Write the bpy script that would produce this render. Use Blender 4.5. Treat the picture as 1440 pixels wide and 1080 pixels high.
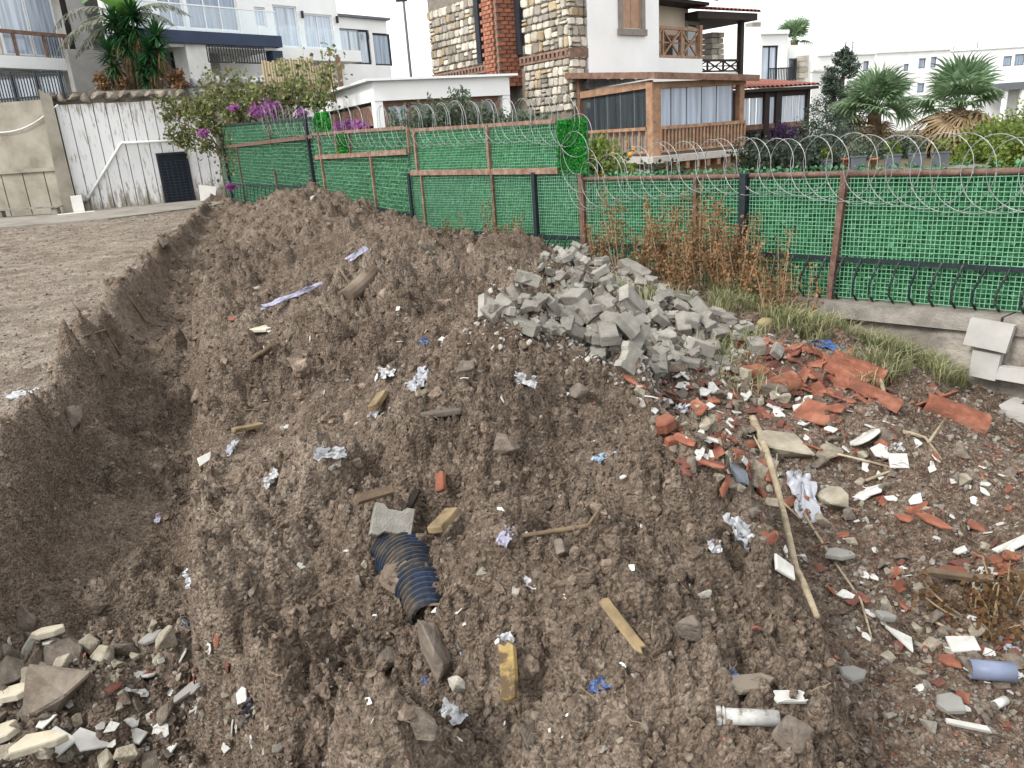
import bpy, bmesh, math, random
import numpy as np
from mathutils import Vector, Matrix, Euler

random.seed(7)
RNG = np.random.default_rng(7)
scene = bpy.context.scene
for _o in list(bpy.data.objects):
    bpy.data.objects.remove(_o)
COL = scene.collection

# ------------------------------------------------------------------ camera
FPX, PITCH, ROLL, EYE = 1081.0, math.radians(18.1), math.radians(3.97), 1.7
_Fw = np.array([0, math.cos(PITCH), -math.sin(PITCH)])
_R0 = np.array([1.0, 0, 0]); _U0 = np.array([0, math.sin(PITCH), math.cos(PITCH)])
_R = _R0 * math.cos(ROLL) - _U0 * math.sin(ROLL)
_U = _R0 * math.sin(ROLL) + _U0 * math.cos(ROLL)
_C = np.array([0, 0, EYE])
cam_data = bpy.data.cameras.new('camera')
cam_data.sensor_fit = 'HORIZONTAL'; cam_data.sensor_width = 36.0
cam_data.lens = 36.0 * FPX / 1440.0
cam_data.clip_start = 0.05; cam_data.clip_end = 2000
cam = bpy.data.objects.new('camera', cam_data); COL.objects.link(cam)
cam.matrix_world = Matrix(((_R[0], _U[0], -_Fw[0], 0), (_R[1], _U[1], -_Fw[1], 0), (_R[2], _U[2], -_Fw[2], EYE), (0, 0, 0, 1)))
scene.camera = cam

# ------------------------------------------------------------------ sky, sun, exposure (overcast day)
SUN_EL, SUN_AZ = math.radians(42), math.radians(235)      # azimuth clockwise from +Y: behind and left of the camera
world = bpy.data.worlds.new('World'); scene.world = world; world.use_nodes = True
_nt = world.node_tree; _nt.nodes.clear()
_sky = _nt.nodes.new('ShaderNodeTexSky'); _sky.sky_type = 'NISHITA'; _sky.sun_disc = False
_sky.sun_elevation = SUN_EL; _sky.sun_rotation = SUN_AZ
_sky.air_density = 1.0; _sky.dust_density = 5.0; _sky.ozone_density = 1.0
_hs = _nt.nodes.new('ShaderNodeHueSaturation'); _hs.inputs['Saturation'].default_value = 0.08
_mx = _nt.nodes.new('ShaderNodeMix'); _mx.data_type = 'RGBA'; _mx.inputs['Factor'].default_value = 0.75   # cloud deck evens the sky out
_mx.inputs['B'].default_value = (6.7, 6.85, 7.0, 1)
_bg = _nt.nodes.new('ShaderNodeBackground'); _bg.inputs['Strength'].default_value = 0.15
_wo = _nt.nodes.new('ShaderNodeOutputWorld')
_nt.links.new(_sky.outputs['Color'], _hs.inputs['Color'])
_nt.links.new(_hs.outputs['Color'], _mx.inputs['A'])
_nt.links.new(_mx.outputs['Result'], _bg.inputs['Color'])
_nt.links.new(_bg.outputs['Background'], _wo.inputs['Surface'])
sun_data = bpy.data.lights.new('sun', 'SUN'); sun_data.energy = 1.5; sun_data.angle = math.radians(14); sun_data.color = (1.0, 0.97, 0.92)
sun = bpy.data.objects.new('sun', sun_data); COL.objects.link(sun)
_sd = Vector((math.sin(SUN_AZ) * math.cos(SUN_EL), math.cos(SUN_AZ) * math.cos(SUN_EL), math.sin(SUN_EL)))
sun.rotation_euler = _sd.to_track_quat('Z', 'Y').to_euler()
sun.location = (0, 0, 30)
vs = scene.view_settings
vs.view_transform = 'Standard'; vs.look = 'None'; vs.exposure = 1.0; vs.gamma = 1.0; vs.use_curve_mapping = False
scene.cycles.use_denoising = True
scene.cycles.use_adaptive_sampling = True; scene.cycles.adaptive_threshold = 0.02
scene.cycles.max_bounces = 6; scene.cycles.diffuse_bounces = 2; scene.cycles.glossy_bounces = 2
scene.cycles.transmission_bounces = 4; scene.cycles.transparent_max_bounces = 8

# ------------------------------------------------------------------ helpers: view rays (to measure the place from the photograph)
def ray(px, py): return _Fw + _R * ((px - 720) / FPX) + _U * ((540 - py) / FPX)
def at_y(px, py, y):
    d = ray(px, py); return _C + d * (y / d[1])
def at_z(px, py, z):
    d = ray(px, py); return _C + d * ((z - EYE) / d[2])

# ------------------------------------------------------------------ helpers: noise
def _hash(ix, iy, seed):
    n = (ix.astype(np.int64) * 374761393 + iy.astype(np.int64) * 668265263 + seed * 974634777) & 0x7fffffff
    n = ((n ^ (n >> 13)) * 1274126177) & 0x7fffffff
    n = n ^ (n >> 16)
    return (n & 0xffff) / 65535.0
def vnoise(x, y, seed=0):
    ix = np.floor(x); iy = np.floor(y); fx = x - ix; fy = y - iy
    fx = fx * fx * fx * (fx * (fx * 6 - 15) + 10); fy = fy * fy * fy * (fy * (fy * 6 - 15) + 10)
    a = _hash(ix, iy, seed); b = _hash(ix + 1, iy, seed); c = _hash(ix, iy + 1, seed); d = _hash(ix + 1, iy + 1, seed)
    return (a + (b - a) * fx) * (1 - fy) + (c + (d - c) * fx) * fy - 0.5
def fbm(x, y, octv=4, seed=0, gain=0.5):
    s = 0; a = 1.0
    for i in range(octv):
        s = s + a * vnoise(x, y, seed + i * 17); x = x * 2.03 + 5.2; y = y * 2.03 - 3.7; a *= gain
    return s
def domes(x, y, seed=0, keep=0.75):
    """rounded lumps of many sizes: height 0..1 of the nearest random dome"""
    ix = np.floor(x); iy = np.floor(y); best = np.zeros_like(x)
    for dx in (-1, 0, 1):
        for dy in (-1, 0, 1):
            cx = ix + dx; cy = iy + dy
            r1 = _hash(cx, cy, seed); r2 = _hash(cx, cy, seed + 5); r3 = _hash(cx, cy, seed + 11); r4 = _hash(cx, cy, seed + 23)
            rad = 0.25 + 0.55 * r3 * r3
            ax = x - cx - r1; ay = y - cy - r2
            th = r4 * 6.28; el = 0.75 + 0.5 * r2
            ux = (ax * np.cos(th) + ay * np.sin(th)) * el; uy = (-ax * np.sin(th) + ay * np.cos(th)) / el
            q = 1 - (ux * ux + uy * uy) / (rad * rad)
            h = np.where((q > 0) & (r4 < keep), rad * np.sqrt(np.maximum(q, 0)) * (0.6 + 0.8 * r1), 0)
            best = np.maximum(best, h)
    return best

# ------------------------------------------------------------------ helpers: objects
def tag(o, label=None, cat=None, group=None, kind=None):
    if label: o['label'] = label
    if cat: o['category'] = cat
    if group: o['group'] = group
    if kind: o['kind'] = kind
    return o
def link(o, parent=None):
    COL.objects.link(o)
    if parent is not None: o.parent = parent
    return o
def thing(name, label, cat, loc=(0, 0, 0), rz=0.0, group=None):
    o = bpy.data.objects.new(name, None); o.empty_display_size = 0.2
    o.location = loc; o.rotation_euler = (0, 0, rz); COL.objects.link(o)
    return tag(o, label, cat, group, 'thing')

class MB:
    """collects faces of one part; build() links them as one mesh object"""
    def __init__(s): s.v = []; s.f = []
    def add(s, vs_, fs_):
        b = len(s.v); s.v.extend([tuple(map(float, q)) for q in vs_]); s.f.extend([tuple(b + i for i in f) for f in fs_]); return s
    def box(s, x0, x1, y0, y1, z0, z1, M=None):
        if x0 > x1: x0, x1 = x1, x0
        if y0 > y1: y0, y1 = y1, y0
        if z0 > z1: z0, z1 = z1, z0
        vv = [(x0, y0, z0), (x1, y0, z0), (x1, y1, z0), (x0, y1, z0), (x0, y0, z1), (x1, y0, z1), (x1, y1, z1), (x0, y1, z1)]
        if M is not None: vv = [M @ Vector(q) for q in vv]
        return s.add(vv, [(0, 3, 2, 1), (4, 5, 6, 7), (0, 1, 5, 4), (1, 2, 6, 5), (2, 3, 7, 6), (3, 0, 4, 7)])
    def bar(s, a, b, w, h=None, up=(0, 0, 1)):
        """rectangular bar from a to b"""
        a = Vector(a); b = Vector(b); h = h or w; d = (b - a).normalized(); u = Vector(up)
        sx = d.cross(u)
        if sx.length < 1e-4: sx = d.cross(Vector((1, 0, 0)))
        sx.normalize(); sy = sx.cross(d).normalized()
        vv = []
        for p in (a, b):
            for i, j in ((-1, -1), (1, -1), (1, 1), (-1, 1)): vv.append(p + sx * (i * w / 2) + sy * (j * h / 2))
        return s.add(vv, [(0, 1, 2, 3), (7, 6, 5, 4), (0, 4, 5, 1), (1, 5, 6, 2), (2, 6, 7, 3), (3, 7, 4, 0)])
    def tube(s, pts, rad, n=6, caps=True):
        pts = [Vector(p) for p in pts]; m = len(pts)
        rads = list(rad) if hasattr(rad, '__len__') else [rad] * m
        b = len(s.v); prev = None
        for i, p in enumerate(pts):
            d = (pts[min(i + 1, m - 1)] - pts[max(i - 1, 0)]).normalized()
            if prev is None:
                u = d.cross(Vector((0, 0, 1)))
                if u.length < 1e-3: u = d.cross(Vector((1, 0, 0)))
            else:
                u = prev - d * prev.dot(d)
                if u.length < 1e-5: u = d.cross(Vector((0, 0, 1)))
            u.normalize(); w = d.cross(u); prev = u
            for k in range(n):
                a = 2 * math.pi * k / n; q = p + (u * math.cos(a) + w * math.sin(a)) * rads[i]
                s.v.append((q.x, q.y, q.z))
        for i in range(m - 1):
            for k in range(n):
                s.f.append((b + i * n + k, b + i * n + (k + 1) % n, b + (i + 1) * n + (k + 1) % n, b + (i + 1) * n + k))
        if caps:
            s.f.append(tuple(b + k for k in reversed(range(n)))); s.f.append(tuple(b + (m - 1) * n + k for k in range(n)))
        return s
    def prism(s, poly, d0, d1, axis='y', M=None):
        """extrude a 2-D polygon along an axis (poly in the other two axes)"""
        n = len(poly); vv = []
        for d in (d0, d1):
            for a, c in poly:
                q = {'y': (a, d, c), 'x': (d, a, c), 'z': (a, c, d)}[axis]
                vv.append(M @ Vector(q) if M is not None else q)
        return s.add(vv, [tuple(range(n)), tuple(range(2 * n - 1, n - 1, -1))] + [(i, i + n, (i + 1) % n + n, (i + 1) % n) for i in range(n)])
    def mesh(s, name, m=None, smooth=False):
        me = bpy.data.meshes.new(name); me.from_pydata(s.v, [], s.f)
        if m is not None: me.materials.append(m)
        if smooth: me.polygons.foreach_set('use_smooth', [True] * len(me.polygons))
        me.update(); return me
    def build(s, name, m=None, parent=None, smooth=False, fix=True):
        me = s.mesh(name, m, smooth)
        if fix:
            bm = bmesh.new(); bm.from_mesh(me); bmesh.ops.recalc_face_normals(bm, faces=bm.faces); bm.to_mesh(me); bm.free()
        o = bpy.data.objects.new(name, me); return link(o, parent)

def np_mesh(name, verts, faces, m=None, smooth=False):
    """fast mesh from arrays: verts (n,3), faces (k,4) or (k,3)"""
    me = bpy.data.meshes.new(name); verts = np.asarray(verts, np.float32); faces = np.asarray(faces, np.int32)
    nf, c = faces.shape
    me.vertices.add(len(verts)); me.vertices.foreach_set('co', verts.ravel())
    me.loops.add(nf * c); me.loops.foreach_set('vertex_index', faces.ravel())
    me.polygons.add(nf); me.polygons.foreach_set('loop_start', np.arange(0, nf * c, c, dtype=np.int32))
    me.polygons.foreach_set('loop_total', np.full(nf, c, np.int32))
    if smooth: me.polygons.foreach_set('use_smooth', np.ones(nf, bool))
    if m is not None: me.materials.append(m)
    me.update(calc_edges=True); me.validate(); return me

# ------------------------------------------------------------------ helpers: materials
def rgb(h):
    """surface colour from the tone it shows in the photograph: sRGB hex to linear, less the exposure"""
    h = h.lstrip('#'); c = [int(h[i:i + 2], 16) / 255 for i in (0, 2, 4)]
    return tuple(0.70 * ((x / 12.92) if x <= 0.04045 else ((x + 0.055) / 1.055) ** 2.4) for x in c)
def mat(name, cols, scale=6.0, rough=0.85, bump=0.0, bscale=None, metal=0.0, spec=0.3, detail=5.0, obj_var=0.0, stops=None, coord='Object', sss=0.0, trans=0.0):
    """procedural material: noise ramp over a few real surface colours, fine bump, optional per-object variation"""
    m = bpy.data.materials.new(name); m.use_nodes = True; nt = m.node_tree; n = nt.nodes; L = nt.links
    b = n['Principled BSDF']; b.inputs['Roughness'].default_value = rough; b.inputs['Metallic'].default_value = metal
    b.inputs['Specular IOR Level'].default_value = spec
    tc = n.new('ShaderNodeTexCoord')
    if not isinstance(cols[0], (tuple, list)): cols = [cols]
    if len(cols) == 1: cols = [tuple(c * 0.88 for c in cols[0]), tuple(min(1, c * 1.1) for c in cols[0])]
    nz = n.new('ShaderNodeTexNoise'); nz.inputs['Scale'].default_value = scale; nz.inputs['Detail'].default_value = detail; nz.inputs['Roughness'].default_value = 0.62
    L.new(tc.outputs[coord], nz.inputs['Vector'])
    rp = n.new('ShaderNodeValToRGB'); L.new(nz.outputs['Fac'], rp.inputs['Fac'])
    k = len(cols); st = stops or [0.3 + 0.4 * i / (k - 1) for i in range(k)]
    while len(rp.color_ramp.elements) < k: rp.color_ramp.elements.new(0.5)
    for e, c, s_ in zip(rp.color_ramp.elements, cols, st): e.position = s_; e.color = (c[0], c[1], c[2], 1)
    out = rp.outputs['Color']
    if obj_var > 0:
        oi = n.new('ShaderNodeObjectInfo'); hs = n.new('ShaderNodeHueSaturation')
        mr = n.new('ShaderNodeMapRange'); mr.inputs['To Min'].default_value = 1 - obj_var; mr.inputs['To Max'].default_value = 1 + obj_var
        L.new(oi.outputs['Random'], mr.inputs['Value']); L.new(mr.outputs['Result'], hs.inputs['Value']); L.new(out, hs.inputs['Color']); out = hs.outputs['Color']
    L.new(out, b.inputs['Base Color'])
    if bump > 0:
        bn = n.new('ShaderNodeTexNoise'); bn.inputs['Scale'].default_value = bscale or scale * 5; bn.inputs['Detail'].default_value = 6
        L.new(tc.outputs[coord], bn.inputs['Vector'])
        bp = n.new('ShaderNodeBump'); bp.inputs['Strength'].default_value = bump; bp.inputs['Distance'].default_value = 0.02
        L.new(bn.outputs['Fac'], bp.inputs['Height']); L.new(bp.outputs['Normal'], b.inputs['Normal'])
    if trans > 0:
        b.inputs['Transmission Weight'].default_value = trans
    return m
def leaf_mat(name, cols, rough=0.6, back=0.35):
    """two-sided leaf: colour varies leaf by leaf (random per island), some light passes through"""
    m = bpy.data.materials.new(name); m.use_nodes = True; nt = m.node_tree; n = nt.nodes; L = nt.links
    b = n['Principled BSDF']; b.inputs['Roughness'].default_value = rough; b.inputs['Specular IOR Level'].default_value = 0.3
    g = n.new('ShaderNodeNewGeometry'); rp = n.new('ShaderNodeValToRGB'); k = len(cols)
    while len(rp.color_ramp.elements) < k: rp.color_ramp.elements.new(0.5)
    for i, (e, c) in enumerate(zip(rp.color_ramp.elements, cols)): e.position = i / max(1, k - 1); e.color = (*c, 1)
    L.new(g.outputs['Random Per Island'], rp.inputs['Fac'])
    tc = n.new('ShaderNodeTexCoord'); nz = n.new('ShaderNodeTexNoise'); nz.inputs['Scale'].default_value = 1.6; nz.inputs['Detail'].default_value = 3; L.new(tc.outputs['Object'], nz.inputs['Vector'])
    mr = n.new('ShaderNodeMapRange'); mr.inputs['From Min'].default_value = .3; mr.inputs['From Max'].default_value = .7; mr.inputs['To Min'].default_value = .68; mr.inputs['To Max'].default_value = 1.22; L.new(nz.outputs['Fac'], mr.inputs['Value'])
    hv = n.new('ShaderNodeHueSaturation'); L.new(mr.outputs['Result'], hv.inputs['Value']); L.new(rp.outputs['Color'], hv.inputs['Color'])
    L.new(hv.outputs['Color'], b.inputs['Base Color'])
    t = n.new('ShaderNodeBsdfTranslucent'); L.new(hv.outputs['Color'], t.inputs['Color'])
    mx = n.new('ShaderNodeMixShader'); mx.inputs['Fac'].default_value = back
    L.new(b.outputs['BSDF'], mx.inputs[1]); L.new(t.outputs['BSDF'], mx.inputs[2]); L.new(mx.outputs['Shader'], n['Material Output'].inputs['Surface'])
    return m
def glass_mat(name, tint=(0.25, 0.32, 0.38), rough=0.08):
    """window glass seen by day: dark, reflective, fold and room tones painted in"""
    m = bpy.data.materials.new(name); m.use_nodes = True; nt = m.node_tree; n = nt.nodes; L = nt.links
    b = n['Principled BSDF']; b.inputs['Base Color'].default_value = (*tint, 1); b.inputs['Roughness'].default_value = rough
    b.inputs['Specular IOR Level'].default_value = 0.8; b.inputs['Coat Weight'].default_value = 0.6; b.inputs['Coat Roughness'].default_value = 0.03
    # light and dark of curtain folds and room painted into the pane colour
    tc = n.new('ShaderNodeTexCoord'); mp = n.new('ShaderNodeMapping'); mp.inputs['Scale'].default_value = (7, 7, .35); L.new(tc.outputs['Object'], mp.inputs['Vector'])
    nz = n.new('ShaderNodeTexNoise'); nz.inputs['Scale'].default_value = 1.3; nz.inputs['Detail'].default_value = 3; L.new(mp.outputs['Vector'], nz.inputs['Vector'])
    rp = n.new('ShaderNodeValToRGB'); rp.color_ramp.elements[0].position = .32; rp.color_ramp.elements[1].position = .66
    rp.color_ramp.elements[0].color = (*[c * .62 for c in tint], 1); rp.color_ramp.elements[1].color = (*[min(1, c * 1.3) for c in tint], 1)
    L.new(nz.outputs['Fac'], rp.inputs['Fac']); L.new(rp.outputs['Color'], b.inputs['Base Color'])
    return m
def clear_mat(name, tint=(0.93, 0.96, 0.97), fac=0.86):
    m = bpy.data.materials.new(name); m.use_nodes = True; nt = m.node_tree; n = nt.nodes; L = nt.links
    b = n['Principled BSDF']; b.inputs['Base Color'].default_value = (*tint, 1); b.inputs['Roughness'].default_value = 0.06; b.inputs['Specular IOR Level'].default_value = 0.7
    t = n.new('ShaderNodeBsdfTransparent'); t.inputs['Color'].default_value = (*tint, 1)
    mx = n.new('ShaderNodeMixShader'); mx.inputs['Fac'].default_value = fac
    L.new(b.outputs['BSDF'], mx.inputs[1]); L.new(t.outputs['BSDF'], mx.inputs[2]); L.new(mx.outputs['Shader'], n['Material Output'].inputs['Surface'])
    return m
# ------------------------------------------------------------------ terrain: plateau, trench, spoil heap, debris slope
#  rows: y, then (x, z) of: plateau edge, bank foot, trench floor end, heap shoulder, heap crest, right shoulder, heap foot, debris middle, wall foot
ROWS = [
 (-2.0, (-3.2, 0.00), (-2.6,-0.62), (-1.0,-0.64), (-0.50,-0.10), (0.15, 0.02), (0.55, 0.00), (1.00,-0.25), (2.2,-0.45), (7.0,-0.85)),
 (1.55, (-2.95,0.00), (-2.3,-0.60), (-0.78,-0.60), (-0.24, 0.00), (0.20, 0.12), (0.66, 0.06), (0.95,-0.24), (1.8,-0.38), (6.2,-0.85)),
 (2.05, (-2.95,0.00), (-2.4,-0.60), (-0.98,-0.62), (-0.54, 0.02), (0.18, 0.20), (0.72, 0.12), (1.00,-0.24), (1.85,-0.38), (6.0,-0.82)),
 (2.6,  (-2.98,0.00), (-2.5,-0.60), (-1.40,-0.62), (-1.12, 0.00), (0.15, 0.27), (0.74, 0.18), (1.03,-0.24), (1.9,-0.38), (5.7,-0.80)),
 (3.6,  (-3.05,0.00), (-2.66,-0.62), (-1.86,-0.64), (-1.58, 0.00), (0.10, 0.38), (0.72, 0.30), (1.03,-0.18), (2.0,-0.34), (5.2,-0.75)),
 (4.6,  (-3.22,0.00), (-2.90,-0.62), (-2.24,-0.64), (-1.94, 0.00), (0.08, 0.52), (0.66, 0.46), (0.98,-0.02), (2.0,-0.12), (4.3,-0.70)),
 (5.4,  (-3.38,0.00), (-3.12,-0.62), (-2.52,-0.63), (-2.22, 0.00), (-0.10, 0.40), (0.50, 0.28), (0.98, 0.10), (2.0, 0.00), (3.85,-0.52)),
 (6.2,  (-3.60,0.00), (-3.36,-0.60), (-2.80,-0.61), (-2.50, 0.00), (-0.40, 0.42), (0.45, 0.28), (1.02, 0.20), (1.9, 0.08), (3.25,-0.32)),
 (7.5,  (-4.14,0.00), (-3.84,-0.58), (-3.25,-0.58), (-2.95, 0.00), (-0.70, 0.44), (0.40, 0.44), (1.00, 0.38), (1.7, 0.14), (2.45, 0.02)),
 (9.5,  (-4.88,0.00), (-4.46,-0.50), (-3.88,-0.50), (-3.54, 0.00), (-1.30, 0.50), (-0.3, 0.42), (0.30, 0.28), (0.7, 0.15), (1.10, 0.08)),
 (12.0, (-5.70,0.00), (-5.38,-0.52), (-4.50,-0.52), (-4.28, 0.05), (-2.60, 0.68), (-2.0, 0.62), (-1.5, 0.20), (-1.1, 0.10), (-0.65, 0.08)),
 (14.0, (-6.35,0.00), (-6.05,-0.52), (-5.10,-0.50), (-4.85, 0.10), (-3.40, 0.88), (-2.9, 0.82), (-2.5, 0.30), (-2.3, 0.10), (-1.90, 0.08)),
 (17.0, (-7.15,0.00), (-6.85,-0.42), (-6.0,-0.38), (-5.65, 0.10), (-4.60, 0.55), (-4.2, 0.40), (-3.9, 0.15), (-3.8, 0.08), (-3.55, 0.08)),
 (22.0, (-8.35,0.00), (-8.0,-0.28), (-7.4,-0.22), (-7.0, 0.05), (-6.7, 0.15), (-6.6, 0.10), (-6.5, 0.06), (-6.4, 0.05), (-6.2, 0.05)),
 (27.0, (-10.0,0.00), (-9.8,-0.05), (-9.6,-0.05), (-9.4, 0.00), (-9.2, 0.02), (-9.1, 0.02), (-9.0, 0.02), (-8.95, 0.02), (-8.9, 0.02)),
 (34.0, (-12.0,0.00), (-11.9,0.00), (-11.8,0.00), (-11.7, 0.00), (-11.6, 0.00), (-11.5, 0.00), (-11.4, 0.00), (-11.3, 0.00), (-11.2, 0.00)),
]
_RY = np.array([r[0] for r in ROWS]); _RX = np.array([[p[0] for p in r[1:]] for r in ROWS]); _RZ = np.array([[p[1] for p in r[1:]] for r in ROWS])
def _rows_at(y):
    X = np.stack([np.interp(y, _RY, _RX[:, k]) for k in range(9)], -1)
    Z = np.stack([np.interp(y, _RY, _RZ[:, k]) for k in range(9)], -1)
    return X, Z
def _sm(t): t = np.clip(t, 0, 1); return t * t * (3 - 2 * t)
def base_height(x, y):
    """macro height and zone weights (plateau dryness, debris) for arrays x, y"""
    # wobble the outlines so that no edge is straight
    wx = x + 0.18 * fbm(x * 0.9, y * 0.9, 3, 41) + 0.15 * vnoise(x * 1.7, y * 1.7, 43) + 0.04 * vnoise(x * 4.3, y * 4.3, 44)
    wy = y + 0.25 * fbm(x * 0.7 + 9, y * 0.7, 3, 47)
    X, Z = _rows_at(wy)
    z = Z[..., 0].copy()
    for k in range(8):
        x0, x1 = X[..., k], X[..., k + 1]; t = (wx - x0) / np.maximum(x1 - x0, 1e-3)
        z += np.where(t > 0, (Z[..., k + 1] - Z[..., k]) * _sm(t), 0)
    plateau = _sm((X[..., 0] + 0.05 - wx) / 0.35)
    debris = _sm((wx - X[..., 6] + 0.22) / 0.35) * _sm((11 - y) / 3)
    trench = _sm((wx - X[..., 0]) / 0.2) * _sm((X[..., 3] - wx) / 0.3)
    bottom = _sm((3.25 - y) / 0.5) * trench                     # the rubble end of the trench
    return z, plateau, debris, trench, bottom
def height(x, y, fine=True):
    x = np.asarray(x, float); y = np.asarray(y, float)
    z, pl, de, tr, bo = base_height(x, y)
    heap = (1 - pl) * (1 - de) * (1 - 0.6 * tr)
    z = z + (0.035 * pl + 0.26 * heap + 0.10 * de + 0.06 * tr) * fbm(x * 1.3, y * 1.3, 3, 3)
    z = z + (0.012 * pl + 0.070 * heap + 0.035 * de + 0.04 * tr) * fbm(x * 4.1, y * 4.1, 3, 5)
    a = 0.10 * pl + 1.0 * heap + 0.40 * de + 0.36 * tr
    a = a * np.clip(0.95 + 1.3 * fbm(x * 0.9, y * 0.9, 3, 53), 0.40, 1.5)        # smoother dug faces beside crumbled ones
    z = z + a * (0.24 * domes(x * 2.3, y * 2.3, 7, 0.40) + 0.15 * domes(x * 5.2, y * 5.2, 9, 0.55))
    if fine:
        z = z + a * (0.080 * domes(x * 11, y * 11, 13, 0.7) + 0.052 * domes(x * 23, y * 23, 19, 0.85) + 0.030 * domes(x * 46, y * 46, 29, 0.9))
        z = z + (0.004 + 0.010 * a) * fbm(x * 30, y * 30, 3, 31)
        # crust ripples on the plateau
        z = z + 0.014 * pl * fbm(x * 9, y * 7, 4, 39)
    return z

SOIL = None
def soil_material():
    m = bpy.data.materials.new('soil'); m.use_nodes = True; nt = m.node_tree; n = nt.nodes; L = nt.links
    b = n['Principled BSDF']; b.inputs['Roughness'].default_value = 0.95; b.inputs['Specular IOR Level'].default_value = 0.12
    tc = n.new('ShaderNodeTexCoord')
    def noise(sc, det=4, ro=0.6):
        q = n.new('ShaderNodeTexNoise'); q.inputs['Scale'].default_value = sc; q.inputs['Detail'].default_value = det; q.inputs['Roughness'].default_value = ro
        L.new(tc.outputs['Object'], q.inputs['Vector']); return q.outputs['Fac']
    def ramp(f, stops):
        r = n.new('ShaderNodeValToRGB'); L.new(f, r.inputs['Fac'])
        while len(r.color_ramp.elements) < len(stops): r.color_ramp.elements.new(0.5)
        for e, (p, c) in zip(r.color_ramp.elements, stops): e.position = p; e.color = (*c, 1)
        return r.outputs['Color']
    def mix(f, a_, b_):
        q = n.new('ShaderNodeMix'); q.data_type = 'RGBA'
        if hasattr(f, 'is_linked'): L.new(f, q.inputs['Factor'])
        else: q.inputs['Factor'].default_value = f
        L.new(a_, q.inputs['A']); L.new(b_, q.inputs['B']); return q.outputs['Result']
    wet = ramp(noise(9), [(0.28, (0.077, 0.056, 0.041)), (0.5, (0.154, 0.117, 0.088)), (0.72, (0.266, 0.214, 0.166))])
    big = ramp(noise(0.9, 4), [(0.32, (0.062, 0.045, 0.033)), (0.5, (0.142, 0.108, 0.082)), (0.68, (0.260, 0.212, 0.168))])
    heap = mix(0.5, wet, big)
    dry = ramp(noise(5.5, 5, 0.7), [(0.30, (0.150, 0.120, 0.093)), (0.48, (0.250, 0.210, 0.170)), (0.70, (0.345, 0.300, 0.248))])
    deb = ramp(noise(14), [(0.3, (0.076, 0.052, 0.038)), (0.5, (0.140, 0.099, 0.073)), (0.7, (0.225, 0.176, 0.136))])
    ap = n.new('ShaderNodeAttribute'); ap.attribute_name = 'plateau'
    ad = n.new('ShaderNodeAttribute'); ad.attribute_name = 'debris'
    patch = n.new('ShaderNodeMapRange'); patch.inputs['From Min'].default_value = .42; patch.inputs['From Max'].default_value = .62; patch.inputs['To Max'].default_value = .9; L.new(noise(1.5, 6, .72), patch.inputs['Value'])
    dry = mix(patch.outputs['Result'], dry, heap)
    c = mix(ap.outputs['Fac'], heap, dry); c = mix(ad.outputs['Fac'], c, deb)
    # little mineral specks
    vo = n.new('ShaderNodeTexVoronoi'); vo.inputs['Scale'].default_value = 85; L.new(tc.outputs['Object'], vo.inputs['Vector'])
    sp = ramp(vo.outputs['Distance'], [(0.10, (1, 1, 1)), (0.17, (0, 0, 0))])
    pick = n.new('ShaderNodeSeparateColor'); L.new(vo.outputs['Color'], pick.inputs['Color'])
    gt = n.new('ShaderNodeMath'); gt.operation = 'GREATER_THAN'; gt.inputs[1].default_value = 0.86; L.new(pick.outputs[0], gt.inputs[0])
    mu = n.new('ShaderNodeMath'); mu.operation = 'MULTIPLY'; L.new(gt.outputs[0], mu.inputs[0]); L.new(sp, mu.inputs[1])
    spc = ramp(pick.outputs[1], [(0.0, (0.20, 0.17, 0.14)), (0.5, (0.32, 0.29, 0.25)), (1.0, (0.22, 0.09, 0.055))])
    c = mix(mu.outputs[0], c, spc)
    # every crumb has its own tone
    for sc_, amt in ((48, .30), (120, .28)):
        v2 = n.new('ShaderNodeTexVoronoi'); v2.inputs['Scale'].default_value = sc_; L.new(tc.outputs['Object'], v2.inputs['Vector'])
        s2 = n.new('ShaderNodeSeparateColor'); L.new(v2.outputs['Color'], s2.inputs['Color'])
        mr = n.new('ShaderNodeMapRange'); mr.inputs['To Min'].default_value = 1 - amt; mr.inputs['To Max'].default_value = 1 + amt; L.new(s2.outputs[0], mr.inputs['Value'])
        h2 = n.new('ShaderNodeHueSaturation'); L.new(mr.outputs['Result'], h2.inputs['Value']); L.new(c, h2.inputs['Color']); c = h2.outputs['Color']
    L.new(c, b.inputs['Base Color'])
    bp = n.new('ShaderNodeBump'); bp.inputs['Strength'].default_value = 1.0; bp.inputs['Distance'].default_value = 0.02
    ad2 = n.new('ShaderNodeMath'); ad2.operation = 'ADD'; L.new(noise(70, 3, 0.7), ad2.inputs[0])
    vb = n.new('ShaderNodeTexVoronoi'); vb.inputs['Scale'].default_value = 60; L.new(tc.outputs['Object'], vb.inputs['Vector'])
    iv = n.new('ShaderNodeMath'); iv.operation = 'MULTIPLY'; iv.inputs[1].default_value = -0.9; L.new(vb.outputs['Distance'], iv.inputs[0]); L.new(iv.outputs[0], ad2.inputs[1])
    L.new(ad2.outputs[0], bp.inputs['Height']); L.new(bp.outputs['Normal'], b.inputs['Normal'])
    return m
SOIL = soil_material()

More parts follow.
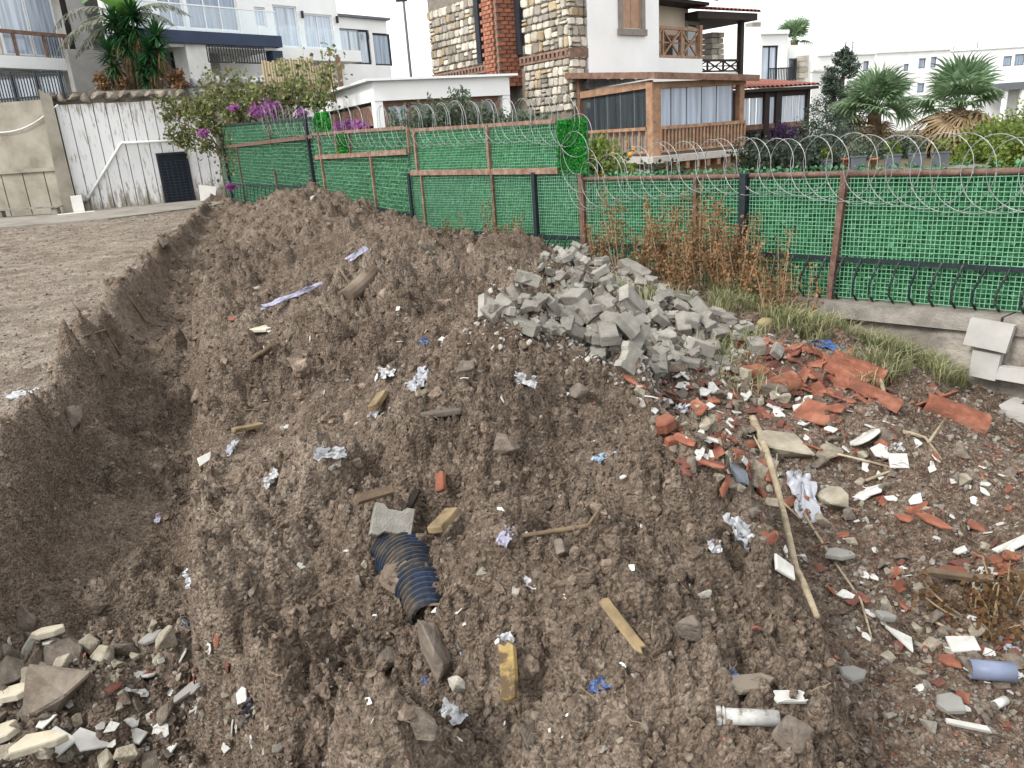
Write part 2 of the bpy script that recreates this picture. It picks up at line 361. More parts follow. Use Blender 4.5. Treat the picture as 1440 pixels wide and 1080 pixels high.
def build_terrain():
    # finer towards where the lot is walked on, coarser far off
    ys = list(np.arange(-1.6, 1.0, 0.05)) + [1.0]
    while ys[-1] < 32.0:
        ys.append(ys[-1] + 0.0036 * (ys[-1] + 0.5))
    ys = np.array(ys)
    NC = 960
    u = np.linspace(-1, 1, NC); u = 0.80 * u + 0.45 * u ** 3
    Y = np.repeat(ys[:, None], NC, 1); X = u[None, :] * (Y + 2.6) * 0.86
    X = np.where(Y < 0, u[None, :] * (2.6 + Y * 0.2) * 0.86, X)
    # the lot ends at the retaining wall under the fence
    XW = np.stack([fence_x(ys)], -1) - 0.02
    X = np.minimum(X, np.repeat(XW, NC, 1))
    z = height(X, Y)
    _, pl, de, tr, bo = base_height(X, Y)
    # pavement strip at the foot of the far wall is flat
    nr = len(ys); idx = np.arange(nr * NC).reshape(nr, NC)
    f = np.stack([idx[:-1, :-1], idx[:-1, 1:], idx[1:, 1:], idx[1:, :-1]], -1).reshape(-1, 4)
    # drop collapsed columns beyond the wall
    fx = X.ravel()[f]; keep = (fx.max(1) - fx.min(1)) > 1e-5
    keep &= ~((np.abs(fx[:, 0] - fx[:, 1]) < 1e-6) & (np.abs(fx[:, 2] - fx[:, 3]) < 1e-6))
    f = f[keep]
    v = np.stack([X, Y, z], -1).reshape(-1, 3)
    me = np_mesh('ground', v, f, SOIL, smooth=True)
    for nm, arr in (('plateau', np.clip(pl, 0, 1)), ('debris', np.clip(de, 0, 1))):
        at = me.attributes.new(nm, 'FLOAT', 'POINT'); at.data.foreach_set('value', arr.ravel().astype(np.float32)[:len(me.vertices)])
    o = bpy.data.objects.new('ground', me); link(o); tag(o, kind='structure')
    print('ground tris', len(f) * 2)
    return o
# fence line in plan (also the line of the retaining wall)
FENCE = [(-10.0, 28.9), (-1.52, 13.24), (3.02, 6.75), (7.6, 0.2), (9.0, -2.0)]
_FY = np.array([p[1] for p in FENCE][::-1]); _FX = np.array([p[0] for p in FENCE][::-1])
def fence_x(y): return np.interp(y, _FY, _FX)
build_terrain()

_TX0, _TY0, _TD = -9.0, 0.6, 0.03
_tx = np.arange(_TX0, 6.0, _TD); _ty = np.arange(_TY0, 19.0, _TD)
_TAB = height(*np.meshgrid(_tx, _ty), True)
def _lookup(x, y):
    i = np.clip(((x - _TX0) / _TD).astype(int), 0, len(_tx) - 1); j = np.clip(((y - _TY0) / _TD).astype(int), 0, len(_ty) - 1)
    return _TAB[j, i]
def ground_at(px, py, tmax=20.0):
    """where a view ray meets the ground: point and normal"""
    d = ray(px, py)
    t = np.exp(np.linspace(math.log(1.0), math.log(tmax), 1600)); P = _C[None] + d[None] * t[:, None]
    below = P[:, 2] < _lookup(P[:, 0], P[:, 1])
    p = P[int(np.argmax(below)) if below.any() else len(t) - 1]
    return on_ground(p[0], p[1])
def on_ground(x, y, e=0.13):
    h = height(np.array([x, x - e, x + e, x, x]), np.array([y, y, y, y - e, y + e]), True)
    nrm = Vector((h[1] - h[2], h[3] - h[4], 2 * e)).normalized()
    return Vector((x, y, float(h[0]))), nrm
# ------------------------------------------------------------------ facade frame: measure on a vertical plane, build in its local axes
class Fac:
    """vertical plane through two plan points; local x runs to the right along it, local y away from the street, z up"""
    def __init__(s, P0, P1):
        s.O = np.array([P0[0], P0[1]], float); d = np.array([P1[0], P1[1]], float) - s.O
        s.len = float(np.hypot(*d)); s.e = d / s.len; s.n = np.array([-s.e[1], s.e[0]]); s.rz = math.atan2(s.e[1], s.e[0])
    def hit(s, px, py, off=0.0):
        d = ray(px, py); o = s.O + s.n * off
        t = ((o - _C[:2]) @ s.n) / (d[:2] @ s.n); P = _C + d * t
        return float((P[:2] - s.O) @ s.e), float(P[2])
    def rect(s, x0, y0, x1, y1, off=0.0):
        ym = (y0 + y1) / 2; xm = (x0 + x1) / 2
        return s.hit(x0, ym, off)[0], s.hit(x1, ym, off)[0], s.hit(xm, y1, off)[1], s.hit(xm, y0, off)[1]
    def root(s, name, label, cat, group=None, z=0.0):
        s.r = thing(name, label, cat, (s.O[0], s.O[1], z), s.rz, group); return s.r
    def world(s, x, y, z): q = s.O + s.e * x + s.n * y; return Vector((q[0], q[1], z))

M_RUST = mat('rusty brown steel', [rgb('583e36'), rgb('765a4e'), rgb('8a7064')], 14, 0.75, 0.2)
M_WOODBAR = mat('weathered timber bar', [rgb('785a4c'), rgb('977868'), rgb('b09684')], 11, 0.85, 0.25)
M_IRON = mat('dark painted iron', [rgb('20262b'), rgb('2e363d')], 18, 0.55, 0.1)
M_IRONW = mat('worn dark iron with pale flakes', [rgb('20282a'), rgb('39423f'), rgb('8f938a')], 30, 0.6, 0.1, stops=[0.35, 0.55, 0.72])
M_MESH = mat('green plastic coated wire', [rgb('78bc94'), rgb('9cd4b4')], 7, 0.5)
M_HEDGE = leaf_mat('dark artificial hedge leaf', [rgb('407e50'), rgb('559866'), rgb('70b082'), rgb('488a5a')], 0.55, 0.2)
M_HEDGED = leaf_mat('old dark hedge leaf', [rgb('2c5c3e'), rgb('3a7450'), rgb('4c8a62'), rgb('326646')], .6, .2)
M_HEDGEB = leaf_mat('mid green artificial hedge leaf', [rgb('3a9a54'), rgb('4cb264'), rgb('68c67e'), rgb('42a25a')], 0.55, 0.2)
M_TURF = leaf_mat('vivid artificial turf', [rgb('0d7a14'), rgb('17961d'), rgb('27b02c'), rgb('0f8418')], 0.55, 0.25)
M_BACK = mat('dark green backing net', [rgb('3a7048'), rgb('447f54')], 9, 0.8)
M_RAZOR = mat('galvanised razor wire', [rgb('8f928f'), rgb('c4c6c2')], 20, 0.4, metal=0.55)
M_CONC = mat('weathered concrete', [rgb('76706a'), rgb('948d84'), rgb('aba59b')], 4.5, 0.92, 0.5, 60)

FA = Fac(FENCE[1], FENCE[2]); FB = Fac(FENCE[0], FENCE[1])

def leaf_cloud(n, x0, x1, z0, z1, y0, y1, size, up=0.3):
    """n loose leaf quads in a slab of a facade's local axes"""
    c = np.stack([RNG.uniform(x0, x1, n), RNG.uniform(y0, y1, n), RNG.uniform(z0, z1, n)], -1)
    d = RNG.normal(size=(n, 3)); d[:, 2] += up; d[:, 1] -= 0.4; d /= np.linalg.norm(d, axis=1, keepdims=True)
    w = np.cross(d, RNG.normal(size=(n, 3))); w /= np.linalg.norm(w, axis=1, keepdims=True)
    L = size * RNG.uniform(0.6, 1.3, (n, 1)); W = L * 0.34
    v = np.stack([c - d * L * 0.5, c + w * W - d * L * 0.05, c + d * L * 0.5, c - w * W - d * L * 0.05], 1).reshape(-1, 3)
    return v, np.arange(n * 4).reshape(n, 4)
def leaf_obj(name, parts, m, parent, kind=None):
    v = np.concatenate([p[0] for p in parts]); o_ = 0; fs = []
    for p in parts: fs.append(p[1] + o_); o_ += len(p[0])
    o = bpy.data.objects.new(name, np_mesh(name, v, np.concatenate(fs), m)); link(o, parent)
    if kind: tag(o, kind=kind)
    return o
def wire_grid(xa, xb, zb0, zb1, zt0, zt1, y, parent, cell=0.038, r=0.0021):
    """square mesh between a bottom and a top edge that may slope; joined: hundreds of thin wires"""
    mb = MB(); n = max(2, int((xb - xa) / cell))
    for i in range(n + 1):
        t = i / n; x = xa + (xb - xa) * t; w = 0.006 * math.sin(i * 1.7)
        mb.bar((x, y, zb0 + (zb1 - zb0) * t), (x + w, y, zt0 + (zt1 - zt0) * t), 2 * r)
    hmax = max(zt0 - zb0, zt1 - zb1); m_ = int(hmax / cell)
    for j in range(m_ + 1):
        t = j / max(1, m_)
        k = 4
        for q in range(k):
            ta, tb = q / k, (q + 1) / k
            za = zb0 + (zb1 - zb0) * ta; zc = zt0 + (zt1 - zt0) * ta; zd = zb0 + (zb1 - zb0) * tb; ze = zt0 + (zt1 - zt0) * tb
            sag = 0.004
            mb.bar((xa + (xb - xa) * ta, y - 0.006, za + (zc - za) * t + sag * math.sin(q * 1.6 + j)), (xa + (xb - xa) * tb, y - 0.006, zd + (ze - zd) * t + sag * math.sin((q + 1) * 1.6 + j)), 2 * r)
    return tag(mb.build('mesh_panel', M_MESH, parent, fix=False), kind='stuff')
def hedge_panel(xa, xb, z0a, z0b, z1a, z1b, parent, m=None, dens=1500, y0=0.03, y1=0.085, size=0.045, top=0.0):
    m = m or M_HEDGE; A = (xb - xa) * ((z1a - z0a) + (z1b - z0b)) / 2; n = int(A * dens)
    v, f = leaf_cloud(n, 0, 1, 0, 1, y0, y1, size)
    c = v.reshape(-1, 4, 3); cc = c.mean(1); off = c - cc[:, None]
    # cloud was laid in a unit square: leaf offsets keep their real size
    t = RNG.uniform(0, 1, n); u = RNG.uniform(0, 1 + (top / max(1e-3, (z1a - z0a))), n)
    X = xa + (xb - xa) * t; Z = (z0a + (z0b - z0a) * t) + u * ((z1a - z0a) + ((z1b - z0b) - (z1a - z0a)) * t)
    keep = np.ones(n, bool)
    c2 = np.stack([X, cc[:, 1], Z], -1)[:, None] + off
    o = leaf_obj('hedge_panel', [(c2.reshape(-1, 3), f)], m, parent, 'stuff')
    bk = MB(); bk.add([(xa, y1, z0a), (xb, y1, z0b), (xb, y1, z1b), (xa, y1, z1a), (xa, y1 + .01, z0a), (xb, y1 + .01, z0b), (xb, y1 + .01, z1b), (xa, y1 + .01, z1a)],
                      [(0, 1, 2, 3), (7, 6, 5, 4), (0, 4, 5, 1), (2, 6, 7, 3), (1, 5, 6, 2), (0, 3, 7, 4)])
    bk.build('backing_net', M_BACK, parent)
    return o
def iron_bars(f, xa, xb, zra, zrb, zba, zbb, parent, step=0.165):
    """bent iron bars between the low rail and the wall top: each one a part"""
    n = int((xb - xa) / step)
    for i in range(n):
        t = (i + 0.5) / n; x = xa + (xb - xa) * t; zr = zra + (zrb - zra) * t; zb = zba + (zbb - zba) * t; h = zr - zb
        j = random.uniform(-0.015, 0.015)
        pts = [(x + 0.03, -0.035, zr + 0.025), (x + 0.012, -0.055, zr - 0.15 * h), (x - 0.02 + j, -0.075, zr - 0.55 * h), (x - 0.022 + j, -0.07, zr - 0.8 * h), (x + 0.0 + j, -0.035, zb + 0.01)]
        MB().tube(pts, 0.0105, 5).build('iron_bar', M_IRONW if i % 3 else M_IRON, parent, smooth=True)
    MB().bar((xa, -0.03, zra), (xb, -0.03, zrb), 0.022, 0.035).build('low_rail', M_IRON, parent)

def line_z(f, p, q):
    (xa, za), (xb, zb) = f.hit(*p), f.hit(*q)
    return lambda x: za + (zb - za) * (x - xa) / (xb - xa)

# ---- low fence on the right
ra = FA.root('mesh_fence', 'low green mesh fence with artificial hedge backing on the concrete wall at the right', 'fence')
topR = line_z(FA, (825, 252), (1440, 240)); lowR = line_z(FA, (1080, 357), (1440, 379))
baseR = line_z(FA, (1190, 421), (1440, 441))
XR0 = FA.hit(822, 300)[0]; XR1 = FA.hit(1440, 340)[0] + 3.2
def post(f, px, py0, py1, w, m, parent, lean=0.0, y=-0.03, name='post'):
    x, z1 = f.hit(px, py0); z0 = f.hit(px, py1)[1]
    return MB().bar((x + lean, y, z0), (x, y, z1), w, w * 0.8, up=(0, 1, 0)).build(name, m, parent)
PR = [FA.hit(p, 300)[0] for p in (823, 980, 1049, 1187)] + [FA.hit(1440, 300)[0] + 0.35, FA.hit(1440, 300)[0] + 1.9]
for i, x in enumerate(PR):
    dark = i in (2, 4)
    w = 0.075 if dark else (0.04 if i == 1 else 0.055)
    MB().bar((x - (0.07 if i == 3 else 0), -0.035 if dark else -0.02, baseR(x) - 0.02), (x, -0.035 if dark else -0.02, topR(x) + (0.03 if dark else 0)), w, w, up=(0, 1, 0)).build('post', M_IRON if dark else M_RUST, ra)
segs = [XR0] + PR[1:] + [XR1]
for xa, xb in zip(segs[:-1], segs[1:]):
    MB().tube([(xa, 0, topR(xa)), ((xa + xb) / 2, 0, topR((xa + xb) / 2) + random.uniform(-.006, .006)), (xb, 0, topR(xb))], 0.026, 8).build('top_rail', M_RUST, ra, smooth=True)
    wire_grid(xa, xb, baseR(xa) + .02, baseR(xb) + .02, topR(xa), topR(xb), 0.0, ra)
    hedge_panel(xa, xb, baseR(xa), baseR(xb), topR(xa) + .02, topR(xb) + .02, ra, top=0.05)
iron_bars(FA, XR0, XR1, lowR(XR0), lowR(XR1), baseR(XR0), baseR(XR1), ra)

# ---- tall two-tier fence in the middle
rm = FA.root('tall_mesh_fence', 'tall two-tier green mesh fence with brown frame between the earth heap and the stone house', 'fence')
topM = line_z(FA, (583, 183), (785, 170)); midM = line_z(FA, (583, 243), (785, 240)); lowM = line_z(FA, (590, 322), (820, 334)); baseM = line_z(FA, (590, 345), (820, 352))
xm0 = FA.hit(581, 260)[0]; xm1 = FA.hit(821, 260)[0] - 0.06
for px, m, w, a, b_ in ((577, M_IRON, 0.07, 243, 345), (584, M_WOODBAR, 0.05, 182, 243), (594, M_WOODBAR, 0.035, 243, 335), (687, M_WOODBAR, 0.05, 175, 242), (694, M_RUST, 0.04, 243, 340), (753, M_IRON, 0.065, 242, 345), (819, M_RUST, 0.055, 245, 350)):
    post(FA, px, a, b_, w, m, rm)
xg0 = FA.hit(784, 205)[0]
seg = [xm0, FA.hit(688, 210)[0], xg0]
for xa, xb in zip(seg[:-1], seg[1:]):
    MB().bar((xa, 0, topM(xa)), (xb, 0, topM(xb)), 0.05).build('top_rail', M_WOODBAR, rm)
    wire_grid(xa, xb, midM(xa), midM(xb), topM(xa), topM(xb), 0.0, rm)
    hedge_panel(xa, xb, midM(xa), midM(xb), topM(xa), topM(xb), rm, M_HEDGEB, top=-0.0)
seg = [xm0, FA.hit(694, 290)[0], FA.hit(753, 290)[0], xm1]
for xa, xb in zip(seg[:-1], seg[1:]):
    MB().bar((xa, -0.01, midM(xa)), (min(xb, xg0 + 0.02) if xb == xm1 else xb, -0.01, midM(xb)), 0.06, 0.075).build('middle_rail', M_WOODBAR, rm)
    wire_grid(xa, xb, baseM(xa), baseM(xb), midM(xa), midM(xb), 0.0, rm)
    hedge_panel(xa, xb, baseM(xa), baseM(xb), midM(xa), midM(xb), rm)
iron_bars(FA, xm0, xm1, lowM(xm0), lowM(xm1), baseM(xm0), baseM(xm1), rm)
hedge_panel(xg0, FA.hit(825, 205)[0], midM(xg0) - .04, midM(xg0) - .04, FA.hit(805, 167)[1], FA.hit(805, 166)[1], rm, M_TURF, 7000, -0.035, 0.02, 0.028)

# ---- far fence on the left, beyond the heap
rb = FB.root('long_mesh_fence', 'dark green mesh fence overgrown with pink bougainvillea beyond the earth heap', 'fence')
# panel next to the tall fence: 447..578
t2 = line_z(FB, (450, 188), (577, 179)); m2 = line_z(FB, (450, 221), (577, 213)); l2 = line_z(FB, (545, 297), (577, 299))
b2 = line_z(FB, (450, 300), (577, 340))
xs = [FB.hit(p, 240)[0] for p in (447, 522, 577)]
for i, (xa, xb) in enumerate(zip(xs[:-1], xs[1:])):
    MB().bar((xa, 0, t2(xa)), (xb, 0, t2(xb)), 0.055).build('top_rail', M_WOODBAR, rb)
    MB().bar((xa, -0.01, m2(xa)), (xb, -0.01, m2(xb)), 0.06, 0.085).build('middle_rail', M_WOODBAR, rb)
    wire_grid(xa, xb, 0.0, 0.0, t2(xa), t2(xb), 0.0, rb, 0.07)
    hedge_panel(xa, xb, 0.0, 0.0, t2(xa), t2(xb), rb, dens=800, size=0.055)
for p, w, a, b_ in ((449, 0.06, 186, 290), (473, 0.045, 188, 220), (492, 0.04, 187, 219), (523, 0.05, 218, 300), (575, 0.05, 180, 214)):
    post(FB, p, a, b_, w, M_WOODBAR if w > 0.041 else M_RUST, rb)
xg = [FB.hit(p, 205)[0] for p in (475, 490)]
hedge_panel(xg[0], xg[1], m2(xg[0]), m2(xg[1]), t2(xg[0]), t2(xg[1]), rb, M_TURF, 2500, -0.03, 0.02, 0.05)
xg = [FB.hit(p, 175)[0] for p in (444, 464)]
hedge_panel(xg[0], xg[1], t2(xg[0]), t2(xg[1]), t2(xg[0]) + .42, t2(xg[1]) + .42, rb, M_TURF, 2000, -0.03, 0.02, 0.06)
iron_bars(FB, xs[0], xs[2], 0.62, 0.5, 0.0, 0.0, rb, 0.2)
# oldest, darkest length: 313..447
t3 = line_z(FB, (320, 176), (445, 165)); m3 = line_z(FB, (315, 207), (448, 191)); l3 = line_z(FB, (320, 259), (440, 262))
xs = [FB.hit(p, 230)[0] for p in (312, 386, 432, 447)]
for i, (xa, xb) in enumerate(zip(xs[:-1], xs[1:])):
    MB().bar((xa, 0, t3(xa)), (xb, 0, t3(xb)), 0.05).build('top_rail', M_IRON, rb)
    MB().bar((xa, -0.01, m3(xa)), (xb, -0.01, m3(xb)), 0.06, 0.09).build('middle_rail', M_RUST, rb)
    wire_grid(xa, xb, 0.0, 0.0, t3(xa), t3(xb), 0.0, rb, 0.09)
    hedge_panel(xa, xb, 0.0, 0.0, t3(xa), t3(xb), rb, M_HEDGED, dens=450, size=0.07)
for p, w, a, b_, m in ((313, 0.12, 190, 285, M_IRON), (388, 0.06, 240, 290, M_RUST), (378, 0.05, 172, 205, M_RUST), (334, 0.05, 207, 280, M_RUST), (430, 0.09, 160, 280, M_IRON)):
    post(FB, p, a, b_, w, m, rb)
iron_bars(FB, xs[0], xs[-1], l3(xs[0]), l3(xs[-1]), 0.0, 0.0, rb, 0.5)

# ---- razor wire: flat-wrapped coils along the fence tops
def razor(f, pts, pitch, label, r=0.27, name='razor_wire'):
    """pts: local (x, z) of the coil's middle; one continuous wire"""
    seg = [math.hypot(b[0] - a[0], b[1] - a[1]) for a, b in zip(pts[:-1], pts[1:])]; tot = sum(seg)
    n = int(tot / pitch); W = []
    cum = [0]
    for q in seg: cum.append(cum[-1] + q)
    for i in range(n * 28):
        a = i / 28 * 2 * math.pi; s_ = tot * i / (n * 28)
        k = max(j for j in range(len(seg)) if cum[j] <= s_ + 1e-9); t = (s_ - cum[k]) / seg[k]
        cx = pts[k][0] + (pts[k + 1][0] - pts[k][0]) * t; cz = pts[k][1] + (pts[k + 1][1] - pts[k][1]) * t
        rr = r * (1 + 0.06 * math.sin(i * 0.013) + 0.05 * math.sin(i * 0.041))
        W.append((cx + rr * math.cos(a), -0.07 + 0.05 * math.sin(a * 0.5 + 1) - 0.02 * math.cos(a), cz + rr * math.sin(a)))
    root = f.root(name, label, 'razor wire')
    MB().tube(W, 0.0034, 5).build('wire', M_RAZOR, root, smooth=True)
    bb = MB()
    for i in range(0, len(W) - 1, 4):
        p = Vector(W[i]); d = (Vector(W[i + 1]) - p).normalized(); u = d.cross(Vector((0, 1, 0))).normalized()
        bb.add([p - d * .011 - u * .007, p + d * .011 - u * .007, p + d * .011 + u * .007, p - d * .011 + u * .007], [(0, 1, 2, 3)])
    tag(bb.build('barbs', M_RAZOR, root, fix=False), kind='stuff')
    return root
razor(FA, [FA.hit(825, 262), FA.hit(900, 243), FA.hit(1000, 233), FA.hit(1150, 234), FA.hit(1280, 240), FA.hit(1440, 246), (XR1 - 0.3, topR(XR1))], 0.185, 'loops of razor wire along the top of the low fence', 0.27)
razor(FA, [FA.hit(582, 178), FA.hit(700, 170), FA.hit(800, 168), FA.hit(813, 185), FA.hit(818, 230), FA.hit(826, 262)], 0.20, 'loops of razor wire on the tall middle fence, hanging down at its end', 0.29)
razor(FB, [FB.hit(372, 168), FB.hit(420, 170), FB.hit(470, 178), FB.hit(577, 178)], 0.30, 'tangled razor wire over the bougainvillea end of the far fence', 0.34)

# ---- retaining wall that carries the fence
M_RENDER = mat('crumbling grey render', [rgb('6a625a'), rgb('8a8279'), rgb('a59d92'), rgb('b8b0a4')], 2.2, 0.95, 0.8, 22)
rw = FA.root('retaining_wall', 'crumbling grey concrete and stone wall under the low fence', 'wall')
nx, nz = 150, 16
X = np.linspace(-0.5, XR1, nx); V = []; Z0 = -1.5
for j in range(nz):
    for i in range(nx):
        zt = (baseR(X[i]) if X[i] > XR0 else baseM(X[i])) - 0.10; z = Z0 + (zt - Z0) * j / (nz - 1)
        o_ = 0.05 * float(fbm(np.array(X[i] * 2.1), np.array(z * 3.0), 4, 61)) + 0.05 * float(domes(np.array([X[i] * 3.0]), np.array([z * 4.2]), 63, 0.9)[0])
        V.append((X[i], -0.12 - o_, z))
for i in range(nx): V.append((X[i], 0.25, (baseR(X[i]) if X[i] > XR0 else baseM(X[i])) - 0.10))
Fq = [(j * nx + i, j * nx + i + 1, (j + 1) * nx + i + 1, (j + 1) * nx + i) for j in range(nz) for i in range(nx - 1)]
mb = MB(); mb.add(V, Fq); mb.build('wall_body', M_RENDER, rw, fix=False)
xc = np.arange(-0.4, XR1 - 1.5, 1.62)
for a in xc:
    b_ = a + 1.6; fz = lambda x: (baseR(x) if x > XR0 else baseM(x))
    mb = MB(); za, zb = fz(a), fz(b_)
    mb.add([(a, -0.19, za - .13), (b_, -0.19, zb - .13), (b_, 0.2, zb - .13), (a, 0.2, za - .13), (a, -0.17, za - .004), (b_, -0.17, zb - .004), (b_, 0.2, zb - .004), (a, 0.2, za - .004)],
           [(0, 3, 2, 1), (4, 5, 6, 7), (0, 1, 5, 4), (1, 2, 6, 5), (2, 3, 7, 6), (3, 0, 4, 7)])
    mb.build('coping_slab', M_CONC, rw)
# ------------------------------------------------------------------ materials of the buildings
M_WHITE = mat('white render', [(0.74, 0.74, 0.73), (0.82, 0.82, 0.81)], 0.8, 0.9, 0.08, 40)
M_WHITE2 = mat('aged white render', [(0.58, 0.57, 0.55), (0.74, 0.73, 0.70), (0.80, 0.79, 0.77)], 1.3, 0.92, 0.1, 30)
M_CREAM = mat('cream render', [rgb('d8c8b4'), rgb('e4d6c4')], 1.0, 0.9)
M_NAVY = mat('navy fascia paint', [rgb('34405a'), rgb('42506c')], 2.0, 0.6)
M_GREYP = mat('grey paint', [rgb('6c7076'), rgb('80848a')], 3.0, 0.7)
M_DARKF = mat('dark window frame', [rgb('26292f'), rgb('343840')], 5.0, 0.5)
M_WFRAME = mat('white window frame', [(0.72, 0.73, 0.74), (0.80, 0.80, 0.80)], 5.0, 0.5)
M_TIMBER = mat('warm timber', [rgb('906c54'), rgb('ae886c'), rgb('c4a286')], 5.0, 0.75, 0.15)
M_TIMBER2 = mat('red brown timber', [rgb('6c4f42'), rgb('886857'), rgb('9e8070')], 5.0, 0.75, 0.15)
M_DTIMBER = mat('dark timber', [rgb('2e2624'), rgb('443833')], 5.0, 0.75, 0.1)
M_SHUT = mat('pale wood shutter', [rgb('b08c74'), rgb('c6a48a')], 6.0, 0.8)
M_SURR = mat('grey stone surround', [rgb('8a837c'), rgb('a39b92')], 5.0, 0.9, 0.2)
M_TILE = mat('terracotta roof tile', [rgb('6e3f34'), rgb('935848'), rgb('a87460')], 5.0, 0.85, 0.2, obj_var=0.2)
M_MORTAR = mat('lime mortar', [rgb('7e766b'), rgb('968d81')], 6.0, 0.95, 0.4, 60)
M_BAND = mat('brown brick band', [rgb('725a4e'), rgb('8c7062'), rgb('9e8678')], 5, .9, .3, 60, obj_var=.15)
M_STONE2 = mat('grey brown house stone', [rgb('82796e'), rgb('a0978a'), rgb('b6ada0')], 1.1, .9, .35, 18, obj_var=.25)
M_STONE3 = mat('ochre house stone', [rgb('968468'), rgb('b6a282'), rgb('c6b598')], 1.1, .9, .35, 18, obj_var=.2)
M_STONE = mat('sandy house stone', [rgb('968e84'), rgb('c0b8aa'), rgb('dad2c2'), rgb('b49e82')], 0.9, 0.9, 0.35, 18, obj_var=0.32)
M_BRICK = mat('red house brick', [rgb('84503e'), rgb('9e664f'), rgb('b07c66')], 5.0, 0.9, 0.3, 60, obj_var=0.22)
G_LIGHT = glass_mat('pale curtained glass', (0.27, 0.32, 0.41))
G_PALE = glass_mat('pale sky lit glass', (0.40, 0.46, 0.54))
G_MID = glass_mat('bluish window glass', (0.20, 0.26, 0.34))
G_DARK = glass_mat('dark window glass', (0.05, 0.06, 0.065))
G_CLEAR = clear_mat('clear railing glass')

def window(f, rc, off=0.0, fm=None, gm=None, nx=1, nz=1, fw=0.06, parent=None, deep=0.10, name='window', sill=False):
    """a framed opening: frame is a part, each pane a sub-part set back in it"""
    s0, s1, z0, z1 = rc; fm = fm or M_WFRAME; gm = gm or G_MID; parent = parent or f.r
    mb = MB(); y0, y1 = off - 0.035, off + 0.06
    mb.box(s0, s0 + fw, y0, y1, z0, z1); mb.box(s1 - fw, s1, y0, y1, z0, z1)
    mb.box(s0 + fw, s1 - fw, y0, y1, z0, z0 + fw); mb.box(s0 + fw, s1 - fw, y0, y1, z1 - fw, z1)
    xs = [s0 + fw + (s1 - s0 - 2 * fw) * i / nx for i in range(nx + 1)]; zs = [z0 + fw + (z1 - z0 - 2 * fw) * i / nz for i in range(nz + 1)]
    for x in xs[1:-1]: mb.box(x - fw * .35, x + fw * .35, y0 + .01, y1, z0 + fw, z1 - fw)
    for z in zs[1:-1]: mb.box(s0 + fw, s1 - fw, y0 + .013, y1, z - fw * .3, z + fw * .3)
    w = mb.build(name, fm, parent)
    for xa, xb in zip(xs[:-1], xs[1:]):
        for za, zb in zip(zs[:-1], zs[1:]):
            MB().box(xa + .004, xb - .004, off + 0.015, off + 0.03, za + .004, zb - .004).build('pane', gm, w)
    if sill: MB().box(s0 - .08, s1 + .08, off - 0.14, off + 0.02, z0 - 0.09, z0 - .003).build('sill', M_SURR, w)
    return w
def holed(f, s0, s1, z0, z1, holes, y0, y1, m, parent, name='wall'):
    """a wall slab with real openings"""
    xs = sorted({s0, s1, *[h[0] for h in holes], *[h[1] for h in holes]}); zs = sorted({z0, z1, *[h[2] for h in holes], *[h[3] for h in holes]})
    xs = [x for x in xs if s0 <= x <= s1]; zs = [z for z in zs if z0 <= z <= z1]; mb = MB()
    for za, zb in zip(zs[:-1], zs[1:]):
        run = None
        for xa, xb in zip(xs[:-1], xs[1:]):
            cx, cz = (xa + xb) / 2, (za + zb) / 2
            solid = not any(h[0] < cx < h[1] and h[2] < cz < h[3] for h in holes)
            if solid: run = (run[0], xb) if run else (xa, xb)
            if (not solid or xb == xs[-1]) and run: mb.box(run[0], run[1], y0, y1, za, zb); run = None
    return mb.build(name, m, parent)
def xrail(f, s0, s1, z0, z1, y, n, m, parent, w=0.06, name='railing'):
    """balcony railing of crossed bars"""
    mb = MB(); mb.bar((s0, y, z1), (s1, y, z1), w * 1.3); mb.bar((s0, y, z0), (s1, y, z0), w)
    r = mb.build(name, m, parent)
    for i in range(n):
        a = s0 + (s1 - s0) * i / n; b_ = s0 + (s1 - s0) * (i + 1) / n
        MB().bar((a, y - .01, z0), (b_, y - .01, z1), w * .7).build('brace', m, r); MB().bar((a, y + .04, z1), (b_, y + .04, z0), w * .7).build('brace', m, r)
        MB().bar((a, y, z0), (a, y, z1), w).build('baluster', m, r)
        zc = (z0 + z1) / 2; MB().bar((a, y + .075, zc), (b_, y + .075, zc), w * .6).build('brace', m, r)
    return r
def tile_row(f, s0, s1, y0, y1, z0, z1, parent, step=0.2, m=None):
    """row of barrel roof tiles along an eave, each a part"""
    n = max(1, int((s1 - s0) / step)); me = None
    for i in range(n):
        x = s0 + (i + .5) * (s1 - s0) / n; r = (s1 - s0) / n * .53
        if me is None:
            mb = MB(); ring = [(math.cos(a) * r, math.sin(a) * r * .8) for a in [math.pi * k / 6 for k in range(7)]]; inn = [(q[0] * .8, q[1] * .8) for q in reversed(ring)]
            mb.add([(p[0], y, (z0 if y == y0 else z1) + p[1]) for y in (y0, y1) for p in ring + inn], [tuple(range(14)), tuple(range(27, 13, -1))] + [(k, k + 14, (k + 1) % 14 + 14, (k + 1) % 14) for k in range(14)])
            me = mb.mesh('roof_tile', m or M_TILE)
        o = bpy.data.objects.new('roof_tile', me); o.location = (x, 0, 0); link(o, parent)

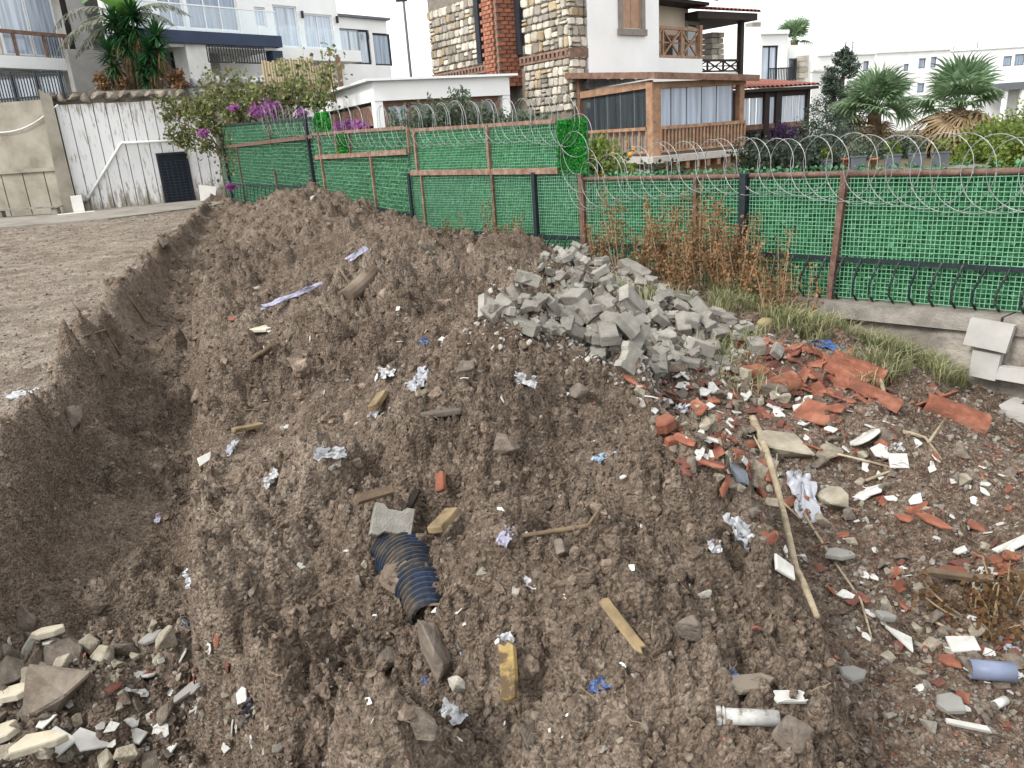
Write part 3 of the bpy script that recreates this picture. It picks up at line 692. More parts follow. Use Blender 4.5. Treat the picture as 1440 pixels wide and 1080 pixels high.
# ------------------------------------------------------------------ far ground: gardens and hillside behind the walls
M_EARTH = mat('garden earth', [rgb('4a4234'), rgb('6a6048'), rgb('5c6440')], 0.6, 0.95, 0.4, 8)
def build_hillside():
    ys = np.concatenate([np.linspace(-30, 34, 65), np.geomspace(36, 900, 40)]); xs = np.concatenate([-np.geomspace(700, 14, 30), np.linspace(-13, 13, 53), np.geomspace(14, 700, 30)])
    X, Y = np.meshgrid(xs, ys)
    left = _sm((-4 - X) / 14) ; up = _sm((Y - 30.8) / 9)
    Z = -1.3 + 1.35 * _sm((Y - 8) / 12) * _sm((X - fence_x(Y) - 1.2) / 2.5) + left * up * 4.0 - 1.6 * _sm((Y - 45) / 60) * (1 - left) + 0.2 * fbm(X * .3, Y * .3, 3, 71)
    # stays below the lot itself
    Z = np.where((X < fence_x(Y) + .5) & (Y < 30.5), -1.6, Z)
    v = np.stack([X, Y, Z], -1).reshape(-1, 3); nr, nc = X.shape; idx = np.arange(nr * nc).reshape(nr, nc)
    fq = np.stack([idx[:-1, :-1], idx[:-1, 1:], idx[1:, 1:], idx[1:, :-1]], -1).reshape(-1, 4)
    o = bpy.data.objects.new('hillside', np_mesh('hillside', v, fq, M_EARTH, True)); link(o); tag(o, kind='structure')
build_hillside()

# ------------------------------------------------------------------ far boundary: beige wall, white board wall, stone coping, door
M_BEIGE = mat('stained beige concrete', [rgb('827b6e'), rgb('a29b8c'), rgb('b4ad9f'), rgb('979080')], 0.7, 0.93, 0.25, 20)
def peeling():
    m = bpy.data.materials.new('peeling white paint on boards'); m.use_nodes = True; nt = m.node_tree; n = nt.nodes; L = nt.links; b = n['Principled BSDF']; b.inputs['Roughness'].default_value = 0.85
    tc = n.new('ShaderNodeTexCoord'); mp = n.new('ShaderNodeMapping'); mp.inputs['Scale'].default_value = (5, 5, 0.9); L.new(tc.outputs['Object'], mp.inputs['Vector'])
    nz = n.new('ShaderNodeTexNoise'); nz.inputs['Scale'].default_value = 1.6; nz.inputs['Detail'].default_value = 9; nz.inputs['Roughness'].default_value = 0.7; L.new(mp.outputs['Vector'], nz.inputs['Vector'])
    sx = n.new('ShaderNodeSeparateXYZ'); L.new(tc.outputs['Object'], sx.inputs['Vector'])
    def mr(a, b_, c, d):
        q = n.new('ShaderNodeMapRange'); q.inputs['From Min'].default_value = a; q.inputs['From Max'].default_value = b_; q.inputs['To Min'].default_value = c; q.inputs['To Max'].default_value = d; L.new(sx.outputs['Z'], q.inputs['Value']); return q.outputs['Result']
    lo = mr(0.0, 1.0, 0.20, 0.0); hi = mr(2.6, 3.6, 0.0, 0.10)       # splash dirt at the foot, run-off stains under the coping
    a1 = n.new('ShaderNodeMath'); a1.operation = 'ADD'; L.new(nz.outputs['Fac'], a1.inputs[0]); L.new(lo, a1.inputs[1])
    a2 = n.new('ShaderNodeMath'); a2.operation = 'ADD'; L.new(a1.outputs[0], a2.inputs[0]); L.new(hi, a2.inputs[1])
    r = n.new('ShaderNodeValToRGB'); L.new(a2.outputs[0], r.inputs['Fac'])
    for _ in range(2): r.color_ramp.elements.new(0.5)
    for e, (p, c) in zip(r.color_ramp.elements, [(0.0, (0.76, 0.76, 0.77)), (0.555, (0.68, 0.68, 0.68)), (0.645, (0.36, 0.33, 0.29)), (0.78, (0.20, 0.17, 0.13))]): e.position = p; e.color = (*c, 1)
    L.new(r.outputs['Color'], b.inputs['Base Color']); return m
M_PEEL = peeling()
W0 = at_z(112, 299, 0.0); W1 = (-10.35, 30.5)
FW = Fac(W0, W1)
r = FW.root('white_board_wall', 'tall white painted wall of vertical boards with peeling paint behind the plateau', 'wall')
ztop = FW.hit(110, 146)[1]; xdoor = FW.rect(226, 214, 270, 290)
xe = FW.hit(312, 240)[0]; nb = 13
for i in range(nb):
    a = 0.02 + (xe - .02) * i / nb; b_ = 0.02 + (xe - .02) * (i + 1) / nb - 0.025; y = random.uniform(0, 0.02)
    zt_ = ztop + random.uniform(-.01, .01); d0, d1 = xdoor[0] - .005, xdoor[1] + .005
    if b_ <= d0 or a >= d1: MB().box(a, b_, y, 0.2, -.05, zt_).build('board', M_PEEL, r); continue
    MB().box(a, b_, y, 0.2, xdoor[3] + .01, zt_).build('board', M_PEEL, r)
    if a < d0: MB().box(a, d0, y, 0.2, -.05, xdoor[3] + .007).build('board', M_PEEL, r)
    if b_ > d1: MB().box(d1, b_, y, 0.2, -.05, xdoor[3] + .007).build('board', M_PEEL, r)
MB().box(0, xe + .4, 0.2, 0.5, -0.1, ztop - .02).build('backing', M_BEIGE, r)
mb = MB(); mb.prism([(-0.5, -0.1), (-0.02, -0.1), (-0.02, ztop + .25), (-0.35, ztop + .5)], -0.25, 0.5, 'y'); mb.build('end_pier', M_BEIGE, r)
# rough stone coping
M_RUBBLE = mat('coping stone', [rgb('756d62'), rgb('938a7d'), rgb('a9a093')], 2.5, 0.93, 0.4, 25, obj_var=0.25)
MB().box(-0.3, FW.hit(252, 140)[0], 0.17, 0.55, ztop + .02, ztop + .40).build('coping_bed', M_MORTAR, r)
x = -0.28; xend = FW.hit(250, 140)[0]
def rock_mesh(name, m, n=16, flat=1.0, seed=None, rough=0.0):
    rg = np.random.default_rng(seed); bm = bmesh.new(); P = rg.normal(size=(n, 3)); P /= np.linalg.norm(P, axis=1, keepdims=True); P *= rg.uniform(0.75, 1.1, (n, 1)); P[:, 2] *= flat
    P[:, 0] *= 0.5 * rg.uniform(.8, 1.1); P[:, 1] *= 0.5 * rg.uniform(.65, 1); P[:, 2] *= 0.5
    for q in P: bm.verts.new(q)
    h = bmesh.ops.convex_hull(bm, input=list(bm.verts)); bmesh.ops.delete(bm, geom=[v for v in h['geom_interior'] if isinstance(v, bmesh.types.BMVert)] if h.get('geom_interior') else [], context='VERTS')
    loose = [v for v in bm.verts if not v.link_faces]; bmesh.ops.delete(bm, geom=loose, context='VERTS')
    bmesh.ops.bevel(bm, geom=list(bm.edges), offset=0.025, segments=1, affect='EDGES')
    if rough > 0:
        bmesh.ops.triangulate(bm, faces=bm.faces); bmesh.ops.subdivide_edges(bm, edges=[e for e in bm.edges if e.calc_length() > .09], cuts=2, use_grid_fill=True)
        co = np.array([v.co for v in bm.verts]); q = rg.uniform(0, 40); dn = fbm(co[:, 0] * 5 + co[:, 2] * 3 + q, co[:, 1] * 5 - co[:, 2] * 4, 4, 5) * rough + .4 * rough * fbm(co[:, 0] * 16 + co[:, 2] * 11 + q, co[:, 1] * 16 - co[:, 2] * 9, 2, 6)
        for v, k in zip(bm.verts, dn): v.co *= 1 + float(k)
    bmesh.ops.recalc_face_normals(bm, faces=bm.faces); me = bpy.data.meshes.new(name); bm.to_mesh(me); bm.free(); me.materials.append(m); return me
COPST = [rock_mesh('stone', M_RUBBLE, 18, 0.9, 100 + k) for k in range(6)]
while x < xend:
    w = random.uniform(0.28, 0.5)
    o = bpy.data.objects.new('stone', random.choice(COPST)); o.location = (x + w / 2, -0.02, ztop + .21 + random.uniform(-.04, .04)); o.scale = (w * 1.35, 0.5, random.uniform(.38, .46)); o.rotation_euler = (0, random.uniform(-.2, .2), 0); link(o, r); x += w * .98
# door
r = FW.root('metal_door', 'dark blue latticed metal door in the white board wall', 'door')
s0, s1, z0, z1 = xdoor
mb = MB(); mb.box(s0, s0 + .06, -.05, .05, z0, z1); mb.box(s1 - .06, s1, -.05, .05, z0, z1); mb.box(s0 + .06, s1 - .06, -.05, .05, z1 - .07, z1); mb.build('door_frame', M_DARKF, r)
MB().box(s0 + .06, s1 - .06, 0.0, 0.04, z0, z1 - .07).build('door_leaf', mat('dark blue door panel', [rgb('10161f'), rgb('1c2736')], 5, .5), r)
ML = mat('door lattice', [rgb('2a3444'), rgb('3a465a')], 7, .5)
for k in range(16):
    z = z0 + .05 + (z1 - z0 - .35) * k / 15; MB().bar((s0 + .07, -.02, z), (s1 - .07, -.02, z), .018).build('lattice_bar', ML, r)
for k in range(6):
    xx = s0 + .1 + (s1 - s0 - .2) * k / 5; MB().bar((xx, -.035, z0 + .03), (xx, -.035, z1 - .3), .016).build('lattice_bar', ML, r)
# pale pipe on the wall
M_PVC = mat('white plastic pipe', [(0.62, 0.62, 0.61), (0.74, 0.74, 0.73)], 4, 0.5)
a = FW.hit(122, 281); b_ = FW.hit(170, 201); c = FW.hit(256, 198)
r = FW.root('drain_pipe', 'white drain pipe bent across the white board wall', 'pipe')
MB().tube([(a[0], -.10, a[1]), (b_[0] - .03, -.10, b_[1] - .05), (b_[0] + .06, -.10, b_[1])], .05, 8).build('slanting_run', M_PVC, r, True)
MB().tube([(b_[0] + .03, -.10, b_[1]), (c[0], -.10, c[1])], .045, 8).build('level_run', M_PVC, r, True)
MB().tube([(a[0] - .42, -.35, a[1] - .55), (a[0] - .42, -.3, a[1] - .12), (a[0] - .2, -.2, a[1] + .02), (a[0] + .03, -.1, a[1])], .085, 8).build('elbow', mat('dirty grey pipe', [rgb('9a958d'), rgb('b8b3aa')], 5, .6), r, True)
# beige wall left of it
B0 = at_z(-240, 322, 0.0); B1 = at_z(106, 300, 0.0)
FBW = Fac(B0, B1); r = FBW.root('beige_retaining_wall', 'stained beige concrete retaining wall with a ledge and vertical joints at far left', 'wall')
zt = FBW.hit(40, 141)[1]; zl = FBW.hit(50, 241)[1]; L_ = FBW.len
MB().box(0, L_ - .15, 0.12, 0.6, zl + .10, zt).build('upper_wall', M_BEIGE, r)
MB().box(0, L_ - .15, -0.06, 0.6, zl - .02, zl + .10).build('ledge', M_BEIGE, r)
n = 12
for i in range(n):
    a, b_ = L_ * i / n, L_ * (i + 1) / n - .04
    MB().box(a, b_ - (.15 if i == n - 1 else 0), 0.0 + random.uniform(0, .01), 0.4, -0.1, zl - .02).build('panel', M_BEIGE, r)
MB().box(0, L_ - .2, 0.4, 0.55, -0.1, zl - .03).build('core', M_BEIGE, r)
r = FBW.root('hanging_cable', 'pale cable sagging across the beige wall', 'cable')
pa, pb = FBW.hit(-30, 185), FBW.hit(80, 147)
MB().tube([(pa[0] + (pb[0] - pa[0]) * t, 0.05, pa[1] + (pb[1] - pa[1]) * t - .35 * math.sin(math.pi * t)) for t in [k / 12 for k in range(13)]], .02, 6).build('cable', M_PVC, r, True)
# plank bench, foam boards by the wall
M_FOAM = mat('dusty white foam board', [(0.62, 0.60, 0.56), (0.74, 0.72, 0.68)], 3, .9, .1)
p = FBW.rect(-60, 292, 103, 299); r = FBW.root('plank', 'grey plank lying on blocks at the foot of the beige wall', 'plank')
MB().box(p[0], p[1], -.75, -.45, .28, .33).build('board', M_CONC, r)
for t in (.5, .97): xx = p[0] + (p[1] - p[0]) * t; MB().box(xx - .2, xx, -.7, -.5, -.05, .28).build('block', M_CONC, r)
r = FW.root('foam_block', 'upright white foam block beside the drain pipe elbow', 'foam block'); q = FW.rect(101, 275, 117, 298, -.6)
MB().box(q[0], q[1], -.75, -.45, -.02, q[3]).build('upright_piece', M_FOAM, r); MB().box(q[0] - .5, q[1] + .3, -1.15, -.8, -.02, .06).build('flat_piece', M_FOAM, r)
r = FW.root('leaning_board', 'white plastic tray leaning on the board wall right of the door', 'tray'); q = FW.rect(276, 261, 301, 284, -.5)
Mt = Matrix.Translation((q[0], -.75, 0)) @ Matrix.Rotation(.22, 4, 'Y') @ Matrix.Rotation(-.35, 4, 'X')
h = q[3] - q[2] + .1; w = q[1] - q[0]
MB().prism([(0.08, .01), (w - .06, .01), (w, h), (0, h)], 0, .05, 'y', Mt).build('tray_face', M_FOAM, r)
MB().box(-.05, w + .25, -.25, .35, .0, .05, Matrix.Translation((q[0], -.85, 0))).build('tray_base', M_FOAM, r)

# concrete strip along the wall
M_PATH = mat('dusty concrete path', [rgb('7c766d'), rgb('989187'), rgb('a8a196')], 1.2, .93, .3, 20)
def path_strip():
    pts = [at_z(-320, 338, 0), at_z(0, 322, 0), at_z(150, 310, 0), at_z(300, 291, 0), at_z(316, 287, 0)]
    back = [(B0[0] - 3, B0[1] + 1.2), (B0[0] + (B1[0] - B0[0]) * .6, B0[1] + (B1[1] - B0[1]) * .6), (W0[0], W0[1] + .2), (-11.5, 29.9), (-10.4, 30.6)]
    V = []; 
    for (a, b_) in zip(pts, back):
        V += [(a[0], a[1], .055), (b_[0], b_[1], .055), (a[0], a[1] - .02, -.15)]
    Fq = []
    for i in range(len(pts) - 1):
        k = 3 * i; Fq += [(k, k + 3, k + 4, k + 1), (k + 2, k + 5, k + 3, k)]
    o = MB().add(V, Fq).build('path', M_PATH, None); tag(o, kind='structure')
path_strip()

# ------------------------------------------------------------------ house far left above the beige wall
P0 = at_y(-60, 100, 30.2)[:2]; P1 = at_y(140, 100, 35.5)[:2]
F = Fac(P0, P1); r = F.root('glazed_house', 'white house with big balcony glazing and brown rail above the beige wall', 'house')
D = 6.0
zb = F.hit(40, 140)[1]; zband = F.rect(0, 79, 100, 101)
xe = F.hit(142, 50)[0]; xg = F.hit(98, 40)[0]
z90 = line_z(F, (0, 79), (108, 84)); 
zfl = F.hit(50, 80)[1]; zfb = F.hit(50, 97)[1]; zhi = F.hit(50, -80)[1]
MB().box(-2, xg, 0.0, .5, zfb, zfl).build('balcony_band', M_WHITE, r)
MB().box(-2, xe, D, D + .2, zb - 3, zhi).build('rear_wall', M_WHITE, r)
MB().box(xg + .35, xe, .6, D, zb - 3, zhi).build('wall', M_WHITE2, r)
MB().box(-2, xg + .3, .25, D, zfl - .04, zfl).build('balcony_floor', M_CREAM, r)
MB().box(-2, xg + .3, -.3, D, zhi, zhi + .3).build('roof', M_WHITE, r)
MB().box(-2, xg, 1.0, 1.2, zb - 3, zfb + .1).build('lower_wall', M_WHITE, r)
for px in (-40, 10, 52):
    a = F.hit(px, 30)[0]; b_ = a + (F.hit(52, 30)[0] - F.hit(10, 30)[0])
    window(F, (a, min(b_, xg) - .03, zfl + .1, zhi), 0.55, M_WFRAME, G_PALE, 1, 1, .05)
rail = line_z(F, (0, 43), (95, 51)); zr = F.hit(50, 47)[1]
rr = MB().bar((-2, .05, zr), (xg, .05, zr), .12, .13).build('railing', M_TIMBER2, r)
for px in (-30, 22, 64, 93): xx = F.hit(px, 60)[0]; MB().bar((xx, .05, zfl), (xx, .05, zr), .09).build('baluster', M_TIMBER2, rr)
for i in range(9): xx = xg - .1 - .12 * i; MB().bar((xx, .1, zfl), (xx, .1, zr), .02).build('baluster', M_IRON, rr)
MB().bar((xg, .08, zfl - .2), (xg, .08, zhi), .16).build('corner_post', M_DTIMBER, r)
c = F.rect(107, 82, 123, 126); MB().box(c[0], c[1], -.1, .5, zb - 3, c[3]).build('pillar', M_WHITE2, r)
# its yard fence just above the beige wall
r = FBW.root('bar_fence', 'dark iron bar fence on top of the beige wall', 'fence')
zf1 = FBW.hit(40, 103)[1]; xA = FBW.hit(-60, 120)[0]; xB = FBW.hit(82, 120)[0]
for z in (zf1, zt + .12): MB().bar((xA, .35, z + (0 if z < zf1 else .12)), (xB, .35, z - (0 if z < zf1 else .05)), .05).build('rail', M_IRON, r)
for i in range(34): xx = xA + (xB - xA) * i / 33; MB().bar((xx, .35, zt), (xx, .35, zf1 + .05 + .12 * (1 - i / 33)), .028 if i % 8 else .07).build('bar', M_IRON, r)
r = FBW.root('sheet_screen', 'pale blue white sheet screen behind the bar fence', 'screen')
for i in range(6):
    a = xA + (xB - xA) * i / 6; MB().box(a, a + (xB - xA) / 6 - .03, .42, .45, zt + .03, zf1 - .1).build('sheet', mat('pale sheet', [(0.5, .56, .62), (.62, .67, .72)], 2, .6) if i == 0 else bpy.data.materials['pale sheet'], r)

# ------------------------------------------------------------------ modern white house with navy balcony
P0 = at_y(205, 60, 35.0)[:2]; P1 = at_y(556, 60, 46.0)[:2]
F = Fac(P0, P1); r = F.root('modern_house', 'modern white house with navy balcony slab and glass railing up the hill', 'house')
zg = F.hit(400, 125)[1] - 2.5
x476 = F.hit(477, 40)[0]; x556 = F.hit(556, 70)[0]; zhi = F.hit(300, -90)[1]; zlow = F.hit(515, 24)[1]
wins = [((387, 8, 420, 66), 1, M_WFRAME, G_PALE), ((429, 20, 469, 68), 2, M_WFRAME, G_PALE), ((262, -30, 333, 42), 3, M_WFRAME, G_MID), ((222, -20, 258, 38), 2, M_WFRAME, G_MID), ((359, 10, 374, 38), 1, M_WFRAME, G_PALE)]
wr = [F.rect(*w[0]) for w in wins]
holed(F, -1.5, x476, zg, zhi, wr, 0, .3, M_WHITE, r)
for w, rc in zip(wins, wr): window(F, rc, .12, w[2], w[3], w[1], 1, .07)
MB().box(-1.5, x476, 9, 9.3, zg, zhi).build('wall', M_WHITE, r); MB().box(x476 - .3, x476, .3, 9, zg, zhi).build('wall', M_WHITE, r); MB().box(-1.5, x476, .3, 9, zhi - .3, zhi - .003).build('roof', M_WHITE, r)
wins2 = [((479, 41, 521, 90), 3, M_DARKF, G_PALE), ((526, 47, 551, 92), 1, M_DARKF, G_MID)]
wr = [F.rect(*w[0], .5) for w in wins2]
holed(F, x476 + .003, x556, zg, zlow, wr, .5, .8, M_WHITE, r)
for w, rc in zip(wins2, wr): window(F, rc, .62, w[2], w[3], w[1], 1, .09)
MB().box(x476 + .003, x556 - .3, 8, 8.3, zg, zlow).build('wall', M_WHITE, r); MB().box(x556 - .3, x556 - .003, .8, 8.3, zg, zlow - .003).build('wall', M_WHITE, r); MB().box(x476, x556 - .3, .8, 8, zlow - .5, zlow - .3).build('roof', M_WHITE, r)
MB().box(x476, x556 + .15, .3, .9, zlow + .003, zlow + .12).build('parapet_cap', M_GREYP, r)
# navy slab and glass balustrade
off = -2.4
sl = F.rect(205, 44, 396, 64, off); zs1 = F.hit(300, 45, off)[1]; zs0 = F.hit(300, 62, off)[1]
xl = F.hit(196, 50, off)[0]
MB().box(xl, sl[1], off, -.003, zs0, zs1).build('balcony_slab', M_NAVY, r)
MB().box(xl, sl[1] - .2, off + .25, -.003, zs0 - .12, zs0 - .003).build('soffit', M_WHITE, r)
c = F.rect(383, 64, 397, 80, off + .2); MB().box(c[0], c[1], off + .2, off + .7, zg, zs0 - .125).build('column', M_NAVY, r)
gz = F.hit(300, 13, off)[1]; n = 7
gx = [xl + (sl[1] - xl - .1) * i / n for i in range(n + 1)]
for a, b_ in zip(gx[:-1], gx[1:]): MB().box(a + .02, b_ - .02, off + .05, off + .07, zs1, zs1 + .95).build('railing_glass', G_CLEAR, r)
MB().bar((xl, off + .06, zs1 + .97), (sl[1] - .1, off + .06, zs1 + .97), .05).build('hand_rail', M_WFRAME, r)
# right-hand balcony
bz = F.rect(452, 70, 508, 86, -1.2)
MB().box(bz[0] - 2.4, bz[1], -1.2, -.003, bz[2], bz[3]).build('balcony_slab', M_WHITE, r)
for a, b_ in ((bz[0] - 2.2, bz[0] - .7), (bz[0] - .66, bz[1])): MB().box(a, b_ - .03, -1.16, -1.14, bz[3], bz[3] + .95).build('railing_glass', G_CLEAR, r)
for px, py in ((423, 21), (472, 28), (524, 49)):
    q = F.hit(px, py); MB().tube([(q[0], -.12 if px < 500 else .4, q[1] - .16), (q[0], -.12 if px < 500 else .4, q[1] + .16)], .07, 8).build('wall_lamp', M_DARKF, r)
# ground floor under the slab, shade put into its grey wall colour
g = F.rect(240, 60, 262, 100, -.5); MB().box(-3.4, F.hit(300, 80)[0], -.4, -.05, zg, zs0 - .13).build('ground_floor_wall', mat('grey render with painted shade', [rgb('a2a09d'), rgb('bab7b2')], 2, .9), r)
w = F.rect(240, 66, 257, 96, -.4); window(F, w, -.42, M_DARKF, G_DARK, 1, 1, .06)
# beige pier and terrace bits in front
c = F.rect(259, 58, 290, 98, -2.0); MB().box(c[0], c[1], -2.2, -1.2, zg, c[3]).build('pier', M_WHITE2, r)
r = F.root('terrace_fence', 'dark bar fence on the terrace under the navy balcony', 'fence')
c = F.rect(292, 66, 372, 88, -3.2)
for z in (c[2], c[3]): MB().bar((c[0], -3.2, z), (c[1], -3.2, z), .05).build('rail', M_IRON, r)
for i in range(22): xx = c[0] + (c[1] - c[0]) * i / 21; MB().bar((xx, -3.2, c[2]), (xx, -3.2, c[3]), .035).build('bar', M_IRON, r)
P0 = at_y(255, 110, 31.0)[:2]; P1 = at_y(405, 110, 33.5)[:2]; F = Fac(P0, P1)
r = F.root('terrace_wall', 'grey white boulder terrace wall behind the bougainvillea', 'wall')
za, zb_ = F.hit(330, 104)[1], F.hit(330, 170)[1]
MB().box(0, F.len, .05, .6, zb_ - 1, za - .15).build('core', M_CONC, r)
M_BOUL = mat('pale boulder', [rgb('9a9aa0'), rgb('c4c4c8'), rgb('d6d6d8')], 1.5, .9, .3, 14, obj_var=.12)
BM = [rock_mesh('boulder', M_BOUL, 20, .9, 140 + k) for k in range(5)]
for i in range(11):
    for j in range(3):
        o = bpy.data.objects.new('boulder', random.choice(BM)); o.location = ((i + .5 * (j % 2) + .3) * F.len / 11, .02, za - .25 - .42 * j); o.scale = (F.len / 11 * 1.15, .5, .5); o.rotation_euler = (0, random.uniform(-.15, .15), 0); link(o, r)
P0 = at_y(368, 105, 31.0)[:2]; P1 = at_y(474, 105, 31.6)[:2]; F = Fac(P0, P1)
r = F.root('reed_screen', 'beige reed screen standing behind the bougainvillea', 'screen'); q = F.rect(370, 80, 470, 135)
M_REED = mat('beige reed', [rgb('a89878'), rgb('c4b494'), rgb('b5a688')], 9, .9, .3, obj_var=.12)
for i in range(26):
    a = q[0] + (q[1] - q[0]) * i / 26; MB().tube([(a + .05, 0, q[2]), (a + .05 + random.uniform(-.02, .02), 0, q[3] - random.uniform(0, .15) - (.25 if i > 18 else 0))], (q[1] - q[0]) / 50, 5).build('reed_bundle', M_REED, r)
c = F.rect(474, 80, 481, 125); MB().box(c[0], c[1], -.05, .15, c[2], c[3]).build('end_post', M_TIMBER2, r)

# ------------------------------------------------------------------ white flat-roofed annex behind the fence
P0 = at_y(527, 130, 21.0)[:2]; P1 = at_y(716, 130, 22.6)[:2]
F = Fac(P0, P1); r = F.root('white_annex', 'low white flat-roofed annex with brown window frames behind the tall fence', 'building')
zf1 = F.hit(620, 111)[1]; zf0 = F.hit(620, 138)[1]; L_ = F.len; dep = 6.0
MB().box(-.05, L_, -.05, dep, zf0, zf1).build('roof_fascia', M_WHITE, r)
MB().box(-.25, L_ + .2, -.2, dep + .1, zf1 + .003, zf1 + .06).build('roof_sheet', M_WFRAME, r)
q = F.rect(524, 138, 540, 190); MB().box(-.05, q[1], -.03, .25, -.8, zf0 - .003).build('post', M_WHITE, r)
q = F.rect(708, 138, 716, 190); MB().box(q[0], L_, -.03, .2, -.8, zf0 - .003).build('post', M_WHITE, r)
MB().box(.1, L_ - .1, dep - .1, dep, -.8, zf0).build('rear_wall', mat('interior plaster with painted shade', [rgb('6b5a4e'), rgb('7d6a5c')], 2, .9), r)  # rear wall colour darkened to carry the shade inside the annex
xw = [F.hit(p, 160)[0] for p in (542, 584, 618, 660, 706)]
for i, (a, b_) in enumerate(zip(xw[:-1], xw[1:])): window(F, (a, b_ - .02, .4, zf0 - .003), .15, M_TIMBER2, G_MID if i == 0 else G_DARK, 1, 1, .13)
# left side, slanting eave
FL = Fac(at_y(447, 140, 27.0)[:2], at_y(527, 130, 21.0)[:2])
zA = FL.hit(449, 141)[1]; zB = zf1
mb = MB(); mb.prism([(0, zA - .02), (FL.len - .06, zB - .005), (FL.len - .06, zf0 + .05), (0, zA - .42)], 0.0, .25, 'y')
o = mb.build('side_fascia', M_WHITE, r); o.matrix_parent_inverse = Matrix.Identity(4)
def to_local(o, fsrc, rootobj):
    """express a mesh made in one facade's axes in another thing's local axes"""
    Msrc = Matrix.Translation((fsrc.O[0], fsrc.O[1], 0)) @ Matrix.Rotation(fsrc.rz, 4, 'Z'); Mdst = Matrix.Translation(rootobj.location) @ Matrix.Rotation(rootobj.rotation_euler.z, 4, 'Z')
    o.data.transform(Mdst.inverted() @ Msrc); return o
to_local(o, FL, r)
o = MB().box(.1, FL.len - .4, .02, .15, zA - 1.0, zA - .5).build('side_beam', M_TIMBER2, r); to_local(o, FL, r)
o = MB().box(.1, FL.len - .4, .5, .6, -.8, zA - .4).build('side_glazing', G_DARK, r); to_local(o, FL, r)

# street lamp pole between the houses
F = Fac(at_y(570, 100, 34)[:2], at_y(620, 100, 34)[:2]); q0 = F.hit(578, 108); q1 = F.hit(567, 2)
r = F.root('lamp_pole', 'thin tall grey pole standing against the sky left of the stone house', 'pole')
MB().tube([(q0[0], 0, -1), (q0[0], 0, q1[1])], [.07, .05], 8).build('pole', M_GREYP, r); MB().box(q0[0] - .3, q0[0] + .15, -.06, .06, q1[1], q1[1] + .08).build('lamp_head', M_DARKF, r)

# ------------------------------------------------------------------ stone house
C0 = at_y(800, 60, 23.5)[:2]; SL = at_y(604, 60, 30.0)[:2]; SR = at_y(928, 60, 26.2)[:2]
F1 = Fac(SL, C0); F2 = Fac(C0, SR)
r = F1.root('stone_house', 'stone and white rendered house with red brick chimney and timber veranda', 'house')
F2.r = r
zhi = F1.hit(700, -120)[1]; z0 = -1.0
MB().box(0, F1.len - .06, .06, .5, z0, zhi).build('wall', M_MORTAR, r)
o = MB().box(.07, F2.hit(826, 60)[0], .06, .5, z0, zhi).build('wall', M_MORTAR, r); to_local(o, F2, r)
def lay_stones(f, polys_px, seed, r, xr, zr, sz=0.30):
    """irregular coursed masonry: every stone is a part, its outline jittered, set proud of the mortar"""
    rg = random.Random(seed); z = zr[0]; rows = []
    while z < zr[1]: h = sz * rg.uniform(.75, 1.25); rows.append((z, z + h)); z += h
    cnt = 0
    for (za, zb) in rows:
        x = xr[0] - rg.uniform(0, .3)
        while x < xr[1]:
            w = sz * rg.uniform(.7, 1.5); a, b_ = max(x, xr[0]), min(x + w, xr[1]); x += w
            if b_ - a < .1: continue
            parts = [(za, zb)]
            if rg.random() < .15: zm = za + (zb - za) * rg.uniform(.4, .6); parts = [(za, zm), (zm, zb)]
            for (c, d) in parts:
                g = .016; j = lambda s_: rg.uniform(-s_, s_)
                cx, cz = (a + b_) / 2, (c + d) / 2; hw, hh = (b_ - a) / 2 - g, (d - c) / 2 - g; k = .32
                ol = []
                for sx, sz_ in ((-1, -1), (1, -1), (1, 1), (-1, 1)):
                    c1 = (sx * hw, sz_ * hh * (1 - k)); c2 = (sx * hw * (1 - k), sz_ * hh)
                    ol += [c1, c2] if sx * sz_ < 0 else [c2, c1]
                ol = [ol[i] for i in (1, 0, 3, 2, 5, 4, 7, 6)] if False else ol
                ol = sorted(ol, key=lambda p: math.atan2(p[1], p[0]))
                ol = [(p[0] * (1 + j(.14)) + cx, p[1] * (1 + j(.16)) + cz) for p in ol]
                y = -rg.uniform(0, .03); n = 8
                V = [(p[0], .08, p[1]) for p in ol] + [(p[0], y + .02, p[1]) for p in ol] + [(cx + (p[0] - cx) * .82, y - .012 + j(.008), cz + (p[1] - cz) * .82) for p in ol]
                Fq = [(i, (i + 1) % n, n + (i + 1) % n, n + i) for i in range(n)] + [(n + i, n + (i + 1) % n, 2 * n + (i + 1) % n, 2 * n + i) for i in range(n)] + [tuple(2 * n + i for i in range(n))]
                o = MB().add(V, Fq).build('stone', rg.choice((M_STONE,) * 7 + (M_STONE2,) * 3 + (M_STONE3,) * 1), r)
                if f is not F1: to_local(o, f, r)
                cnt += 1
    return cnt
ns = 0
xa = F1.hit(676, 50)[0]; xb = F1.hit(733, 50)[0]; ztopv = F1.hit(700, -14)[1]
zc1 = F1.hit(710, 92)[1]
ns += lay_stones(F1, None, 1, r, (0.02, xa), (zc1 + .16, ztopv), .25)
ns += lay_stones(F1, None, 2, r, (xb + .05, F1.len - .03), (zc1 + .16, ztopv), .25)
ns += lay_stones(F1, None, 3, r, (xb + .05, F1.len - .03), (F1.hit(760, 160)[1], zc1 - .12), .25)
ns += lay_stones(F2, None, 4, r, (.02, F2.hit(826, 60)[0]), (F2.hit(815, 150)[1], ztopv), .25)
print('house stones', ns)
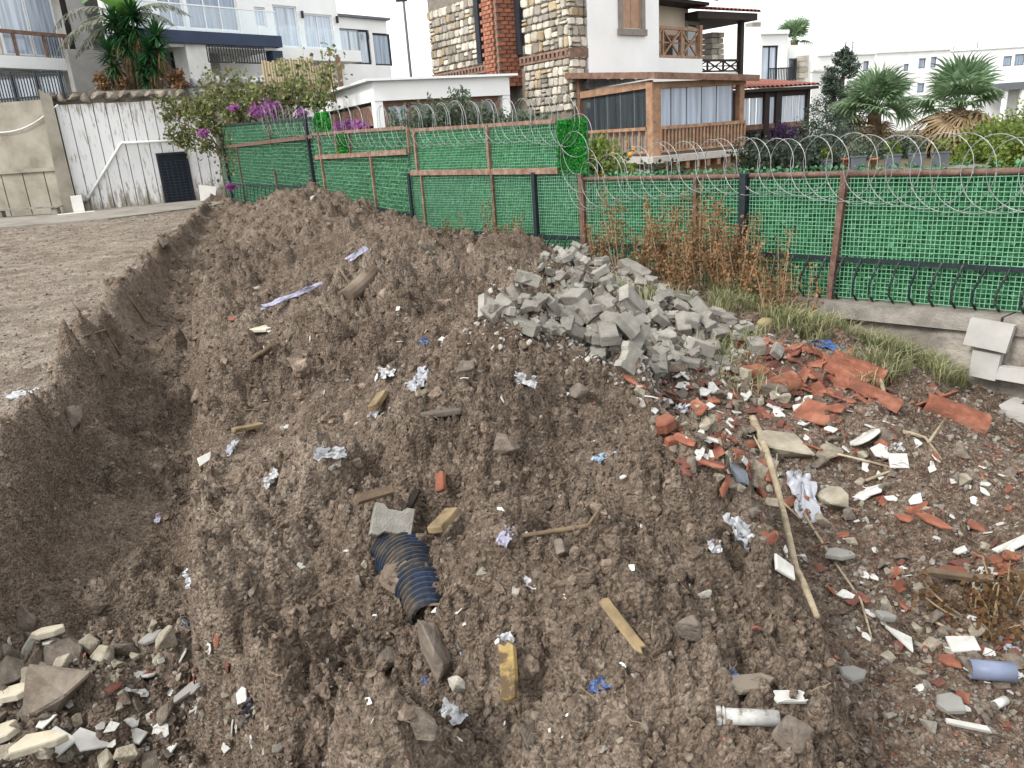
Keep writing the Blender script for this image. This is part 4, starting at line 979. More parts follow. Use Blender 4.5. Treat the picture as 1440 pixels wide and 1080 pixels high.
# brick string course: dentils between two bands
MB().box(0, F1.len, -.03, .07, zc1 + .08, zc1 + .14).build('string_course', M_BAND, r); MB().box(0, F1.len, -.03, .07, zc1 - .10, zc1 - .04).build('string_course', M_BAND, r)
bme = MB().box(-.05, .05, -.035, .06, zc1 - .037, zc1 + .077).mesh('brick', M_BAND)
for i in range(int(F1.len / .2)): 
    o = bpy.data.objects.new('brick', bme); o.location = (i * .2 + .1, 0, 0); link(o, r)
o = MB().box(.0, F2.hit(826, 60)[0], -.03, .07, zc1 - .10, zc1 + .14).build('string_course', M_BAND, r); to_local(o, F2, r)
# brick chimney breast: each brick a part of it
cd = .3
while F1.hit(699, 55, -cd)[0] < F1.hit(727, 55, 0)[0] and cd < 2.5: cd += .02
c = F1.rect(679, 50, 699, 60, -cd)
ch = MB().box(c[0] + .02, c[1] - .02, -cd + .02, .05, F1.hit(705, 109)[1] - .3, zhi).build('chimney', M_MORTAR, r)
bh = .115; z = F1.hit(705, 109)[1] - .28; row = 0
bfront = MB().box(-.13, .13, -.06, .06, -.048, .048).mesh('brick', M_BRICK); 
while z < ztopv + .1:
    n = max(3, int((c[1] - c[0]) / .29)); stp = (c[1] - c[0]) / n
    for i in range(n + 1):
        x = c[0] + stp * (i + (.5 if row % 2 else 0)); 
        if x > c[1] - .02: continue
        sx = stp * .47 / .13 if c[0] + .13 < x < c[1] - .13 else stp * .23 / .13
        xx = x if c[0] + .13 < x < c[1] - .13 else (x + stp * .24 if x < c[0] + .13 else x - .02)
        o = bpy.data.objects.new('brick', bfront); o.location = (xx, -cd, z); o.scale = (sx, 1, 1); link(o, ch)
    for i in range(max(1, int(cd / .3) + 1)):
        for sx_ in (c[0], c[1]):
            o = bpy.data.objects.new('brick', bfront); o.location = (sx_, -cd + .13 + .29 * i + (.14 if row % 2 else 0), z); o.rotation_euler = (0, 0, math.pi / 2); link(o, ch)
    z += bh; row += 1
for px in (676, 733): q = F1.rect(px - 1, 0, px + 2, 100); MB().box(q[0] - .12, q[0] + .12, -.10, .0, zc1 + .2, zhi).build('downpipe', M_DARKF, r)
# white rendered wing
s826 = F2.hit(826, 60)[0]; s926 = F2.hit(926, 60)[0]
w = F2.rect(873, -14, 900, 40, -.0)
holes = [w]
o = holed(F2, s826, s926, z0, zhi, holes, -.02, .4, M_WHITE, r); to_local(o, F2, r)
wd = MB(); wd.box(w[0] - .16, w[0], -.08, .1, w[2] - .02, w[3] + .16); wd.box(w[1], w[1] + .16, -.08, .1, w[2] - .02, w[3] + .16); wd.box(w[0] - .2, w[1] + .2, -.12, .1, w[2] - .2, w[2] - .023)
wo = wd.build('window', M_SURR, r); to_local(wo, F2, r)
for a, b_ in ((w[0], (w[0] + w[1]) / 2 - .01), ((w[0] + w[1]) / 2 + .01, w[1])):
    o = MB().box(a, b_, .0, .05, w[2], w[3]).build('shutter', M_SHUT, wo); to_local(o, F2, r)
o = MB().box(s926 - .35, s926, .4, 8, z0, zhi).build('wall', M_WHITE, r); to_local(o, F2, r)
# recessed balcony bay with crossed railing, tiled eave
F3 = Fac(F2.world(s926, .55, 0)[:2], at_y(1000, 60, 29.5)[:2]); F3.r = r
zb0 = F3.hit(960, 100)[1]; zb1 = F3.hit(960, 82)[1]; zrt = F3.hit(960, 40)[1]
s990 = F3.hit(988, 60)[0]; zev = F3.hit(960, 4)[1]
grp = []
grp.append(MB().box(0, s990, .0, .25, z0, zb1).build('balcony_parapet', M_WHITE, r))
grp.append(MB().box(0, s990 + .2, .7, .9, zb1 - .5, zev).build('wall', M_CREAM, r))
grp.append(MB().box(-.1, s990 + .3, -.08, 4, zev, zev + .1).build('eave', M_DTIMBER, r))
q = F3.rect(963, 30, 982, 80, .7); o = window(F3, (q[0], q[1], zb1, q[3]), .68, M_SURR, G_DARK, 1, 2, .12)
for x_ in [o] + list(o.children): to_local(x_, F3, r)
q2 = F3.rect(932, 50, 958, 80, .7); o = window(F3, (q2[0], q2[1], zb1, q2[3]), .68, M_TIMBER2, G_DARK, 1, 1, .12)
for x_ in [o] + list(o.children): to_local(x_, F3, r)
rl = xrail(F3, .05, s990 - .1, zb1 + .06, zrt, .1, 3, M_TIMBER, r, .075)
for x_ in [rl] + list(rl.children): to_local(x_, F3, r)
for xx in (.05, s990 - .08): grp.append(MB().box(xx - .08, xx + .08, .0, .18, zb1, zrt + .15).build('rail_post', M_TIMBER, r))
for g_ in grp: to_local(g_, F3, r)
before = set(r.children); tile_row(F3, -.1, s990 + .5, -.3, 3, zev + .12, zev + 1.0, r, .22)
_done = False
for x_ in set(r.children) - before:
    Msrc = Matrix.Translation((F3.O[0], F3.O[1], 0)) @ Matrix.Rotation(F3.rz, 4, 'Z'); Md = Matrix.Translation(r.location) @ Matrix.Rotation(r.rotation_euler.z, 4, 'Z')
    x_.matrix_local = Md.inverted() @ Msrc @ Matrix.Translation(x_.location)
# farther porch with dark timber roof
F4 = Fac(F3.world(s990 + .05, .5, 0)[:2], at_y(1060, 60, 31.5)[:2]); F4.r = r
gl = []; zr0 = F4.hit(1028, 30)[1]; zr1 = F4.hit(1028, 20)[1]; s45 = F4.hit(1041, 60)[0]; zbb = F4.hit(1020, 100)[1]
gl.append(MB().box(-.1, s45 + .45, -.4, 3, zr0, zr1).build('porch_roof', M_DTIMBER, r))
gl.append(MB().box(s45 - .09, s45 + .09, -.1, .08, z0, zr0).build('porch_post', M_DTIMBER, r))
gl.append(MB().box(0, s45 + .2, 0, 3, zbb - .25, zbb - .05).build('porch_floor', M_WHITE, r))
gl.append(MB().box(-.05, s45 + 1.0, 3.0, 3.2, z0, zr0).build('wall', M_WHITE, r))
for g_ in gl: to_local(g_, F4, r)
rl = xrail(F4, 0, s45 - .1, zbb, F4.hit(1020, 85)[1], -.02, 3, M_DTIMBER, r, .06)
for x_ in [rl] + list(rl.children): to_local(x_, F4, r)
pier = F4.rect(1001, 45, 1018, 84, .9)
for k in range(5):
    for m_ in range(2):
        zz = pier[2] + (pier[3] - pier[2]) * k / 5; a = pier[0] + (pier[1] - pier[0]) * m_ / 2
        o = MB().box(a + .015, a + (pier[1] - pier[0]) / 2 - .01, .9 + random.uniform(-.03, .03), 1.4, zz + .012, zz + (pier[3] - pier[2]) / 5 - .012).build('stone', M_STONE, r); to_local(o, F4, r)
before = set(r.children); tile_row(F4, -.1, s45 + .5, -.5, 3, zr1 + .02, zr1 + .7, r, .22)
for x_ in set(r.children) - before:
    Msrc = Matrix.Translation((F4.O[0], F4.O[1], 0)) @ Matrix.Rotation(F4.rz, 4, 'Z'); Md = Matrix.Translation(r.location) @ Matrix.Rotation(r.rotation_euler.z, 4, 'Z')
    x_.matrix_local = Md.inverted() @ Msrc @ Matrix.Translation(x_.location)

# glazed timber veranda on its own deck
VC = at_y(919, 160, 20.0)[:2]; VL = F2.world(F2.hit(812, 130)[0], -.05, 0)[:2]; VR = at_y(1046, 160, 21.3)[:2]
G1 = Fac(VL, VC); G2 = Fac(VC, VR)
r = G2.root('veranda', 'glazed timber veranda with baluster railing in front of the stone house', 'veranda')
zdk = G2.hit(980, 214)[1]; zr = G2.hit(980, 176)[1]; zgt = G2.hit(980, 122)[1]; zbm = G2.hit(980, 113)[1]; zrf = G2.hit(980, 104)[1]
L2 = G2.len - .15; L1 = G1.len
loc = []
def p1(mb, name, m, par=None): o = mb.build(name, m, par or r); to_local(o, G1, r); return o
# posts
for xx, w_ in ((0, .26), (L2 - .0, .16)): MB().box(xx - w_ / 2, xx + w_ / 2, -w_ / 2, w_ / 2, zdk, zbm).build('post', M_TIMBER, r)
p1(MB().box(.02, .2, -.08, .08, -.8, G1.hit(815, 110)[1]), 'post', M_TIMBER2)
# beams
MB().box(.1, L2 + .1, -.1, .1, zgt, zbm).build('beam', M_TIMBER, r)
zl_a = G1.hit(820, 133)[1]; zl_b = G1.hit(912, 118)[1]
p1(MB().add([(.2, -.06, zl_a - .1), (L1 - .1, -.06, zl_b - .1), (L1 - .1, .06, zl_b - .1), (.2, .06, zl_a - .1), (.2, -.06, zl_a + .08), (L1 - .1, -.06, zl_b + .08), (L1 - .1, .06, zl_b + .08), (.2, .06, zl_a + .08)], [(0, 3, 2, 1), (4, 5, 6, 7), (0, 1, 5, 4), (1, 2, 6, 5), (2, 3, 7, 6), (3, 0, 4, 7)]), 'beam', M_TIMBER)
# roof: sloping sheet with brown edge
Wv = [G1.world(-.1, -.35, G1.hit(806, 106, -.35)[1]), G2.world(-.2, -.35, G2.hit(917, 108, -.35)[1]), G2.world(L2 + .3, -.35, G2.hit(1047, 112, -.35)[1])]
Wv.append(Wv[0] + Wv[2] - Wv[1])
Mi = (Matrix.Translation(r.location) @ Matrix.Rotation(r.rotation_euler.z, 4, 'Z')).inverted(); Wl = [Mi @ q for q in Wv]
n = 4; MB().add([tuple(q) for q in Wl] + [(q.x, q.y, q.z + .05) for q in Wl], [tuple(range(n - 1, -1, -1)), tuple(range(n, 2 * n))] + [(i, (i + 1) % n, n + (i + 1) % n, n + i) for i in range(n)]).build('roof', M_TIMBER2, r)
MB().bar(Wl[0] + Vector((0, 0, .03)), Wl[1] + Vector((0, 0, .03)), .06, .15).build('roof_edge', M_TIMBER2, r); MB().bar(Wl[1] + Vector((0, 0, .028)), Wl[2] + Vector((0, 0, .028)), .06, .15).build('roof_edge', M_TIMBER2, r)
# front glazing: five panes; side: four
zgb = zr + .05
q = [G2.hit(p, 150)[0] for p in (926, 944, 966, 987, 1008, 1030)]
for a, b_ in zip(q[:-1], q[1:]):
    MB().box(a + .012, b_ - .012, .02, .04, zdk + .3, zgt).build('glass_pane', G_LIGHT, r); MB().box(b_ - .012, b_ + .012, .01, .05, zdk + .3, zgt).build('glazing_bar', M_GREYP, r)
q = [.2 + (L1 - .4) * k / 5 for k in range(6)]
for k, (a, b_) in enumerate(zip(q[:-1], q[1:])):
    zt_ = zl_a + (zl_b - zl_a) * ((a + b_) / 2 / L1) - .1
    p1(MB().box(a + .012, b_ - .012, .02, .04, zdk + .3, zt_), 'glass_pane', G_DARK); p1(MB().box(b_ - .012, b_ + .012, .01, .05, zdk + .3, zt_), 'glazing_bar', M_GREYP)
    p1(MB().box(a + .012, b_ - .012, .02, .04, zt_ + .22, max(zt_ + .26, G1.hit(806 + 112 * (a + b_) / 2 / L1, 110)[1])), 'glass_pane', G_DARK)
# railing
def baluster_rail(f, s0, s1, n, conv):
    rr = MB().bar((s0, -.14, zr), (s1, -.14, zr), .07, .08).build('railing', M_TIMBER, r)
    kids = [MB().bar((s0, -.14, zdk + .1), (s1, -.14, zdk + .1), .05).build('bottom_rail', M_TIMBER, rr)]
    for i in range(n + 1): xx = s0 + (s1 - s0) * i / n; kids.append(MB().bar((xx, -.14, zdk + .12), (xx, -.14, zr - .03), .045).build('baluster', M_TIMBER, rr))
    if conv:
        for x_ in [rr] + kids: to_local(x_, G1, r)
baluster_rail(G2, .12, L2 + .05, 24, False); baluster_rail(G1, .3, L1 - .1, 11, True)
# low timber backing behind the front railing, deck edge, joists and carrying beams
M_GBOARD = mat('grey weathered board', [rgb('8e8680'), rgb('a8a09a')], 5, .9, .1)
MB().box(.15, L2, -.04, .0, zdk, zdk + .62).build('infill_board', M_GBOARD, r)
p1(MB().box(.2, L1 - .1, -.04, .0, zdk, zdk + .62), 'infill_board', M_GBOARD)
MB().box(-.35, L2 + .15, -.42, 4, zdk - .16, zdk).build('deck_edge', mat('whitish deck edge', [rgb('b8b0a8'), rgb('d0cac2')], 4, .85), r)
for i in range(9): xx = .1 + (L2 - .1) * i / 8; MB().box(xx - .05, xx + .05, -.38, 3.5, zdk - .34, zdk - .163).build('joist', M_TIMBER, r)
for k in range(3): MB().box(.1 + .25 * k, L2 - .35, .05 + .35 * k, .3 + .35 * k, zdk - .62 - .3 * k, zdk - .343 - .3 * k).build('bearer', M_TIMBER if k % 2 else M_SHUT, r)
MB().box(.5, L2 - .6, .6, 3, -.8, zdk - .9).build('plinth', M_RENDER, r)

# ------------------------------------------------------------------ white neighbour house with dark glazed porch
P0 = at_y(1030, 100, 42.0)[:2]; P1 = at_y(1145, 100, 44.0)[:2]; F = Fac(P0, P1)
r = F.root('neighbour_house', 'white flat-roofed house with blue tall window behind the veranda', 'house')
def block(px0, px1, pyt, off, m=M_WHITE, dep=6, holes=()):
    a = F.hit(px0, pyt + 20, off)[0]; b_ = F.hit(px1, pyt + 20, off)[0]; zt_ = F.hit((px0 + px1) / 2, pyt, off)[1]
    hs = [F.rect(*h[0], off) for h in holes]
    holed(F, a, b_, -1, zt_, hs, off, off + .3, m, r); MB().box(a, a + .25, off + .3, off + dep, -1, zt_).build('wall', m, r); MB().box(b_ - .25, b_, off + .3, off + dep, -1, zt_).build('wall', m, r)
    MB().box(a + .25, b_ - .25, off + .3, off + dep, zt_ - .35, zt_ - .2).build('roof', m, r)
    for h, rc in zip(holes, hs): window(F, rc, off + .1, h[1], h[2], h[3], 1, .08)
block(1026, 1071, 38, 1.5, holes=[((1045, 63, 1055, 99), M_DARKF, G_MID, 1)])
block(1070, 1108, 46, 0.0, holes=[((1071.5, 64, 1094, 116), M_DARKF, G_PALE, 2)])
block(1108.5, 1141, 63, 0.8, holes=[((1108.9, 82, 1122, 113), M_GREYP, G_DARK, 1)])
q = F.rect(1069, 42, 1110, 48, -.1); MB().box(q[0], q[1], -.12, -.003, q[2], q[3]).build('cornice', M_WHITE, r)
q = F.rect(1058, 31, 1070, 46, 2.2); MB().box(q[0], q[1], 2.2, 2.8, q[2] - .5, q[3]).build('chimney', M_SURR, r)
q = F.rect(1124, 78, 1136, 110, .6)
for k in range(4):
    zz = q[2] + (q[3] - q[2]) * k / 4; MB().box(q[0], q[1], .55, .798, zz + .01, zz + (q[3] - q[2]) / 4 - .01).build('stone', M_STONE, r)
q = F.rect(1081, 96, 1119, 116, -1.0)
rr = MB().bar((q[0], -1, q[3]), (q[1], -1, q[3]), .06).build('railing', M_IRON, r)
for i in range(18): xx = q[0] + (q[1] - q[0]) * i / 17; MB().bar((xx, -1, q[2]), (xx, -1, q[3]), .035).build('baluster', M_IRON, rr)
MB().box(q[0] - .5, q[1] + .1, -1.05, -.003, q[2] - .2, q[2] - .02).build('balcony_slab', M_WHITE, r)
P0 = at_y(1033, 150, 34.0)[:2]; P1 = at_y(1143, 150, 35.5)[:2]; F = Fac(P0, P1)
r = F.root('dark_porch', 'dark timber glazed porch with tiled roof beside the veranda', 'porch')
zt_ = F.hit(1090, 124)[1]; zb_ = F.hit(1090, 198)[1]; zgt = F.hit(1090, 136)[1]; zgb = F.hit(1090, 173)[1]; zx = F.hit(1090, 180)[1]
MB().box(-.4, F.len, -.3, 4, zt_ - .12, zt_).build('roof_board', M_DTIMBER, r); tile_row(F, -.4, F.len, -.35, 3.5, zt_ + .02, zt_ + .5, r, .24)
MB().box(-.3, F.len - .25, -.05, .1, zgt, zt_ - .123).build('beam', M_DTIMBER, r); MB().box(-.3, F.len - .25, -.05, .1, zx, zgb).build('beam', M_TIMBER2, r)
for a, b_ in ((1073, 1080), (1089, 1097), (1132, 1136), (1028, 1035)): q = F.rect(a, 130, b_, 190); MB().box(q[0], q[1], -.1, .1, zb_ - 2, zt_ - .123).build('post', M_DTIMBER, r)
for a, b_, n in ((1035, 1073, 4), (1080, 1089, 1), (1097, 1132, 4)):
    q0, q1 = F.hit(a, 155)[0], F.hit(b_, 155)[0]
    for k in range(n): s_ = (q1 - q0) / n; MB().box(q0 + k * s_ + .03, q0 + (k + 1) * s_ - .03, .0, .02, zgb, zgt).build('glass_pane', G_PALE, r)
xrail(F, F.hit(1040, 185)[0], F.hit(1134, 185)[0], zb_, zx - .05, -.05, 7, M_DTIMBER, r, .06)
MB().box(-.3, F.len - .25, .1, .2, zb_ - 2, zx).build('inner_wall', M_GREYP, r)
q = F.rect(1136, 180, 1151, 193); r = F.root('white_cabinet', 'small white cabinet beside the dark porch', 'cabinet')
MB().box(q[0], q[1], -.2, .3, q[2], q[3]).build('body', M_WFRAME, r); MB().box(q[0] - .03, q[1] + .03, -.24, .3, q[3] + .003, q[3] + .05).build('top', M_WFRAME, r); MB().box(q[0] + .05, q[1] - .05, -.1, .2, 0, q[2] - .003).build('stand', M_GREYP, r)

# ------------------------------------------------------------------ far white houses on the right
def far_house(label, px0, px1, pyt, pyb, y, wins, depth=9, lower=None):
    P0 = at_y(px0, (pyt + pyb) / 2, y)[:2]; P1 = at_y(px1, (pyt + pyb) / 2, y + 3)[:2]; f = Fac(P0, P1)
    rt = f.root('far_house', label, 'house'); zt_ = f.hit((px0 + px1) / 2, pyt)[1]; zb_ = f.hit((px0 + px1) / 2, pyb)[1] - 6
    hs = [f.rect(*w_[:4]) for w_ in wins]
    holed(f, 0, f.len, zb_, zt_, hs, 0, .3, M_WHITE, rt); MB().box(0, .3, .3, depth, zb_, zt_).build('wall', M_WHITE, rt); MB().box(f.len - .3, f.len, .3, depth, zb_, zt_).build('wall', M_WHITE, rt)
    MB().box(.3, f.len - .3, depth - .3, depth, zb_, zt_).build('wall', M_WHITE, rt); MB().box(.3, f.len - .3, .3, depth - .3, zt_ - .5, zt_ - .3).build('roof', M_WHITE, rt)
    MB().box(-.15, f.len + .15, -.15, .3, zt_ + .003, zt_ + .18).build('cornice', M_WHITE2, rt)
    for h in hs: window(f, h, .15, M_GREYP, G_MID, 1, 1, .12)
    return f, rt
far_house('distant white house with two small windows beyond the dark conifer', 1150, 1228, 78, 150, 88, [(1200, 88, 1208, 101), (1214, 86, 1222, 100)])
far_house('distant white house with paired windows between the two palms', 1229, 1332, 73, 150, 104, [(1271, 90, 1278, 100), (1292, 82, 1302, 96), (1309, 80, 1317, 95), (1290, 117, 1300, 130), (1262, 115, 1281, 128)])
f, rt = far_house('distant white house with overhanging terrace at the right edge of the picture', 1333, 1560, 66, 150, 120, [(1380, 88, 1390, 100), (1411, 79, 1423, 93), (1427, 76, 1441, 92), (1470, 75, 1484, 92)])
q = f.rect(1405, 112, 1560, 122, -4); MB().box(q[0], q[1], -4, -.003, q[2], q[3]).build('terrace_slab', M_GREYP, rt)
for p in (1412, 1436, 1480): xx = f.hit(p, 140, -3.5)[0]; MB().box(xx - .25, xx + .25, -3.8, -3.3, f.hit(p, 175)[1] - 6, q[2] - .003).build('terrace_post', M_WHITE, rt)
f, rt = far_house('small grey flat-roofed building behind the conifer', 1141, 1168, 101, 150, 70, [])
for px, y_, h_ in ((1203, 90, 2.0), (1378, 122, 2.6), (1345, 122, 1.8)):
    b_ = at_y(px, 74, y_); rr = thing('roof_antenna', {1203: 'thin antenna on the farthest white roof', 1378: 'tall thin antenna on the right white roof', 1345: 'short antenna left on the right white roof'}[px], 'antenna', tuple(b_))
    MB().bar((0, .8, -1.5), (0, .8, h_ * .6), .08).build('mast', M_GREYP, rr)
    for k in range(3): MB().bar((-.5 + .1 * k, .8, h_ * .55 - .25 * k), (.5 - .1 * k, .8, h_ * .55 - .25 * k), .05).build('element', M_GREYP, rr)
# ------------------------------------------------------------------ plants
L_BOUG = leaf_mat('bougainvillea leaf', [rgb('5c7040'), rgb('7a8e50'), rgb('98a066'), rgb('8e7e58'), rgb('4e6638'), rgb('a89070')], .6, .35)
L_PINK = leaf_mat('pink bougainvillea bract', [rgb('a85aa4'), rgb('c47cc0'), rgb('985094')], .7, .4)
L_BANANA = leaf_mat('banana leaf', [rgb('4f7f3a'), rgb('6a9a48'), rgb('7fae5c')], .45, .4)
L_GREYL = leaf_mat('dry grey banana leaf', [rgb('8a9080'), rgb('a8a898'), rgb('74806c')], .7, .35)
L_YUC = leaf_mat('yucca blade', [rgb('24502a'), rgb('34683a'), rgb('477a44')], .5, .25)
L_DEADY = leaf_mat('dead yucca blade', [rgb('8a7452'), rgb('a48c66')], .8, .3)
L_PALM = leaf_mat('fan palm blade', [rgb('66845c'), rgb('7f9c72'), rgb('a0ba92'), rgb('708e66')], .5, .3)
L_PALMD = leaf_mat('dry palm blade', [rgb('8c7454'), rgb('b49c78'), rgb('c8b292'), rgb('9e8260')], .8, .3)
L_DARK = leaf_mat('dark evergreen leaf', [rgb('3e4c40'), rgb('546454'), rgb('6c7c6a')], .6, .2)
L_SHRUB = leaf_mat('yellow green shrub leaf', [rgb('50662e'), rgb('748a3c'), rgb('94a44c'), rgb('5e7434')], .6, .35)
L_HEDGE2 = leaf_mat('dull hedge leaf', [rgb('2c3a2e'), rgb('42523c'), rgb('3a4038')], .6, .25)
L_GREY = leaf_mat('grey green rosemary leaf', [rgb('5c6a58'), rgb('76856e'), rgb('8c9880')], .7, .3)
L_DRY = leaf_mat('dried brown weed leaf', [rgb('7c5a3e'), rgb('9a7450'), rgb('b4926a'), rgb('886444')], .8, .3)
L_GRASS = leaf_mat('pale green grass blade', [rgb('8a9460'), rgb('a8ac7a'), rgb('c4be98'), rgb('7c8858'), rgb('c0b490')], .7, .35)
L_ORANGE = mat('ripe orange fruit', [rgb('c88a28'), rgb('d8a040')], 8, .5)
M_STEM = mat('brown woody stem', [rgb('4e4036'), rgb('6c5a4a')], 12, .9, .3)
M_PALE = mat('bleached stem', [rgb('a08a6c'), rgb('c0aa8a')], 12, .9, .2)
M_TRUNK = mat('fibrous palm trunk', [rgb('4a3c30'), rgb('6e5a46'), rgb('8a7258')], 6, .95, .6, 30)

def leaves(C, size, aspect=.42, up=.0, droop=None, jitter=.0):
    """leaf quads at centres C (n,3) with random directions, folded kite shape"""
    n = len(C); d = RNG.normal(size=(n, 3)); d[:, 2] += up; d /= np.linalg.norm(d, axis=1, keepdims=True)
    w = np.cross(d, RNG.normal(size=(n, 3))); w /= np.linalg.norm(w, axis=1, keepdims=True)
    L = size * RNG.uniform(.55, 1.35, (n, 1)); W = L * aspect
    v = np.stack([C - d * L * .5, C + w * W, C + d * L * .5, C - w * W], 1).reshape(-1, 3)
    return v, np.arange(n * 4).reshape(n, 4)
def clumps(n, k, rx, ry, rz, cr, c0=(0, 0, 0), shell=.55):
    """n leaf points gathered in k clumps that fill an ellipsoid unevenly"""
    u = RNG.normal(size=(k, 3)); u /= np.linalg.norm(u, axis=1, keepdims=True); u *= (shell + (1 - shell) * RNG.uniform(0, 1, (k, 1)))
    cc = u * np.array([rx, ry, rz]); idx = RNG.integers(0, k, n)
    return cc[idx] + RNG.normal(size=(n, 3)) * cr * RNG.uniform(.5, 1.3, (k, 1))[idx] + np.array(c0), cc + np.array(c0)
def bush(name, label, cat, loc, rx, ry, rz, m, n=5000, k=60, cr=.2, size=.09, trunk=True, group=None, zc=None, stem=None, shell=.5):
    r = thing(name, label, cat, loc, random.uniform(0, 6), group); zc = rz * .95 if zc is None else zc
    P, cc = clumps(n, k, rx, ry, rz, cr, (0, 0, zc), shell); P = P[P[:, 2] > -.05]
    leaf_obj('crown', [leaves(P, size)], m, r)
    if trunk:
        mb = MB()
        for c in cc[:14]: mb.tube([(0, 0, -.2), (c[0] * .3, c[1] * .3, max(.1, c[2] * .45)), tuple(c)], [.035 * rz + .01, .02 * rz + .006, .004], 5)
        mb.build('trunk', stem or M_STEM, r)
    return r

# ---- bougainvillea over the far corner
def bougainvillea():
    base = FB.world(2.2, .8, 0); r = thing('bougainvillea', 'sprawling bougainvillea with pink flowers over the far fence corner', 'shrub', tuple(base))
    C = []; stems = MB()
    spots = [(265, 190, 1.5, .9), (290, 160, 1.5, .9), (320, 140, 1.6, .9), (350, 135, 1.6, .9), (300, 180, 1.2, .7), (380, 140, 1.5, .8), (410, 135, 1.3, .7), (440, 140, 1.0, .6), (335, 160, 1.0, .7), (275, 150, .8, .7), (255, 150, .6, .6), (300, 128, .4, .6), (370, 125, .25, .7), (420, 118, .2, .6), (460, 112, .2, .5), (400, 128, .3, .7), (330, 122, .25, .6), (290, 205, .5, .5), (345, 185, .4, .4), (240, 165, .35, .5)]
    for px, py, w_, s_ in spots:
        y = 28.4 - (px - 265) / 200 * 6.0; p = at_y(px, py, y) - np.array(base)
        n = int(440 * w_); q, cc = clumps(n, 12, s_ * .85, s_ * .8, s_ * .45, .13, p, .35); C.append(q)
        stems.tube([(random.uniform(-.4, .4), 0, 0), (p[0] * .5, p[1] * .5, p[2] * .75), tuple(p)], [.05, .03, .012], 5)
    # long shoots
    for px, py in ((250, 150), (330, 95), (430, 85), (465, 70), (470, 95), (345, 215), (330, 240), (310, 255), (375, 200), (270, 210), (395, 95), (295, 105)):
        y = 28.0 - (px - 265) / 200 * 6.0; p = at_y(px, py, y) - np.array(base); b0 = at_y(px + random.uniform(-30, 20), 145, y) - np.array(base)
        mid = (p + b0) / 2 + np.array([random.uniform(-.3, .3), random.uniform(-.3, .3), .25])
        pts = [b0 * (1 - t) ** 2 + 2 * mid * t * (1 - t) + p * t * t for t in np.linspace(0, 1, 7)]; stems.tube([tuple(q) for q in pts], np.linspace(.022, .006, 7), 4)
        for q in pts: C.append(q + RNG.normal(size=(16, 3)) * .16)
    leaf_obj('crown', [leaves(np.concatenate(C), .115)], L_BOUG, r); stems.build('trunk', M_STEM, r)
    for px, py, s_ in ((372, 156, .30), (381, 152, .28), (362, 158, .22), (424, 160, .15), (382, 209, .24), (366, 212, .2), (434, 206, .2), (390, 206, .15), (286, 187, .16), (325, 262, .14), (497, 176, .2), (480, 179, .18), (508, 177, .16), (377, 150, .2), (330, 152, .12)):
        y = 27.8 - (px - 265) / 200 * 6.3; p = at_y(px, py, y - .8) - np.array(base)
        leaf_obj('flower_cluster', [leaves(p + RNG.normal(size=(110, 3)) * s_ * np.array([.55, .4, .32]), .085, .6)], L_PINK, r, 'stuff')
bougainvillea()

# ---- banana and yuccas on the terrace
def blade(mb, pts, widths, fold=.25):
    """a long leaf as a strip along pts with a folded midrib"""
    b = len(mb.v); pts = [Vector(p) for p in pts]; m = len(pts)
    for i, p in enumerate(pts):
        d = (pts[min(i + 1, m - 1)] - pts[max(i - 1, 0)]).normalized(); u = d.cross(Vector((0, 0, 1)))
        if u.length < 1e-3: u = Vector((1, 0, 0))
        u.normalize(); w = widths[i]; nrm = u.cross(d)
        for s_ in (-1, 0, 1): q = p + u * (s_ * w) + nrm * (abs(s_) * w * fold); mb.v.append((q.x, q.y, q.z))
    for i in range(m - 1):
        for k in (0, 1): mb.f.append((b + 3 * i + k, b + 3 * i + k + 1, b + 3 * i + 3 + k + 1, b + 3 * i + 3 + k))
def arch(az, el, L, drop, n=8, o=(0, 0, 0)):
    """points of an arching leaf"""
    P = []; x = z = 0.0; a = el
    for i in range(n): P.append((o[0] + x * math.cos(az), o[1] + x * math.sin(az), o[2] + z)); x += math.cos(a) * L / n; z += math.sin(a) * L / n; a -= drop / n
    return P
